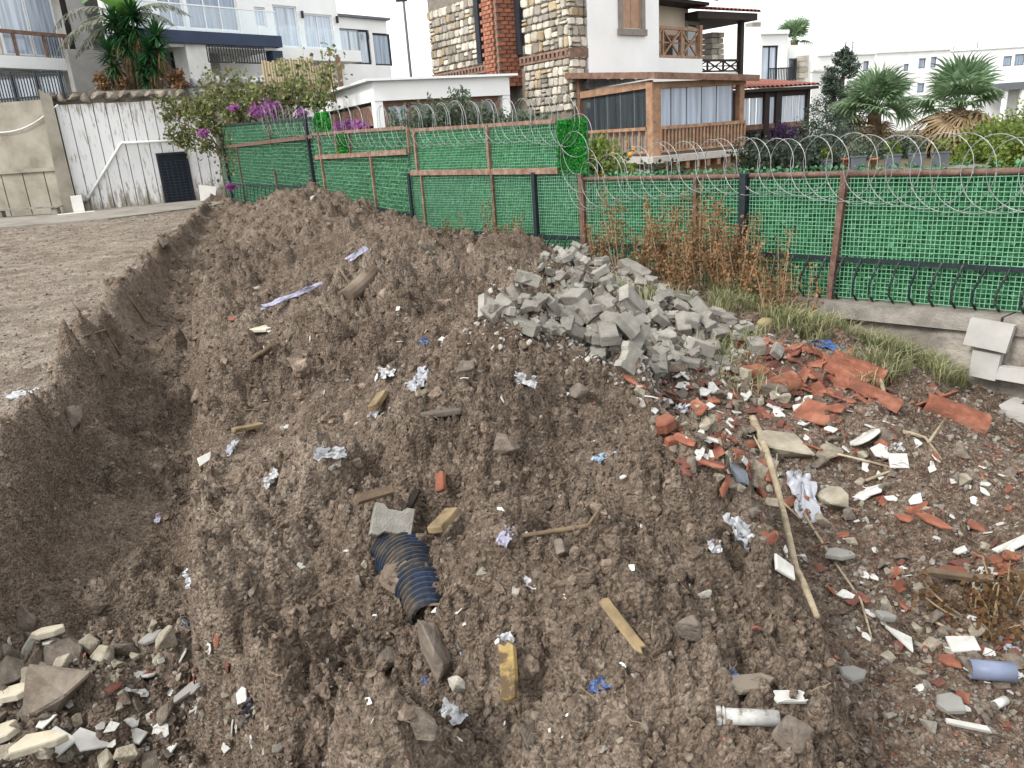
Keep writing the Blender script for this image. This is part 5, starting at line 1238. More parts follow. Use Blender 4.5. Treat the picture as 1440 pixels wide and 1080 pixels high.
def banana():
    b = at_y(196, 128, 30.9); r = thing('banana_plant', 'banana plant with torn grey green leaves on the terrace', 'plant', tuple(b)); H_ = 2.5
    MB().tube([(0, 0, -1), (0, 0, .6), (.05, 0, H_)], [.16, .13, .08], 9).build('trunk', mat('banana stem', [rgb('6a7a48'), rgb('94965e')], 4, .7), r, True)
    specs = [(3.25, .75, 3.2, 1.9, 'g'), (2.9, .45, 3.3, 1.5, 'g'), (3.5, .2, 3.0, 1.3, 'g'), (3.05, 0.0, 2.7, 1.0, 'g'), (.15, .8, 2.6, 1.7, 'g'), (-.2, .45, 2.2, 1.4, 'g'), (4.4, .9, 2.2, 1.6, 'n'), (1.6, 1.35, 2.4, .5, 'n'), (1.0, 1.2, 2.2, 1.0, 'n'), (5.4, 1.0, 2.0, 1.5, 'n'), (2.2, 1.15, 2.2, 1.2, 'g'), (3.3, -.1, 2.4, .9, 'g')]
    for az, el, L, dr, kind in specs:
        P = arch(az, el, L, dr, 22, (0.04, 0, H_ - .1)); mb = MB(); W = [.02 + .24 * math.sin(min(1, (i + .5) / 21) * math.pi) ** .6 for i in range(22)]
        if kind == 'n': blade(mb, P, [.03] * 2 + [.05 + .24 * math.sin((i + 1) / 22 * math.pi) ** .7 for i in range(2, 22)])
        else:
            # torn leaf: separate strips hang from the midrib
            mb.tube(P, [.025 - .001 * i for i in range(22)], 4)
            for i in range(3, 22):
                p = Vector(P[i]); d = (Vector(P[i]) - Vector(P[i - 1])).normalized(); u = d.cross(Vector((0, 0, 1))).normalized()
                for s_ in (-1, 1):
                    for _ in range(2):
                        ln = W[i] * 1.6 * random.uniform(.7, 1.2); q0 = p + d * random.uniform(-.05, .05); e = q0 + u * (s_ * ln * .75) + Vector((0, 0, -ln * random.uniform(.2, .7))) + d * .08
                        mb.add([q0 - d * .03, q0 + d * .03, e + d * .03, e - d * .015], [(0, 1, 2, 3)])
        mb.build('leaf', L_GREYL if kind == 'g' else L_BANANA, r, fix=False)
banana()
def rosette(o, n, L, w, m, parent, low=-.7, high=1.5, name='rosette'):
    mb = MB()
    for i in range(n):
        az = random.uniform(0, 6.28); el = random.uniform(low, high); P = arch(az, el, L * random.uniform(.75, 1.1), random.uniform(.1, .6), 4, o); blade(mb, P, [w * .7, w, w * .7, .004])
    return mb.build(name, m, parent, fix=False)
def yucca(px, py, y, label, heads):
    b = at_y(px, py, y); r = thing('yucca', label, 'plant', tuple(b))
    for (dx, dz, L) in heads:
        MB().tube([(dx * .3, 0, -.6), (dx * .6, 0, dz * .5), (dx, 0, dz)], [.09, .07, .06], 7).build('trunk', M_TRUNK, r, True)
        rosette((dx, 0, dz), 120, L, .04, L_YUC, r); rosette((dx, 0, dz - .4), 60, L * .95, .04, L_YUC, r, -1.1, .5); rosette((dx, 0, dz - .5), 60, L * .95, .03, L_DEADY, r, -1.5, -.9, 'dead_blades')
yucca(190, 128, 30.6, 'tall yucca with two dark green heads on the terrace', [(.0, 1.9, 1.1), (-.6, 1.3, 1.0), (.45, 2.5, 1.05), (-.25, 2.3, 1.0)])
yucca(222, 132, 30.4, 'yucca with bristling head beside the banana plant', [(.0, 1.4, .95), (.35, 1.9, .95), (-.3, .9, .8)])
bush('dry_shrub', 'low dry twiggy shrub under the yuccas', 'shrub', tuple(at_y(160, 135, 30.6)), .7, .5, .5, L_DRY, 900, 18, .12, .12)
bush('dry_shrub', 'dry brown shrub right of the yuccas on the stone coping', 'shrub', tuple(at_y(245, 135, 30.8)), .6, .5, .45, L_DRY, 700, 16, .12, .12)

# ---- fan palms
def fan_frond(L, fan, m, seed, n=22):
    rg = random.Random(seed); mb = MB(); mb.tube([(0, 0, 0), (L * .5, 0, .02), (L, 0, 0)], [.03, .022, .014], 5)
    for i in range(n):
        a = -1.9 + 3.8 * i / (n - 1); ln = fan * (.75 + .25 * math.cos(a * .8)) * rg.uniform(.85, 1.08)
        P = [(L, 0, 0), (L + ln * .5 * math.cos(a), ln * .5 * math.sin(a), .05), (L + ln * .8 * math.cos(a), ln * .8 * math.sin(a), .0 - .02), (L + ln * math.cos(a), ln * math.sin(a), -.12 * ln - rg.uniform(0, .15))]
        blade(mb, P, [.012, .045, .03, .004], .35)
    return mb.mesh('frond', m)
def palm(px, py, y, trunk_h, label, nlive, ndead, fan=1.1, L=.9):
    b = at_y(px, py, y); r = thing('fan_palm', label, 'palm tree', (b[0], b[1], b[2] - trunk_h))
    MB().tube([(0, 0, -.5), (.03, 0, trunk_h * .5), (0, 0, trunk_h)], [.3, .26, .2], 10).build('trunk', M_TRUNK, r, True)
    live = [fan_frond(L, fan, L_PALM, k) for k in range(4)]; dead = [fan_frond(.5, 1.15, L_PALMD, 10 + k, 20) for k in range(4)]
    for i in range(nlive):
        o = bpy.data.objects.new('frond', random.choice(live)); el = random.uniform(-.35, 1.45) if i > 5 else random.uniform(.9, 1.5)
        o.location = (0, 0, trunk_h); o.rotation_euler = Euler((random.uniform(-.5, .5), -el, i * 2.4 + random.uniform(-.3, .3))); s_ = random.uniform(.85, 1.15); o.scale = (s_, s_, s_); link(o, r)
    for i in range(ndead):
        o = bpy.data.objects.new('dead_frond', random.choice(dead)); el = random.uniform(-1.4, -.35)
        o.location = (0, 0, trunk_h - random.uniform(.0, .3)); o.rotation_euler = Euler((random.uniform(-.6, .6), -el, i * 2.4 + random.uniform(-.3, .3))); s_ = random.uniform(.8, 1.15); o.scale = (s_, s_ * .75, s_); link(o, r)
    return r
palm(1230, 160, 28.0, 1.4, 'green fan palm with spreading fronds beyond the planters', 34, 5, .85, .75)
palm(1348, 152, 25.0, 1.9, 'fan palm with a hanging skirt of dry brown fronds', 24, 80, .82, .7)
palm(1117, 56, 48.0, 4.0, 'small distant palm top above the white neighbour house', 18, 0, .8, .5)

# ---- conifer, hedges and shrubs behind the low fence
def conifer():
    b = at_y(1178, 215, 31.0); r = thing('conifer', 'dark grey green conifer between the dark porch and the fan palm', 'tree', tuple(b)); C = []; mb = MB()
    MB().tube([(0, 0, -1), (0, 0, 2), (.05, 0, 4.0)], [.16, .1, .02], 8).build('trunk', M_STEM, r)
    for i in range(95):
        h = .1 + 3.6 * i / 95; R_ = (1.5 * (1 - (h / 4.2) ** 1.3)) * random.uniform(.6, 1.1); az = random.uniform(0, 6.28)
        e = np.array([R_ * math.cos(az), R_ * math.sin(az), h + R_ * .35]); mb.tube([(0, 0, h), tuple(e)], [.025, .006], 4)
        for t in np.linspace(.35, 1.05, 7): C.append(np.array([0, 0, h]) * (1 - t) + e * t + RNG.normal(size=(22, 3)) * .10 * (1.1 - h / 5))
    mb.build('branches', M_STEM, r); leaf_obj('crown', [leaves(np.concatenate(C), .085, .3, .3)], L_DARK, r)
conifer()
for px, py, y, rx, rz, lab, m in ((1160, 235, 24, 1.2, .8, 'dark evergreen shrub at the foot of the conifer', L_DARK), (1078, 245, 17, .7, .40, 'dark hedge shrub left below the glazed porch', L_HEDGE2), (1112, 245, 17.4, .7, .38, 'dark hedge shrub under the porch lattice', L_HEDGE2), (1148, 246, 17.8, .7, .34, 'dull hedge shrub left of the grey planters', L_HEDGE2), (1230, 228, 26.5, 1.3, .5, 'dark undergrowth shrub at the foot of the green palm', L_DARK), (1285, 228, 25.5, 1.1, .5, 'dark shrub between the two palms', L_DARK),
        (1405, 232, 16.5, 1.0, .48, 'yellow green shrub at the right behind the razor wire', L_SHRUB), (1450, 235, 15.0, 1.0, .52, 'bright shrub cut by the right edge of the picture', L_SHRUB), (1368, 238, 18.0, .8, .22, 'low yellow green shrub under the dry palm skirt', L_SHRUB), (1450, 205, 22.0, 1.1, .62, 'tall loose green shrub in front of the distant terrace', L_SHRUB)):
    bush('garden_shrub', lab, 'shrub', tuple(at_y(px, py + 8, y)), rx, rx * .8, rz, m, int(3200 * rx), int(46 * rx), .15, .075)
bush('purple_flowers', 'purple flowering plant on the dark porch railing', 'plant', tuple(at_y(1103, 196, 33.0)), .75, .3, .28, leaf_mat('purple petal', [rgb('6a4878'), rgb('83609a'), rgb('584468')], .7, .3), 700, 20, .1, .09)
# upright grey shrubs behind the tall fence
for i, (px, h_) in enumerate(((575, .9), (610, 1.1), (636, 1.45), (662, 1.0), (690, 1.2), (722, .95), (745, .8))):
    b = at_y(px, 196, 15.2 + .2 * i); r = thing('rosemary_shrub', ['grey green upright shrub beside the white annex post', 'second upright grey shrub along the annex windows', 'tallest upright grey shrub in front of the annex', 'short grey shrub right of the tallest one', 'feathery grey shrub near the annex corner', 'grey shrub between the annex and the stone wall', 'low grey shrub under the house stones'][i], 'shrub', tuple(b), 0, 'grey shrubs behind the tall fence')
    C = []; mb = MB()
    for k in range(24):
        e = np.array([random.uniform(-.42, .42), random.uniform(-.3, .3), .62 * h_ * random.uniform(.35, 1)]); o_ = np.array([e[0] * .4, e[1] * .4, -.4]); mb.tube([tuple(o_), tuple(e)], [.012, .004], 4)
        for t in np.linspace(.3, 1, 12): C.append(o_ * (1 - t) + e * t + RNG.normal(size=(9, 3)) * .035)
    mb.build('stems', M_STEM, r); leaf_obj('crown', [leaves(np.concatenate(C), .085, .22, .8)], L_GREY, r)
r = bush('orange_tree', 'small orange tree with yellow fruit under the veranda', 'tree', tuple(at_y(856, 262, 13.5)), .55, .5, .42, L_SHRUB, 1300, 26, .1, .085)
for k in range(9):
    bm = bmesh.new(); bmesh.ops.create_icosphere(bm, subdivisions=2, radius=.045); me = bpy.data.meshes.new('fruit'); bm.to_mesh(me); bm.free(); me.materials.append(L_ORANGE)
    o = bpy.data.objects.new('fruit', me); o.location = (random.uniform(-.45, .45), random.uniform(-.45, .45), random.uniform(.2, .6)); link(o, r)
bush('hedge_shrub', 'green garden shrub filling the gap beside the veranda deck', 'shrub', tuple(at_y(935, 268, 15.5)), 1.1, .6, .17, L_HEDGE2, 2200, 40, .12, .08)

# ---- planters and pots on the garden wall
M_PLANT = mat('grey planter', [rgb('5a5e66'), rgb('70747c')], 4, .7); M_POT = mat('terracotta pot', [rgb('9a6048'), rgb('b47a5e')], 6, .85, .2)
PFL = Fac(at_y(1180, 235, 17.0)[:2], at_y(1360, 225, 16.0)[:2])
zpl = PFL.hit(1270, 237)[1]
r = PFL.root('garden_ledge', 'low grey garden ledge carrying the planters behind the razor wire', 'wall'); MB().box(-.3, PFL.len + .3, -.3, .5, -.9, zpl - .06).build('ledge', M_CONC, r); MB().box(-.35, PFL.len + .35, -.35, .5, zpl - .057, zpl).build('cap', M_CONC, r)
for i, (a, b_, t_) in enumerate(((1155, 1170, 226), (1196, 1218, 221), (1243, 1267, 219), (1277, 1300, 217), (1310, 1334, 215))):
    s0, s1, _, _ = PFL.rect(a, t_, b_, 232); zt_ = PFL.hit((a + b_) / 2, t_)[1]
    r = PFL.root('planter', ['grey planter partly hidden left of the terracotta pots', 'grey planter between the two terracotta pots', 'wide grey planter right of the terracotta pots', 'grey planter second from the end of the ledge', 'grey planter at the end of the ledge under the dry palm'][i], 'planter', 'planters on the garden ledge')
    mb = MB(); w_ = s1 - s0; mb.add([(s0 + .03, -.12, zpl), (s1 - .03, -.12, zpl), (s1 - .03, .12, zpl), (s0 + .03, .12, zpl), (s0, -.15, zt_), (s1, -.15, zt_), (s1, .15, zt_), (s0, .15, zt_)], [(0, 3, 2, 1), (4, 5, 6, 7), (0, 1, 5, 4), (1, 2, 6, 5), (2, 3, 7, 6), (3, 0, 4, 7)]); mb.build('box', M_PLANT, r)
    MB().box(s0 - .015, s1 + .015, -.165, .165, zt_ + .003, zt_ + .03).build('rim', M_PLANT, r)
    C = np.stack([RNG.uniform(s0, s1, 160), RNG.uniform(-.12, .12, 160), zt_ + RNG.uniform(.03, .28, 160)], -1); leaf_obj('plant', [leaves(C, .08, .3, .6)], L_GREY if i % 2 else L_SHRUB, r)
for i, (px, t_) in enumerate(((1189, 222), (1230, 222))):
    s_, zt_ = PFL.hit(px, t_); r = PFL.root('terracotta_pot', ['terracotta pot left of the grey planter', 'terracotta pot with grey sprig between grey planters'][i], 'pot', 'terracotta pots on the garden ledge')
    MB().tube([(s_, 0, zpl), (s_, 0, zt_ - .04), (s_, 0, zt_ - .04), (s_, 0, zt_)], [.06, .085, .10, .10], 12).build('pot', M_POT, r, True)
    C = np.stack([s_ + RNG.normal(0, .05, 70), RNG.normal(0, .05, 70), zt_ + RNG.uniform(0, .22, 70)], -1); leaf_obj('plant', [leaves(C, .07, .25, .8)], L_GREY, r)

# ---- dried weeds along the fence
def weed(loc, h_, n, label, dense=1.0, lean=.12, spread=.2, group='dried weeds along the fence', m=None):
    r = thing('dried_weed', label, 'weed', tuple(loc), 0, group); C = []; mb = MB()
    for i in range(n):
        a = random.uniform(0, 6.28); hh = h_ * (random.uniform(.35, .8) if i % 3 else random.uniform(.8, 1)); e = Vector((math.cos(a) * spread * random.uniform(.3, 1) + random.uniform(-lean, lean), math.sin(a) * spread * random.uniform(.3, 1), hh))
        o_ = Vector((e.x * .25, e.y * .25, -.05)); mid = (o_ + e) / 2 + Vector((random.uniform(-.06, .06), random.uniform(-.06, .06), 0))
        P = [o_ * (1 - t) ** 2 + mid * 2 * t * (1 - t) + e * t * t for t in np.linspace(0, 1, 7)]
        mb.tube(P, [.006, .0055, .005, .0045, .004, .003, .002], 4)
        for t in np.linspace(.35, 1, 10):
            q = o_ * (1 - t) ** 2 + mid * 2 * t * (1 - t) + e * t * t
            C.append(np.array(q) + RNG.normal(size=(int(6 * dense) + 1, 3)) * np.array([.028, .028, .03]))
    mb.build('stems', M_PALE, r, fix=False); leaf_obj('leaves', [leaves(np.concatenate(C), .026 if group.startswith('low') else .032, .38)], m or L_DRY, r)
    return r
def at_fence(px, py, gap):
    """spot on the lot side of the fence: gap metres in front of it"""
    x, _ = FA.hit(px, py, -gap); p = FA.world(x, -gap, 0); return (p.x, p.y, float(height(np.array([p.x]), np.array([p.y]), False)[0]))
WD = [(625, .35, 5, .5), (640, .45, 6, .5), (700, .75, 9, .9), (720, .55, 8, .9), (738, .45, 7, .9), (840, .55, 9, 1), (872, .95, 9, 1), (905, .55, 12, 1), (925, .75, 16, 1.1), (945, .7, 16, 1.1), (975, 1.0, 14, 1), (990, .85, 14, 1), (1005, .8, 14, 1), (1028, .8, 10, .9), (1048, .6, 10, .8), (1070, .75, 8, .8), (1098, .8, 9, .7), (1125, .55, 8, .6), (1150, .45, 6, .4), (960, .55, 14, 1), (1015, .5, 14, 1), (1040, .45, 12, .9), (1080, .45, 10, .8)]
for i, (px, h_, n, ds) in enumerate(WD):
    gap = .35 + .35 * ((i * 7) % 5) / 5 + (.3 if i > 18 else 0)
    if px < 800: gap = .3
    ordn = ['first', 'second', 'third', 'fourth', 'fifth', 'sixth', 'seventh', 'eighth', 'ninth', 'tenth', 'eleventh', 'twelfth', 'thirteenth']
    band = lambda v: 0 if v < 760 else (1 if v < 1000 else 2)
    k_ = sorted(w_[0] for w_ in WD if band(w_[0]) == band(px)).index(px)
    where = 'thin dried weed before the tall middle fence' if px < 760 else ('bushy rust brown weed beside the grey rubble pile' if px < 1000 else 'tall dried brown weed before the low fence')
    weed(at_fence(px, 350, gap), h_ * (1.15 if px > 800 else 1), max(4, int(n * .7)), where + ', ' + ordn[k_] + ' from the left', ds, group='dried weeds along the fence')
# dry weed at the right edge of the debris
for px, py, h_, n in ((1395, 885, .2, 7), (1425, 850, .2, 7), (1375, 862, .12, 4)):
    p, _ = ground_at(px, py); weed(p, h_, n, 'low dried orange brown weed on the debris at the right edge', .6, .15, .18, 'low dried weeds at the right edge', leaf_mat('orange brown weed', [rgb('6e5234'), rgb('8a6a44'), rgb('5c4630')], .8, .3) if px == 1395 else bpy.data.materials['orange brown weed'])
# pale grass bank beneath the low fence: nobody could count it
def grass_bank():
    n = 17000; s_ = RNG.uniform(FA.hit(1040, 400)[0], FA.hit(1400, 400)[0], n); g_ = .15 + np.abs(RNG.normal(0, .78, n)) + .25 * RNG.random(n)
    keepn = fbm(s_ * 2.2, g_ * 2.2, 3, 88) > -.02; s_, g_ = s_[keepn], g_[keepn]; n = len(s_)
    q = FA.O[None] + FA.e[None] * s_[:, None] - FA.n[None] * g_[:, None]; z = height(q[:, 0], q[:, 1], False)
    h_ = RNG.uniform(.04, .24, n); a = RNG.uniform(0, 6.28, n); bend = RNG.uniform(.3, 1.1, n) * h_
    b0 = np.stack([q[:, 0], q[:, 1], z - .01], -1); d = np.stack([np.cos(a), np.sin(a), np.zeros(n)], -1); w = np.stack([-np.sin(a), np.cos(a), np.zeros(n)], -1) * .0035
    m1 = b0 + d * (bend * .35)[:, None] + np.array([0, 0, 1]) * (h_ * .7)[:, None]; t = b0 + d * bend[:, None] + np.array([0, 0, 1]) * (h_ * .85)[:, None]
    v = np.stack([b0 - w, b0 + w, m1 + w, m1 - w, t], 1).reshape(-1, 3); i0 = np.arange(n)[:, None] * 5
    f = np.concatenate([np.concatenate([i0, i0 + 1, i0 + 2], 1), np.concatenate([i0, i0 + 2, i0 + 3], 1), np.concatenate([i0 + 3, i0 + 2, i0 + 4], 1)])
    o = bpy.data.objects.new('grass', np_mesh('grass', v, f, L_GRASS)); link(o); tag(o, 'pale green and straw coloured grass on the bank below the low fence', 'grass', kind='stuff')
grass_bank()
# ------------------------------------------------------------------ loose matter nobody could count: clods, gravel, chips (instances on points)
def lump_mesh(name, m, seed, sub=2, amp=.28, flat=.75, facet=False):
    bm = bmesh.new(); bmesh.ops.create_icosphere(bm, subdivisions=sub, radius=.5); rg = np.random.default_rng(seed); o_ = rg.uniform(0, 50, 3)
    for v in bm.verts:
        c = np.array(v.co); n1 = float(vnoise(np.array(c[0] * 2.6 + o_[0] + c[2]), np.array(c[1] * 2.6 + o_[1] - c[2]), seed)); n2 = float(vnoise(np.array(c[0] * 6 + o_[1]), np.array(c[1] * 6 + c[2] * 5 + o_[2]), seed + 3))
        v.co = v.co * (1 + amp * 2 * n1 + amp * .9 * n2); v.co.z *= flat
    me = bpy.data.meshes.new(name); bm.to_mesh(me); bm.free(); me.materials.append(m)
    if not facet: me.polygons.foreach_set('use_smooth', [True] * len(me.polygons))
    return me
def scatter(name, label, cat, P, N, S, meshes, sink=.25, tilt=.6):
    """one object: points carry rotation and scale, the lumps are instanced on them"""
    n = len(P); me = bpy.data.meshes.new(name); me.vertices.add(n)
    P = np.array(P); P[:, 2] += S * (.5 * .6 - sink); me.vertices.foreach_set('co', P.astype(np.float32).ravel())
    rot = np.stack([RNG.normal(0, tilt, n), RNG.normal(0, tilt, n), RNG.uniform(0, 6.28, n)], -1)
    sc = S[:, None] * RNG.uniform(.7, 1.25, (n, 3))
    for nm, ty, arr, key in (('rot', 'FLOAT_VECTOR', rot, 'vector'), ('scl', 'FLOAT_VECTOR', sc, 'vector'), ('idx', 'INT', RNG.integers(0, len(meshes), n), 'value')):
        a = me.attributes.new(nm, ty, 'POINT'); a.data.foreach_set(key, arr.astype(np.int32 if ty == 'INT' else np.float32).ravel())
    o = bpy.data.objects.new(name, me); link(o); tag(o, label, cat, kind='stuff')
    col = bpy.data.collections.new(name + ' shapes')
    for k, mm in enumerate(meshes): col.objects.link(bpy.data.objects.new(name + '_shape', mm))
    g = bpy.data.node_groups.new(name, 'GeometryNodeTree'); g.interface.new_socket('Geometry', in_out='INPUT', socket_type='NodeSocketGeometry'); g.interface.new_socket('Geometry', in_out='OUTPUT', socket_type='NodeSocketGeometry')
    N_ = g.nodes; L = g.links; gi = N_.new('NodeGroupInput'); go = N_.new('NodeGroupOutput'); ip = N_.new('GeometryNodeInstanceOnPoints'); ci = N_.new('GeometryNodeCollectionInfo')
    ci.inputs['Collection'].default_value = col; ci.inputs['Separate Children'].default_value = True; ci.inputs['Reset Children'].default_value = True
    def na(nm, ty): q = N_.new('GeometryNodeInputNamedAttribute'); q.data_type = ty; q.inputs['Name'].default_value = nm; return q.outputs['Attribute']
    e = N_.new('FunctionNodeEulerToRotation'); L.new(na('rot', 'FLOAT_VECTOR'), e.inputs[0])
    ip.inputs['Pick Instance'].default_value = True
    L.new(gi.outputs[0], ip.inputs['Points']); L.new(ci.outputs[0], ip.inputs['Instance']); L.new(na('idx', 'INT'), ip.inputs['Instance Index']); L.new(e.outputs[0], ip.inputs['Rotation']); L.new(na('scl', 'FLOAT_VECTOR'), ip.inputs['Scale']); L.new(ip.outputs[0], go.inputs[0])
    md = o.modifiers.new('scatter', 'NODES'); md.node_group = g
    return o
def pick(n, weight, ymin=1.2, ymax=27, half=.86):
    """random spots on the lot, thinning out with distance, kept by a zone weight"""
    k = n * 4; y = np.exp(RNG.uniform(math.log(ymin), math.log(ymax), k)); x = RNG.uniform(-half, half, k) * (y + .5)
    ok = x < fence_x(y) - .15; x, y = x[ok], y[ok]
    w = weight(x, y); ok = RNG.random(len(x)) < w; x, y = x[ok][:n], y[ok][:n]
    return np.stack([x, y, height(x, y, True)], -1)
def zones(x, y): return base_height(x, y)[1:]
M_CLOD = mat('soil clod', [(0.080, 0.058, 0.043), (0.152, 0.116, 0.088), (0.242, 0.195, 0.153)], 2.2, .95, .5, 9, obj_var=.25, spec=.1)
M_CLODD = mat('dry soil crumb', [(0.12, 0.098, 0.078), (0.19, 0.162, 0.134), (0.26, 0.228, 0.192)], 2.2, .95, .4, 9, obj_var=.2, spec=.1)
M_GRAV = mat('mixed grey gravel', [rgb('6c655d'), rgb('8e877d'), rgb('aaa398')], 1.7, .9, .3, 8, obj_var=.3)
M_WCHIP = mat('pale chip', [rgb('968c7e'), rgb('beb6a8')], 1.5, .85, .1, 8, obj_var=.15)
M_RCHIP = mat('red tile crumb', [rgb('7e4a3c'), rgb('9c6250'), rgb('ae7a68')], 2, .85, .2, 8, obj_var=.2)
CL = [rock_mesh('clod', M_CLOD, 15 + k % 6, .8, 260 + k, .34) for k in range(12)]
P = pick(60000, lambda x, y: (lambda z: np.clip((1 - z[0]) * (1 - .75 * z[1]) * (.35 + 1.3 * np.clip(fbm(x * 1.7, y * 1.7, 3, 91) + .3, 0, 1)), 0, 1))(zones(x, y)), half=.8)
S = np.minimum(.12, (.006 + .0024 * P[:, 1]) * np.exp(RNG.normal(-.05, .62, len(P))))
P2 = pick(330, lambda x, y: (lambda z: (1 - z[0]) * (1 - z[1]) * (1 - .7 * z[2]))(zones(x, y)), half=.8); P = np.concatenate([P, P2]); S = np.concatenate([S, RNG.uniform(.045, .13, len(P2)) * np.clip(P2[:, 1] / 3.5, .7, 1.6)])
scatter('soil_clods', 'brown soil clods crumbling over the heap and trench', 'soil', P, None, S, CL, .36)
P = pick(7000, lambda x, y: np.clip(zones(x, y)[0] * (.25 + 1.2 * np.clip(fbm(x * 2.1, y * 2.1, 3, 93) + .25, 0, 1)), 0, 1), 3.5, 27)
S = np.minimum(.07, (.004 + .0017 * P[:, 1]) * np.exp(RNG.normal(0, .5, len(P))))
scatter('soil_crumbs', 'dry soil crumbs on the flat ground beside the trench', 'soil', P, None, S, [lump_mesh('crumb', M_CLODD, 230 + k) for k in range(5)])
def facet(name, m, s0, n, flat=.7): return [rock_mesh(name, m, 13, flat, s0 + k) for k in range(n)]
P = np.concatenate([pick(11500, lambda x, y: zones(x, y)[1] * .9 + .04, 1.2, 11), pick(3000, lambda x, y: zones(x, y)[0] * .5 + .12, 2.0, 26), pick(4200, lambda x, y: zones(x, y)[3], 1.2, 3.8)])
S = np.minimum(.065, (.006 + .0031 * P[:, 1]) * np.exp(RNG.normal(0, .58, len(P))))
scatter('gravel', 'grey gravel and small stones strewn over the debris slope', 'gravel', P, None, S, facet('pebble', M_GRAV, 300, 7))
P = np.concatenate([pick(800, lambda x, y: zones(x, y)[1] * .8 + .12, 1.2, 14), pick(350, lambda x, y: zones(x, y)[3] + .0, 1.2, 3.8), pick(500, lambda x, y: zones(x, y)[0] * .7, 2.5, 24)])
S = np.minimum(.06, (.005 + .0026 * P[:, 1]) * np.exp(RNG.normal(0, .45, len(P))))
scatter('white_chips', 'white plaster and tile chips strewn over the earth', 'rubble', P, None, S, facet('chip', M_WCHIP, 320, 6, .35))
P = np.concatenate([pick(1900, lambda x, y: zones(x, y)[1] * .9 + .02, 1.2, 9), pick(250, lambda x, y: zones(x, y)[3] + .0, 1.2, 3.8), pick(260, lambda x, y: .3 + 0 * x, 1.2, 12)])
S = np.minimum(.06, (.005 + .0028 * P[:, 1]) * np.exp(RNG.normal(0, .5, len(P))))
scatter('red_crumbs', 'red tile and brick crumbs strewn over the debris slope', 'rubble', P, None, S, facet('crumb', M_RCHIP, 340, 6, .45))
# twigs and roots too fine to count
M_STRAW = mat('dull straw', [rgb('6e5c48'), rgb('9a8870')], 3, .9)
def twigs():
    mb = MB(); P = pick(1000, lambda x, y: .35 + .5 * zones(x, y)[1], 1.3, 12)
    for p in P:
        L = random.uniform(.03, .11) * (.6 + .12 * p[1]); a = random.uniform(0, 6.28); r_ = .0008 + .00028 * p[1]; q = [Vector(p) + Vector((math.cos(a) * L * (t - .5), math.sin(a) * L * (t - .5), .018 + random.uniform(-.004, .02))) for t in (0, .35, .7, 1)]
        mb.tube(q, r_, 3, False)
    tag(mb.build('straw', M_STRAW, None, fix=False), 'fine straw and root bits lying on the earth', 'straw', kind='stuff')
twigs()

# ------------------------------------------------------------------ placing single pieces
def put(name, me, pt, nrm, size, yaw, tilt=(0, 0), lift=0.0, label=None, cat=None, group=None, upright=0.0):
    """a single piece lying on the ground: aligned to the slope, turned, tilted and slightly sunk"""
    o = bpy.data.objects.new(name, me); n = (nrm * (1 - upright) + Vector((0, 0, 1)) * upright).normalized()
    q = Vector((0, 0, 1)).rotation_difference(n).to_matrix().to_4x4()
    o.matrix_world = Matrix.Translation(pt + n * lift) @ q @ Matrix.Rotation(yaw, 4, 'Z') @ Matrix.Rotation(tilt[0], 4, 'X') @ Matrix.Rotation(tilt[1], 4, 'Y') @ (Matrix.Diagonal((*size, 1)) if hasattr(size, '__len__') else Matrix.Scale(size, 4))
    COL.objects.link(o); tag(o, label, cat, group, 'thing'); return o
def span(px, pt): return px / FPX * math.sqrt(pt.x ** 2 + pt.y ** 2 + (pt.z - EYE) ** 2)     # metres that so many photo pixels cover there
def poly_px(poly, n, seed):
    rg = random.Random(seed); out = []; xs = [p[0] for p in poly]; ys = [p[1] for p in poly]
    while len(out) < n:
        x, y = rg.uniform(min(xs), max(xs)), rg.uniform(min(ys), max(ys)); c = False
        for (x0, y0), (x1, y1) in zip(poly, poly[1:] + poly[:1]):
            if (y0 > y) != (y1 > y) and x < (x1 - x0) * (y - y0) / (y1 - y0) + x0: c = not c
        if c: out.append((x, y))
    return out
def slab(name, poly, t, m, bev=.006):
    """flat piece with softened edges from a plan outline"""
    n = len(poly); cx = sum(p[0] for p in poly) / n; cy = sum(p[1] for p in poly) / n
    def ring(k, z):
        out = []
        for x, y in poly:
            d = math.hypot(x - cx, y - cy) or 1; out.append((x - (x - cx) / d * k, y - (y - cy) / d * k, z))
        return out
    V = ring(bev, 0) + ring(0, bev) + ring(0, t - bev) + ring(bev, t); F_ = [tuple(range(n - 1, -1, -1)), tuple(range(3 * n, 4 * n))]
    for r_ in range(3): F_ += [(r_ * n + i, r_ * n + (i + 1) % n, (r_ + 1) * n + (i + 1) % n, (r_ + 1) * n + i) for i in range(n)]
    return MB().add(V, F_).mesh(name, m)
def shard_poly(seed, n=6, a=.5, b=.4):
    rg = random.Random(seed); A = sorted(rg.uniform(0, 6.28) for _ in range(n)); A = [2 * math.pi * (i + rg.uniform(-.3, .3)) / n for i in range(n)]
    return [(math.cos(t) * a * rg.uniform(.65, 1.1), math.sin(t) * b * rg.uniform(.65, 1.1)) for t in A]

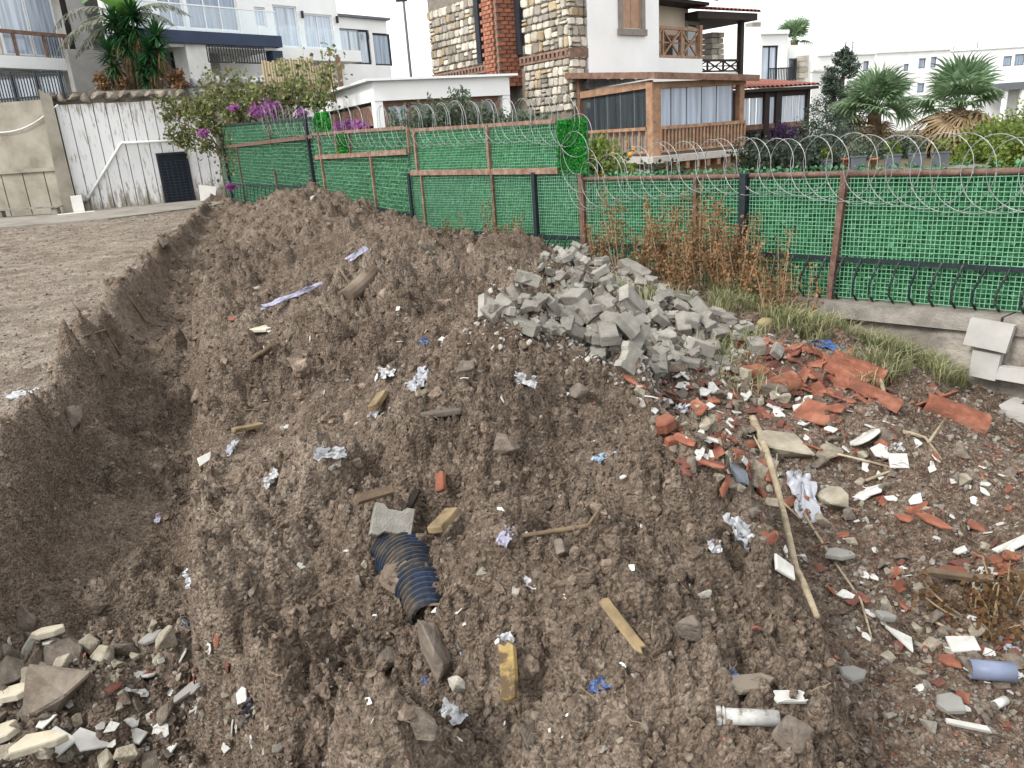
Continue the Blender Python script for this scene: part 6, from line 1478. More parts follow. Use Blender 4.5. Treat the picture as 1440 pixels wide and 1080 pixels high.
# ---- grey pavers
M_PAVER = mat('grey concrete paver', [rgb('827f76'), rgb('9d9990'), rgb('b2aea3')], 9, .92, .5, 120, obj_var=.24)
M_PAVERD = mat('dusty brown grey paver', [rgb('7a756c'), rgb('969188'), rgb('aaa59c')], 7, .92, .5, 100, obj_var=.14)
BONE = [(-.10, -.08), (-.06, -.08), (-.035, -.058), (.035, -.058), (.06, -.08), (.10, -.08), (.10, .08), (.06, .08), (.035, .058), (-.035, .058), (-.06, .08), (-.10, .08)]
HALF = [(-.10, -.08), (-.06, -.08), (-.035, -.058), (.01, -.058), (.025, -.02), (.0, .03), (.015, .058), (-.035, .058), (-.06, .08), (-.10, .08)]
RECT = [(-.10, -.055), (.10, -.055), (.10, .055), (-.10, .055)]; BROK = [(-.10, -.055), (.06, -.055), (.08, -.01), (.05, .055), (-.10, .05)]
PAV = [slab('paver', pl, t, m) for pl, t in ((BONE, .07), (HALF, .07), (RECT, .07), (BROK, .07), (RECT, .09)) for m in (M_PAVER, M_PAVERD)]
PILE = [(745, 372), (790, 352), (835, 350), (880, 372), (915, 398), (960, 415), (1010, 440), (1060, 470), (1085, 492), (1010, 512), (985, 530), (930, 528), (860, 502), (800, 488), (740, 455), (700, 452), (690, 428), (740, 410), (790, 415)]
for i, (px, py) in enumerate(poly_px(PILE, 300, 5)):
    p, n = ground_at(px, py); rg = random.Random(i); s_ = (.42 + rg.random() * .36 if i % 4 else .32) if i % 11 else .95
    p = p + Vector((0, 0, rg.choice((0, .0, .01, .03, .05)) + (.02 if 740 < px < 1000 else 0)))
    small = s_ < .55
    put('paver', rg.choice(PAV), p, n, s_, rg.uniform(0, 6.28), (rg.gauss(0, .32), rg.gauss(0, .32)), -.012, 'broken grey concrete paver tumbled in the rubble pile before the weeds', 'paver', 'pavers of the grey rubble pile')
q = []
for (px, py) in poly_px(PILE, 420, 9): q.append(tuple(ground_at(px, py)[0]))
q = np.repeat(np.array(q), 9, 0); q[:, :2] += RNG.normal(0, .12, (len(q), 2)); q[:, 2] = height(q[:, 0], q[:, 1], True)
S = .016 + .05 * RNG.random(len(q)) ** 2.5
M_CRUSH = mat('crushed pale concrete', [rgb('97928a'), rgb('b6b1a8'), rgb('c8c4bc')], 2, .95, .3, 8, obj_var=.15)
scatter('concrete_crumbs', 'crushed pale concrete between the grey pavers', 'rubble', q, None, S, facet('crumb', M_CRUSH, 360, 6))
# pavers one can pick out
for px, py, k, yaw, tl, lab in ((680, 450, 4, 1.5, (.9, 0), 'upright pair of brownish pavers at the left end of the rubble pile'), (735, 425, 0, .5, (.25, .1), 'bone-shaped grey paver lying flat at the left end of the rubble pile'), (722, 437, 1, 1.1, (.7, .2), 'half bone-shaped paver standing on edge near the left pile end'), (800, 462, 4, -.35, (.2, 0), 'long dark paver slanting at the front of the rubble pile'), (850, 505, 2, -.6, (.1, .2), 'tilted grey paver at the lower front of the pile'), (919, 521, 4, .2, (.5, 0), 'squarish grey paver just below the pile on the red debris'), (548, 748, 0, .05, (.3, 0), 'single bone-shaped paver half buried in the middle of the soil heap'), (1090, 505, 6, .9, (.6, .2), 'grey paver standing at the right tip of the pile')):
    p, n = ground_at(px, py); put('paver', PAV[k], p, n, .72 if px != 548 else .8, yaw, tl, .02 if px != 548 else .03, lab, 'paver')
# ---- pale stones against the tall fence
M_PSTONE = mat('pale limestone', [rgb('9a9488'), rgb('bdb7aa'), rgb('cfc9bd')], 2, .92, .4, 9, obj_var=.12); PST = facet('limestone', M_PSTONE, 380, 5, .75)
for i, (px, py) in enumerate(poly_px([(556, 326), (580, 340), (612, 352), (612, 358), (575, 352), (556, 338)], 17, 3)):
    p = at_y(px, py, 11.9 + .4 * random.random()); put('limestone', random.choice(PST), Vector(p), Vector((0, 0, 1)), random.uniform(.16, .30), random.uniform(0, 6), (0, 0), 0, 'pale limestone lump in the small heap against the tall fence', 'stone', 'pale stones against the tall fence')

# ---- terracotta roof tiles, whole and broken
M_TERRA = mat('terracotta', [rgb('705c4e'), rgb('86523f'), rgb('9c644e'), rgb('ad7c68')], 9, .88, .3, 60, obj_var=.16, stops=[.3, .42, .55, .72]); M_TERRAD = mat('dark red tile', [rgb('6a544a'), rgb('74463c'), rgb('8a584c')], 9, .85, .25, 60, obj_var=.12)
def barrel(name, L, r0, r1, arc, m, t=.014, seed=0, broken=True, nl=5, na=9):
    """piece of a barrel roof tile: tapered arc with thickness and a broken outline"""
    rg = random.Random(seed); mb = MB(); O, I = [], []
    for i in range(nl + 1):
        for j in range(na + 1):
            u = i / nl; a = (j / na - .5) * arc; xx = (u - .5) * L
            if broken and i in (0, nl): xx += rg.uniform(-.5, .5) * L * .22 * (1 if i == nl else .4)
            if broken and j in (0, na): a *= rg.uniform(.75, 1.0)
            r_ = r0 + (r1 - r0) * u; O.append((xx, math.sin(a) * r_, math.cos(a) * r_ - r_ * math.cos(arc / 2))); I.append((xx, math.sin(a) * (r_ - t), math.cos(a) * (r_ - t) - r_ * math.cos(arc / 2)))
    n = len(O); w = na + 1; F_ = []
    for i in range(nl):
        for j in range(na): a = i * w + j; F_ += [(a, a + 1, a + w + 1, a + w), (n + a, n + a + w, n + a + w + 1, n + a + 1)]
    for i in range(nl): a = i * w; F_ += [(a, a + w, n + a + w, n + a), (a + na, n + a + na, n + a + na + w, a + na + w)]
    for j in range(na): F_ += [(j, n + j, n + j + 1, j + 1), (nl * w + j, nl * w + j + 1, n + nl * w + j + 1, n + nl * w + j)]
    return mb.add(O + I, F_).mesh(name, m)
TF = [barrel('tile_fragment', random.uniform(.12, .22), .085, .095, random.uniform(.7, 1.6), M_TERRA if k % 3 else M_TERRAD, seed=k, nl=3, na=4) for k in range(12)]
TW = [barrel('roof_tile', .42, .085, .11, 2.6, M_TERRA, seed=40 + k, broken=False, nl=6, na=10) for k in range(3)]
REDS = [(1080, 480), (1110, 488), (1190, 500), (1260, 545), (1240, 560), (1200, 580), (1130, 560), (1070, 540), (1050, 520), (1020, 480)]
for i, (px, py) in enumerate(poly_px(REDS, 80, 21)):
    p, n = ground_at(px, py); put('tile_fragment', random.choice(TF), p, n, random.uniform(.4, .8), random.uniform(0, 6.28), (random.gauss(0, .4), random.gauss(0, .4)), .005, 'broken terracotta tile piece in the red heap below the grass', 'tile fragment', 'tile pieces in the red heap')
WIDE = [(880, 540), (1000, 520), (1120, 560), (1300, 600), (1440, 640), (1440, 1000), (1380, 1060), (1200, 880), (1060, 740), (960, 640)]
for i, (px, py) in enumerate(poly_px(WIDE, 140, 22)):
    p, n = ground_at(px, py); put('tile_fragment', random.choice(TF), p, n, random.uniform(.18, .5), random.uniform(0, 6.28), (random.gauss(0, .3), random.gauss(0, .3)), .002, 'small red tile shard strewn on the debris slope', 'tile fragment', 'red tile shards on the debris slope')
for i, (px, py) in enumerate(poly_px([(240, 900), (320, 900), (330, 1000), (250, 1060), (120, 1000), (180, 900)], 16, 23)):
    p, n = ground_at(px, py); put('tile_fragment', random.choice(TF), p, n, random.uniform(.2, .4), random.uniform(0, 6.28), (random.gauss(0, .3), random.gauss(0, .3)), .002, 'small red tile shard in the rubble at the trench end', 'tile fragment', 'red tile shards at the trench end')
for px, py, k, s_, yaw, tl, lab in ((1205, 524, 0, .85, -.75, (.1, .25), 'long terracotta roof tile lying on the red heap'), (1180, 535, 1, .9, -1.0, (.4, .1), 'terracotta roof tile propped beside the longest one'), (1340, 584, 0, .95, -.35, (.5, 0), 'terracotta roof tile at the right end of the red heap by the wall'), (1306, 500, 1, .6, 1.2, (.3, .3), 'rounded roof tile piece standing in the grass'), (1300, 560, 2, .9, .4, (2.6, .2), 'overturned dark roof tile in the red heap'), (1090, 548, 1, .75, .5, (.3, -.2), 'dark red tile piece at the left of the red heap'), (1225, 560, 2, .8, -.5, (.2, .1), 'roof tile stub below the long tile'), (1055, 525, 1, .6, .2, (.3, .2), 'red tile piece near the pile tip')):
    p, n = ground_at(px, py); put('roof_tile', TW[k], p, n, s_, yaw, tl, .02, lab, 'roof tile')
def flat_terra(px, py, wpx, seed, lab, yaw=0, tl=(.2, .1), asp=.75, m=None, name='tile_fragment', cat='tile fragment', t=.015, poly=None, n_=6):
    p, n = ground_at(px, py); w = span(wpx, p)
    me = slab(name, [(x * w, y * w) for x, y in (poly or shard_poly(seed, n_, .5, .5 * asp))], t, m or M_TERRA, min(.006, t * .3)); return put(name, me, p, n, 1, yaw, tl, .022, lab, cat, upright=.35)
TRAP = [(-.5, -.3), (.35, -.38), (.5, .2), (-.3, .38)]
flat_terra(1146, 590, 58, 1, 'large flat terracotta tile piece lying alone above the beige stone', -.7, (.3, 0), poly=TRAP)
flat_terra(1176, 583, 28, 2, 'terracotta shard beside the large flat tile piece'); flat_terra(1310, 740, 50, 3, 'long thin red tile sliver on the debris slope', -.7, asp=.35)
flat_terra(1275, 735, 28, 4, 'red tile sliver left of the long thin one', -.8, asp=.4); flat_terra(1398, 795, 28, 5, 'squarish red tile piece upper of two at the right edge'); flat_terra(1408, 815, 26, 6, 'squarish red tile piece lower of two at the right edge')
flat_terra(1422, 790, 26, 7, 'red tile piece at the frame edge above white shards'); flat_terra(1335, 937, 36, 8, 'rounded red tile piece beside the grey pipe'); flat_terra(1340, 815, 34, 9, 'red tile piece with white fleck near the dried weed')
flat_terra(1260, 835, 30, 10, 'curled red tile piece on the debris slope', .4, (.6, .3)); flat_terra(1370, 745, 30, 11, 'red tile piece with broken notch upper right'); flat_terra(328, 458, 14, 12, 'small red brick bit on the trench side of the heap')
flat_terra(945, 640, 34, 13, 'reddish brick slab at the foot of the heap', .1, asp=.45, t=.05); flat_terra(940, 605, 40, 14, 'pale red broken brick at the heap foot', .5, t=.05)
flat_terra(1065, 690, 18, 15, 'red shard beside the long branch')

# ---- white and cream tile shards
M_CER = mat('white ceramic', [(0.24, 0.22, 0.19), (0.40, 0.39, 0.36), (0.50, 0.49, 0.46)], 9, .5, .05, 30, obj_var=.1, stops=[.3, .4, .6]); M_CREAMT = mat('cream stone slab', [rgb('b9ad94'), rgb('d4cab4'), rgb('e0d8c6')], 3, .85, .2, 40); M_GTILE = mat('grey tile', [rgb('8d8a84'), rgb('a5a29b')], 4, .7, .1, 40)
SH = [slab('tile_shard', shard_poly(500 + k, random.choice((4, 5, 6)), .5, .36), .09, M_CER, .02) for k in range(7)]
for i, (px, py) in enumerate(poly_px(WIDE, 110, 31)):
    p, n = ground_at(px, py); w = span(random.uniform(9, 22), p); put('tile_shard', random.choice(SH), p, n, w, random.uniform(0, 6.28), (random.gauss(0, .3), random.gauss(0, .3)), .002, 'small white tile shard strewn on the debris slope', 'tile shard', 'white tile shards on the debris slope')
for i, (px, py) in enumerate(poly_px([(320, 480), (560, 430), (820, 560), (980, 800), (900, 1060), (520, 1040), (380, 900), (320, 640)], 60, 32)):
    p, n = ground_at(px, py); w = span(random.uniform(7, 16), p); put('tile_shard', random.choice(SH), p, n, w, random.uniform(0, 6.28), (random.gauss(0, .5), random.gauss(0, .5)), .0, 'small white shard mixed into the soil heap', 'tile shard', 'white shards in the soil heap')
for i, (px, py) in enumerate(poly_px([(0, 900), (120, 890), (330, 930), (370, 1070), (0, 1078)], 52, 33)):
    p, n = ground_at(px, py); w = span(random.uniform(10, 28), p); put('tile_shard', random.choice(SH), p, n, w, random.uniform(0, 6.28), (random.gauss(0, .3), random.gauss(0, .3)), .005, 'small white tile shard in the rubble at the trench end', 'tile shard', 'white tile shards at the trench end')
DENSE = [(880, 545), (960, 520), (1080, 512), (1150, 560), (1100, 640), (1040, 690), (960, 670), (920, 610)]
for i, (px, py) in enumerate(poly_px(DENSE, 62, 24)):
    p, n = ground_at(px, py); put('tile_fragment', random.choice(TF), p, n, random.uniform(.3, .75), random.uniform(0, 6.28), (random.gauss(0, .35), random.gauss(0, .35)), .004, 'red tile piece in the mixed debris between paver pile and branch', 'tile fragment', 'tile pieces in the mixed debris')
for i, (px, py) in enumerate(poly_px(DENSE, 44, 34)):
    p, n = ground_at(px, py); w = span(random.uniform(12, 28), p); put('tile_shard', random.choice(SH), p, n, w, random.uniform(0, 6.28), (random.gauss(0, .35), random.gauss(0, .35)), .004, 'white shard in the mixed debris between paver pile and branch', 'tile shard', 'white shards in the mixed debris')
ROUND = [(.5 * math.cos(a) * (1 if -1 < a < 2.4 else .8), .42 * math.sin(a)) for a in np.linspace(-math.pi, math.pi, 13)[:-1]]
for a in ((1215, 626, 46, 'rounded white ribbed tile piece beside the beige stone', ROUND), (1095, 797, 40, 'white tile shard left of the long branch', TRAP), (1095, 797, 0, '', None), (1222, 698, 40, 'white tile piece below the rounded one', TRAP), (1248, 700, 0, '', None), (1262, 903, 34, 'triangular white tile shard low on the debris slope', [(-.5, .4), (.45, .42), (.4, -.4)]), (1352, 912, 38, 'white tile shard above the grey pipe', TRAP), (1388, 815, 36, 'white tile shard among red pieces at the right', None), (1368, 818, 40, 'pale white tile shard under the red pieces', None), (1350, 783, 26, 'white sliver between red shards', None), (1425, 770, 46, 'long white board piece at the right edge', [(-.5, -.2), (.5, -.25), (.5, .1), (-.4, .25)]), (1240, 640, 40, 'broken white plate by the ribbed tile', None), (1262, 655, 28, 'small square white tile right of the plate', [(-.4, -.35), (.4, -.35), (.4, .35), (-.4, .35)]), (1358, 1030, 46, 'thin white strip at the lower right', [(-.5, -.06), (.5, -.1), (.45, .05), (-.5, .08)]), (1385, 690, 16, 'small white shard at the upper right', None), (1130, 560, 0, '', None), (990, 560, 26, 'white fragment below the pavers', None), (1120, 545, 24, 'pointed white shard in the red heap', [(-.5, -.3), (.5, .1), (.0, .4)]), (935, 560, 24, 'white tile piece at the foot of the pile', None), (1000, 620, 34, 'white crumpled tile piece by the heap foot', None), (1235, 700, 0, '', None), (880, 690, 12, 'tiny white shard on the heap side', None),
          (370, 466, 42, 'flat cream stone slab on the far heap', [(-.5, -.25), (.1, -.4), (.5, .1), (.05, .4)]), (198, 943, 34, 'curved white plate piece at the trench end', ROUND), (78, 1042, 44, 'white angular tile at the bottom rubble', TRAP), (128, 1050, 50, 'white broken rim piece in the bottom rubble', None), (188, 1026, 26, 'white tile bit below the large rock', TRAP), (295, 650, 26, 'white shard standing at the trench edge', [(-.5, -.2), (.5, -.1), (.4, .2), (-.4, .25)])):
    if a[2] == 0: continue
    cream = 'cream' in a[3]
    flat_terra(a[0], a[1], a[2], a[0] + a[1], a[3], random.uniform(-.4, .4), (random.gauss(0, .2), random.gauss(0, .2)) if 'standing' not in a[3] else (.9, .3), .7, M_CREAMT if cream else M_CER, 'tile_shard', 'tile shard', .012 if not cream else .03, a[4], 5)
for px, py, w, lab, asp, m in ((22, 985, 54, 'large cream slab at the left edge of the bottom rubble', .55, M_CREAMT), (12, 1035, 50, 'cream slab lower at the left edge', .7, M_CREAMT), (60, 1074, 76, 'wide cream slab at the bottom left corner', .4, M_CREAMT), (70, 905, 40, 'beige slab behind the large rock', .6, M_CREAMT), (25, 925, 0, '', 1, None), (90, 930, 0, '', 1, None), (220, 915, 34, 'light grey tile piece at the trench end', .55, M_GTILE), (205, 960, 0, '', 1, None), (272, 992, 52, 'narrow grey tile strip standing in the rubble', .25, M_GTILE), (290, 985, 26, 'small grey tile strip beside the narrow one', .4, M_GTILE), (265, 1005, 0, '', 1, None), (120, 1000, 0, '', 1, None), (625, 581, 66, 'flat dark grey slab on the soil heap', .55, mat('earthy slab', [rgb('5e564d'), rgb('756c61')], 5, .9, .3)), (1045, 972, 84, 'flat earthy stone slab above the white pipe', .4, mat('earthy flat stone', [rgb('7c7064'), rgb('968a7c')], 5, .92, .3)), (1180, 794, 40, 'grey angular slab on the debris slope', .8, M_GTILE), (1045, 935, 0, '', 1, None), (1195, 950, 56, 'grey slab half under soil at the slope foot', .6, M_GTILE), (1330, 1000, 50, 'grey slab below the pipe at the lower right', .7, M_GTILE), (1240, 880, 34, 'grey stone flake on the slope', .6, M_GTILE)):
    if w: flat_terra(px, py, w, int(px * 3 + py), lab, .3, (random.gauss(0, .12), random.gauss(0, .12)) if 'standing' not in lab else (.4, .2), asp, m, 'slab_piece', 'slab', .035 if m is M_CREAMT else .025, None, 6)

# ---- stones
M_BST = mat('brown grey stone', [rgb('5f564c'), rgb('7d7266'), rgb('968b7e')], 2, .93, .5, 12, obj_var=.15); M_YST = mat('beige stone', [rgb('847b6a'), rgb('a39a88'), rgb('bab2a0')], 2, .92, .5, 12, obj_var=.1); M_SOILST = mat('earth caked stone', [(0.085, .066, .052), (.14, .113, .09), (.20, .168, .138)], 2, .95, .5, 9)
def stone(px, py, w, lab, m, seed, flat=.7, asp=(1, .8, .7), yaw=None, lift=.12, tilt=(0, 0), pts=13, rough=.10):
    p, n = ground_at(px, py); s_ = span(w, p) * 1.25; me = rock_mesh('stone', m, pts, 1.0, seed, rough); return put('stone', me, p, n, (s_ * asp[0], s_ * asp[1], s_ * asp[2]), random.uniform(0, 6) if yaw is None else yaw, tilt, lift * s_, lab, 'stone')
stone(92, 990, 92, 'large angular grey rock at the trench end', M_BST, 3, asp=(1, .75, .75), yaw=.2, lift=.2, pts=9, rough=.06); stone(85, 935, 56, 'rounded brown rock behind the large grey one', M_BST, 2)
stone(45, 915, 50, 'pale stone left of the brown rock', M_PSTONE, 4); stone(10, 950, 40, 'grey stone at the left edge of the rubble', M_BST, 5); stone(25, 862, 60, 'buried boulder at the foot of the trench bank', M_SOILST, 6, lift=-.05)
stone(1120, 632, 92, 'long beige stone block on the debris slope', M_YST, 7, asp=(1, .6, .5), yaw=-.25); stone(1165, 650, 36, 'beige stone right of the long block', M_YST, 8); stone(1068, 665, 32, 'beige stone left beside the branch', M_YST, 9); stone(1170, 715, 50, 'angular beige stone below the grey bag', M_YST, 10)
stone(1080, 752, 36, 'dark red stone beside the long branch', mat('red stone', [rgb('7a4a3c'), rgb('956050')], 3, .9, .4), 11); stone(1033, 672, 40, 'bluish grey stone left of the branch', mat('bluish stone', [rgb('6a7078'), rgb('868c94')], 3, .85, .3), 12, asp=(1, .7, .5)); stone(1080, 558, 56, 'grey stone with white edge in the red debris', M_BST, 13, asp=(1, .5, .4), yaw=.3); stone(1100, 565, 28, 'brown stone beside the white-edged one', M_YST, 14)
stone(620, 932, 74, 'large earth-caked stone low on the soil heap', M_SOILST, 15, asp=(1, .7, .6)); stone(962, 896, 52, 'rounded earthy stone on the right of the soil heap', M_SOILST, 16); stone(655, 522, 34, 'brown stone on the heap above the slab', M_BST, 17); stone(815, 565, 40, 'earthy lump near the front crest', M_SOILST, 18); stone(715, 655, 46, 'earthy stone in the middle of the heap', M_SOILST, 19); stone(790, 780, 40, 'earthy stone beside the curved root', M_SOILST, 20)
stone(652, 985, 40, 'pale grey stone upright low on the heap', M_PSTONE, 21, asp=(.6, .6, 1)); stone(585, 1010, 44, 'grey stone low on the heap beside pebbles', M_BST, 22); stone(745, 1045, 40, 'grey stone at the bottom of the picture', M_BST, 23); stone(1120, 1055, 60, 'earthy boulder under the white pipe', M_SOILST, 24, asp=(1, .8, .7)); stone(990, 832, 22, 'pale stone on the heap edge', M_PSTONE, 25); stone(545, 920, 40, 'brown stone at the trench side of the heap', M_SOILST, 26)
stone(440, 282, 12, 'upright grey stone on the summit of the far heap', M_PSTONE, 27, asp=(.6, .6, 1.4)); stone(228, 342, 16, 'brown clod on the trench edge', M_SOILST, 28); stone(90, 565, 34, 'dark clod on the plateau edge', M_SOILST, 29)
M_BIGST = M_PAVERD
flat_terra(890, 385, 66, 77, 'large grey concrete slab leaning on top of the rubble pile', -.7, (.35, .2), .45, M_PAVERD, 'slab_piece', 'slab', .06, None, 7)
ST = [rock_mesh('stone', M_BST, 10, .75, 420 + k) for k in range(5)] + [rock_mesh('stone', M_YST, 10, .7, 430 + k) for k in range(3)]
for i, (px, py) in enumerate(poly_px(WIDE, 75, 41)):
    p, n = ground_at(px, py); w = span(random.uniform(12, 30), p); put('stone', random.choice(ST), p, n, w, random.uniform(0, 6.28), (0, 0), .1 * w, 'fist-sized grey stone strewn on the debris slope', 'stone', 'stones on the debris slope')
for i, (px, py) in enumerate(poly_px(DENSE, 40, 44)):
    p, n = ground_at(px, py); w = span(random.uniform(14, 34), p); put('stone', random.choice(ST), p, n, w, random.uniform(0, 6.28), (0, 0), .1 * w, 'grey stone in the mixed debris between paver pile and branch', 'stone', 'stones in the mixed debris')
for i, (px, py) in enumerate(poly_px([(0, 890), (100, 885), (260, 890), (350, 950), (400, 1075), (0, 1078)], 100, 42)):
    p, n = ground_at(px, py); w = span(random.uniform(10, 24) if i % 4 else random.uniform(24, 48), p); put('stone', random.choice(ST), p, n, w, random.uniform(0, 6.28), (random.gauss(0, .2), 0), .12 * w, 'rough stone in the rubble at the trench end', 'stone', 'stones at the trench end')
for i, (px, py) in enumerate(poly_px([(300, 430), (560, 320), (860, 520), (1000, 800), (1080, 1060), (420, 1060), (330, 800)], 55, 43)):
    p, n = ground_at(px, py); w = span(random.uniform(8, 24), p); put('stone', ST[i % 5] if i % 4 else ST[6], p, n, w, random.uniform(0, 6.28), (0, 0), .0, 'small stone stuck in the soil heap', 'stone', 'stones in the soil heap')

q = np.array([tuple(ground_at(px, py)[0]) for px, py in poly_px(WIDE, 150, 51) + poly_px(DENSE, 70, 52) + poly_px([(0, 890), (100, 885), (260, 890), (350, 950), (400, 1075), (0, 1078)], 140, 53)])
scatter('rubble', 'small broken stones filling the rubble between the larger pieces', 'rubble', q, None, RNG.uniform(.02, .055, len(q)), ST)
# ---- plastic: bags, strips, pipes
def crumple(name, w, h, m, seed, amp=.3, n=14):
    """a crumpled sheet with real folds"""
    g = np.linspace(-.5, .5, n); X, Y = np.meshgrid(g, g); q = amp * min(w, h)
    Z = np.abs(fbm(X * 4 + seed, Y * 4, 3, seed)) * 2.2 * q; X2 = X * w + q * fbm(X * 5, Y * 5 + seed, 2, seed + 1); Y2 = Y * h + q * fbm(X * 5 + 7, Y * 5, 2, seed + 2)
    edge = 1 - .25 * np.maximum(np.abs(X), np.abs(Y)) * (1 + fbm(X * 9, Y * 9, 2, seed + 4))
    v = np.stack([X2 * edge, Y2 * edge, Z], -1).reshape(-1, 3); idx = np.arange(n * n).reshape(n, n); f = np.stack([idx[:-1, :-1], idx[:-1, 1:], idx[1:, 1:], idx[1:, :-1]], -1).reshape(-1, 4)
    return np_mesh(name, v, f, m)
def plastic(name, c, rough=.35, var=.1): return mat(name, [(.16, .125, .095), tuple(x * (1 - var) for x in c), c], 14, rough, .2, 30, spec=.5, stops=[.33, .42, .6])
PW = plastic('white plastic film', (.46, .465, .48), .35, .35); PL = plastic('lilac plastic film', (.33, .32, .42), .35, .3); PG = plastic('grey plastic film', (.32, .33, .36)); PB = plastic('blue plastic', (.05, .10, .27), .4, .4); PN = plastic('black plastic', (.02, .02, .025)); PT = plastic('pale blue film', (.28, .40, .52))
for px, py, w, h, m, yaw, lab in ((413, 421, 100, 12, PL, .55, 'long lilac plastic strip on the far heap'), (504, 372, 38, 9, PL, .6, 'short lilac plastic strip above the long one'), (517, 357, 10, 10, PT, 0, 'pale blue scrap on the far heap'), (548, 536, 24, 30, PW, 0, 'white crumpled bag on the middle of the heap'), (592, 540, 42, 26, PG, .5, 'silver grey plastic bag beside the white one'), (738, 544, 38, 20, PW, .2, 'white crumpled wrapper under the paver pile'), (520, 586, 52, 16, PW, .7, 'foil strip beside the pale wood chip'), (462, 634, 50, 22, PW, .4, 'torn white plastic on the heap side'), (383, 683, 28, 22, PW, 0, 'white crumpled paper on the trench side of the heap'), (325, 634, 12, 34, PG, -.2, 'grey plastic scrap hanging at the trench edge'), (311, 702, 34, 14, PW, .7, 'clear plastic scrap at the trench edge'), (282, 722, 24, 12, PL, 1, 'lilac scrap below the trench edge'), (270, 836, 16, 28, PW, 0, 'white paper scrap at the trench foot'), (263, 884, 18, 36, PN, .2, 'black rag at the trench foot'), (223, 732, 8, 20, PL, .1, 'lilac scrap on the trench floor'), (598, 482, 18, 16, PB, 0, 'blue plastic scrap on the heap'), (624, 483, 28, 14, PW, .2, 'white scrap beside the blue one'), (713, 766, 38, 20, PL, .9, 'lilac torn plastic beside the curved root'), (735, 806, 46, 16, PW, -.6, 'torn white wrapper below the curved root'), (713, 902, 22, 38, PW, .1, 'white blue label scrap above the yellow plank'), (843, 968, 28, 22, PB, .2, 'blue plastic scrap low on the heap'), (850, 645, 46, 16, PT, .7, 'pale blue rag on the right flank of the heap'), (1130, 705, 34, 84, PG, .05, 'grey translucent bag beside the branch'), (1040, 752, 40, 60, PW, .6, 'white film draped over the heap foot'), (1005, 783, 20, 20, PW, 0, 'white foam lump at the heap foot'), (965, 590, 40, 22, PG, .6, 'grey blue rag at the foot of the heap'), (1165, 489, 46, 18, PB, -.2, 'bright blue plastic on the grass edge'), (850, 438, 26, 14, PB, 0, 'blue scrap among the pavers'), (1022, 412, 10, 26, PN, 0, 'dark blue scrap hanging in the weeds'), (1030, 935, 18, 18, PB, .2, 'blue scrap above the white pipe'), (90, 885 + 70, 30, 20, PN, .3, 'black scrap among the trench end stones'), (305, 985, 0, 0, None, 0, ''), (355, 1015, 40, 26, PN, .2, 'black plastic in the hollow of the heap foot'), (645, 920, 12, 30, PT, .1, 'greenish film scrap beside the earth-caked stone'), (600, 960, 14, 16, PB, 0, 'blue bit under the earth-caked stone'), (640, 1000, 34, 40, PW, .2, 'clear film scrap low on the heap'), (90, 445 + 155, 0, 0, None, 0, ''), (32, 556, 40, 16, PW, .4, 'pale plastic scrap on the plateau'), (1245, 655, 0, 0, None, 0, ''), (1425, 965 - 50, 20, 16, PG, 0, 'grey scrap at the right edge'), (1258, 628, 24, 16, PW, .3, 'white plastic scrap by the small square tile')):
    if not w: continue
    p, n = ground_at(px, py); a, b_ = span(w, p), span(h, p); me = crumple('plastic_scrap', a, b_, m, int(px + py)); put('plastic_scrap', me, p, n, 1, yaw, (.25, 0), -.004, lab, 'plastic scrap')
M_YEL = mat('yellow plastic', [rgb('8c7e58'), rgb('a89a70')], 5, .6, .2); p, n = ground_at(1078, 458); put('foam_chunk', lump_mesh('foam_chunk', M_YEL, 77), p, n, (.16, .11, .12), .3, (0, 0), .02, 'yellow foam chunk at the right end of the paver pile', 'foam')
# blue corrugated pipe, half buried
def corrugated():
    p, n = ground_at(586, 806); a, _ = ground_at(560, 772); b_, _ = ground_at(602, 862); c_, _ = ground_at(590, 800); r = thing('corrugated_pipe', 'blue black corrugated pipe sticking out of the soil heap', 'pipe', tuple(p)); k = span(36, p)
    P0 = a - p + Vector((-.02, .0, -k * .55)); P1 = c_ - p + Vector((-.01, 0, -k * .15)); P2 = b_ - p + Vector((0, 0, -k * .30)); pts = []; rad = []
    for i in range(81): t = i / 80; q = P0 * (1 - t) ** 2 + P1 * 2 * t * (1 - t) + P2 * t * t; pts.append(q); rad.append(k * (1.05 - .4 * t * t) * (1.0 + .07 * (1 if (i // 2) % 2 else -1)))
    M = mat('blue black corrugated plastic', [rgb('6e6052'), rgb('504a44'), rgb('2c343f'), rgb('3a4c74')], 7, .6, .3, stops=[.3, .44, .52, .78]); mb = MB().tube(pts, rad, 18, False); mb.build('pipe_wall', M, r, False)
    inn = MB().tube(pts[40:], [q * .85 for q in rad[40:]], 18, False); inn.build('pipe_lining', PN, r, True)
    lm = rock_mesh('soil_cover', M_CLOD, 22, .8, 91, .34); o = bpy.data.objects.new('soil_cover', lm); o.location = (P0 * .3 + P1 * .4 + P2 * .3) + Vector((-k * .55, -k * .25, k * .35)); o.scale = (k * 1.5, k * 2.4, k * 1.3); link(o, r)
corrugated()
def hose():
    a, _ = ground_at(486, 418); b_, _ = ground_at(504, 392); c_, _ = ground_at(530, 378); r = thing('buried_hose', 'earth-covered ribbed hose arching out of the far heap', 'hose', tuple(b_)); pts = []; rad = []
    for i in range(41): t = i / 40; q = (a - b_) * (1 - t) ** 2 + Vector((0, 0, -.13)) * 2 * t * (1 - t) + (c_ - b_) * t * t; pts.append(q); rad.append(.075 * (1 + .08 * (1 if i % 2 else -1)))
    MB().tube(pts, rad, 12).build('hose', M_CLOD, r, False)
hose()
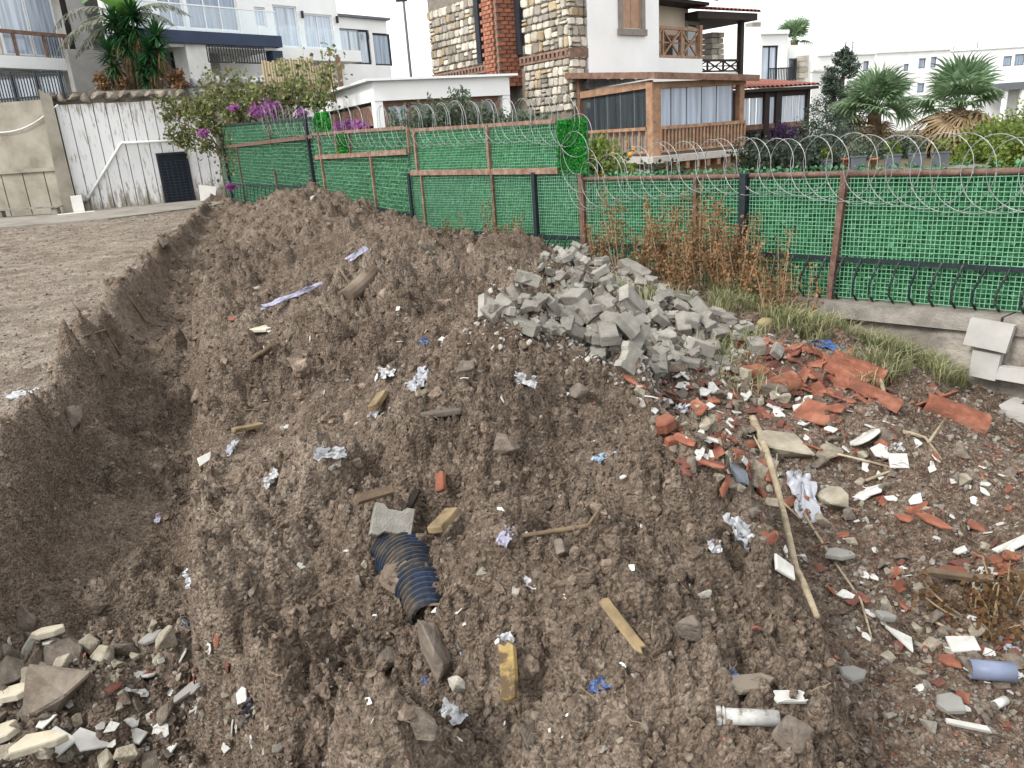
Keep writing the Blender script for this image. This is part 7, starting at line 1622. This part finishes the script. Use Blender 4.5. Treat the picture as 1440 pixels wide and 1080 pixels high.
def pipe(pa, pb, rpx, m, label, hollow=True, collar=False, name='plastic_pipe'):
    a, _ = ground_at(*pa); b_, _ = ground_at(*pb); k = span(rpx, a); r = thing(name, label, 'pipe', tuple(a)); z_ = max(a.z, b_.z) - .01; a.z = b_.z = z_; r.location = a; d = b_ - a; up = Vector((0, 0, k * 1.25)); u = d.normalized()
    mb = MB(); n = 20; b0 = len(mb.v); x = u.cross(Vector((0, 0, 1))).normalized(); y = x.cross(u)
    for (rr, t) in ((1, 0), (1, 1), (.86, 1), (.86, 0)):
        for i in range(n): al = 2 * math.pi * i / n; q = up + d * t + (x * math.cos(al) + y * math.sin(al)) * k * rr; mb.v.append(tuple(q))
    for s_ in range(4):
        for i in range(n): mb.f.append((s_ * n + i, s_ * n + (i + 1) % n, ((s_ + 1) % 4) * n + (i + 1) % n, ((s_ + 1) % 4) * n + i))
    mb.build('pipe_wall', m, r, True)
    if collar:
        for t0, t1 in ((-.02, .06), (.09, .12)): MB().tube([up + d * t0, up + d * t1], k * 1.18, 18, False).build('collar', m, r, True)
    return r
pipe((1362, 952), (1422, 974), 11, mat('blue grey pvc', [rgb('76809a'), rgb('8e98b0')], 6, .45), 'blue grey plastic pipe length at the lower right')
pipe((1008, 1021), (1095, 1018), 10, mat('dirty white pvc', [rgb('6e6256'), rgb('b4b2ac'), rgb('cccbc8')], 22, .5, stops=[.38, .47, .62]), 'dirty white pipe with collar at the bottom of the heap', collar=True)
p, n = ground_at(1108, 1020); put('pipe_shell', barrel('pipe_shell', .075, .022, .022, 3.6, M_CER, .004, 9, True, 4, 8), p, n, 1, -.05, (3.0, 0), .03, 'broken shell end of the dirty white pipe', 'pipe piece')
pipe((1399, 990), (1412, 996), 5, M_CER, 'short white pipe stub under the blue grey pipe')

# ---- wood: branch, planks, roots
M_BRANCH = mat('bleached branch', [rgb('7e6e5a'), rgb('aa9a80'), rgb('c6b89e')], 9, .9, .5, 30); M_PLANK = mat('pale broken wood', [rgb('62523e'), rgb('94805f'), rgb('ae9a78')], 8, .85, .4, 20); M_OLDW = mat('dirty old wood', [rgb('54463a'), rgb('75634f'), rgb('8e7a60')], 6, .9, .4, 20); M_YWOOD = mat('yellow painted board', [rgb('5e4c38'), rgb('9a8250'), rgb('b49c66')], 14, .8, .3, 30, stops=[.42, .5, .65])
def branch(path, w0, w1, label, m, name='branch', lift=.5, forks=()):
    pts = []; rr = None
    G = [ground_at(*q)[0] for q in path]; r = thing(name, label, 'branch', tuple(G[0])); k0 = span(w0, G[0]) / 2; k1 = span(w1, G[-1]) / 2
    P_ = [g - G[0] + Vector((0, 0, k0 * lift + .012)) for g in G]; Q = []
    for a, b_ in zip(P_[:-1], P_[1:]):
        for t in (0, .33, .66): Q.append(a.lerp(b_, t) + Vector((random.uniform(-1, 1), random.uniform(-1, 1), random.uniform(-.5, 1))) * k0 * .35)
    Q.append(P_[-1]); MB().tube(Q, [k0 + (k1 - k0) * i / (len(Q) - 1) + random.uniform(-.1, .1) * k0 for i in range(len(Q))], 8).build('stem', m, r, True)
    for f in forks:
        H_ = [ground_at(*q)[0] - G[0] + Vector((0, 0, k0 + .012)) for q in f]; MB().tube(H_, [k0 * .8] + [k0 * .5] * (len(H_) - 1), 7).build('fork', m, r, True)
branch([(1150, 872), (1120, 790), (1100, 720), (1085, 670), (1072, 625), (1058, 592)], 8, 11, 'long bleached branch lying up the debris slope', M_BRANCH, forks=[[(1098, 705), (1090, 670), (1094, 632)], [(1075, 640), (1060, 620)], [(1100, 715), (1125, 735)]])
branch([(1215, 505), (1228, 525), (1243, 560)], 7, 5, 'short pale stick lying over the long roof tile', M_BRANCH); branch([(1270, 612), (1300, 625), (1325, 645)], 5, 3, 'thin twig on the right of the debris slope', M_BRANCH, forks=[[(1305, 628), (1330, 590)]])
branch([(735, 778), (780, 757), (832, 752)], 6, 8, 'curved root on the middle of the heap', M_OLDW, forks=[[(828, 756), (846, 735)]]); branch([(1215, 680), (1260, 665), (1160, 640)], 4, 3, 'thin twig under the white tiles', M_BRANCH); branch([(355, 507), (380, 492), (395, 485)], 8, 5, 'dark root stick on the far heap', M_OLDW); branch([(600, 858), (625, 853), (645, 852)], 4, 3, 'thin root beside the corrugated pipe', M_OLDW)
branch([(1130, 730), (1170, 790), (1210, 850), (1225, 900)], 4, 2, 'thin twig running down the debris slope', M_BRANCH); branch([(1300, 870), (1360, 905), (1420, 960)], 4, 3, 'thin stalk beside the dried weed', M_BRANCH); branch([(480, 405), (520, 440), (577, 445)], 3, 2, 'thin root on the far heap', M_OLDW); branch([(180, 415), (205, 450), (228, 462)], 3, 2, 'root hanging at the trench bank', M_OLDW); branch([(118, 476), (150, 470), (170, 500)], 3, 2, 'thin root on the plateau edge', M_OLDW)
def plank(px, py, L, w, t, yaw, m, label, tl=(.1, .05), lift=.035):
    p, n = ground_at(px, py); a, b_, c_ = span(L, p) / 2, span(w, p) / 2, span(t, p); rg = random.Random(int(px + py))
    ol = [(-a, -b_), (-a * .2, -b_ * 1.02), (a * .85, -b_), (a * (1 + rg.uniform(-.1, .12)), -b_ * .3), (a * .9, b_ * .2), (a * (1 + rg.uniform(-.05, .1)), b_), (0, b_ * .96), (-a * .95, b_), (-a * 1.05, b_ * .1)]
    put('wood_piece', slab('wood_piece', ol, c_, m, min(.004, c_ * .25)), p, n, 1, yaw, tl, lift, label, 'wood')
plank(727, 958, 74, 22, 12, 1.45, M_YWOOD, 'yellow painted board piece on the lower heap'); plank(880, 908, 86, 15, 9, -1.15, M_PLANK, 'narrow wood strip right of the yellow board'); plank(634, 756, 66, 22, 10, 1.25, M_PLANK, 'pale split wood piece beside the corrugated pipe', (.3, .1)); plank(526, 716, 60, 13, 8, .65, M_OLDW, 'old wood strip above the single paver'); plank(584, 708, 40, 9, 7, 1.0, mat('charred wood', [rgb('231e1a'), rgb('3a322b')], 8, .9, .3), 'charred stick beside the single paver'); plank(540, 580, 40, 16, 8, 1.3, M_PLANK, 'pale wood chip beside the foil strip'); plank(1345, 835, 80, 9, 7, -.1, M_OLDW, 'thin old lath by the dried weed'); plank(350, 610, 46, 10, 5, .9, M_PLANK, 'thin pale wood sliver on the trench side'); plank(632, 702, 30, 14, 8, 1.4, M_TERRA, 'reddish wood stub above the pale split piece')

# ---- white slabs leaning on the retaining wall
M_SLAB = mat('pale honed stone', [rgb('b4b0aa'), rgb('cdcac4')], 3, .8, .1, 30)
def wall_slab(q4, label, t=.045, off=-.27):
    r = FA.root('stone_slab', label, 'slab'); P_ = [FA.hit(x, y, off) for x, y in q4]; n = 4
    lean = lambda z: off + (z - P_[0][1]) * .10
    V = [(x, lean(z), z) for x, z in P_] + [(x, lean(z) + t, z) for x, z in P_]
    MB().add(V, [(3, 2, 1, 0), (4, 5, 6, 7)] + [(i, (i + 1) % 4, 4 + (i + 1) % 4, 4 + i) for i in range(4)]).build('slab_face', M_SLAB, r)
wall_slab([(1354, 484), (1414, 497), (1425, 459), (1363, 448)], 'tilted white stone slab resting on the slab below at the wall'); wall_slab([(1362, 528), (1399, 536), (1406, 500), (1366, 493)], 'white stone slab standing under the tilted one', .05, -.25); wall_slab([(1399, 533), (1450, 542), (1452, 521), (1404, 516)], 'low white stone slab right of the standing one', .06, -.25)
wall_slab([(1398, 598), (1470, 622), (1470, 590), (1400, 572)], 'broken concrete block at the foot of the wall', .3, -.42)
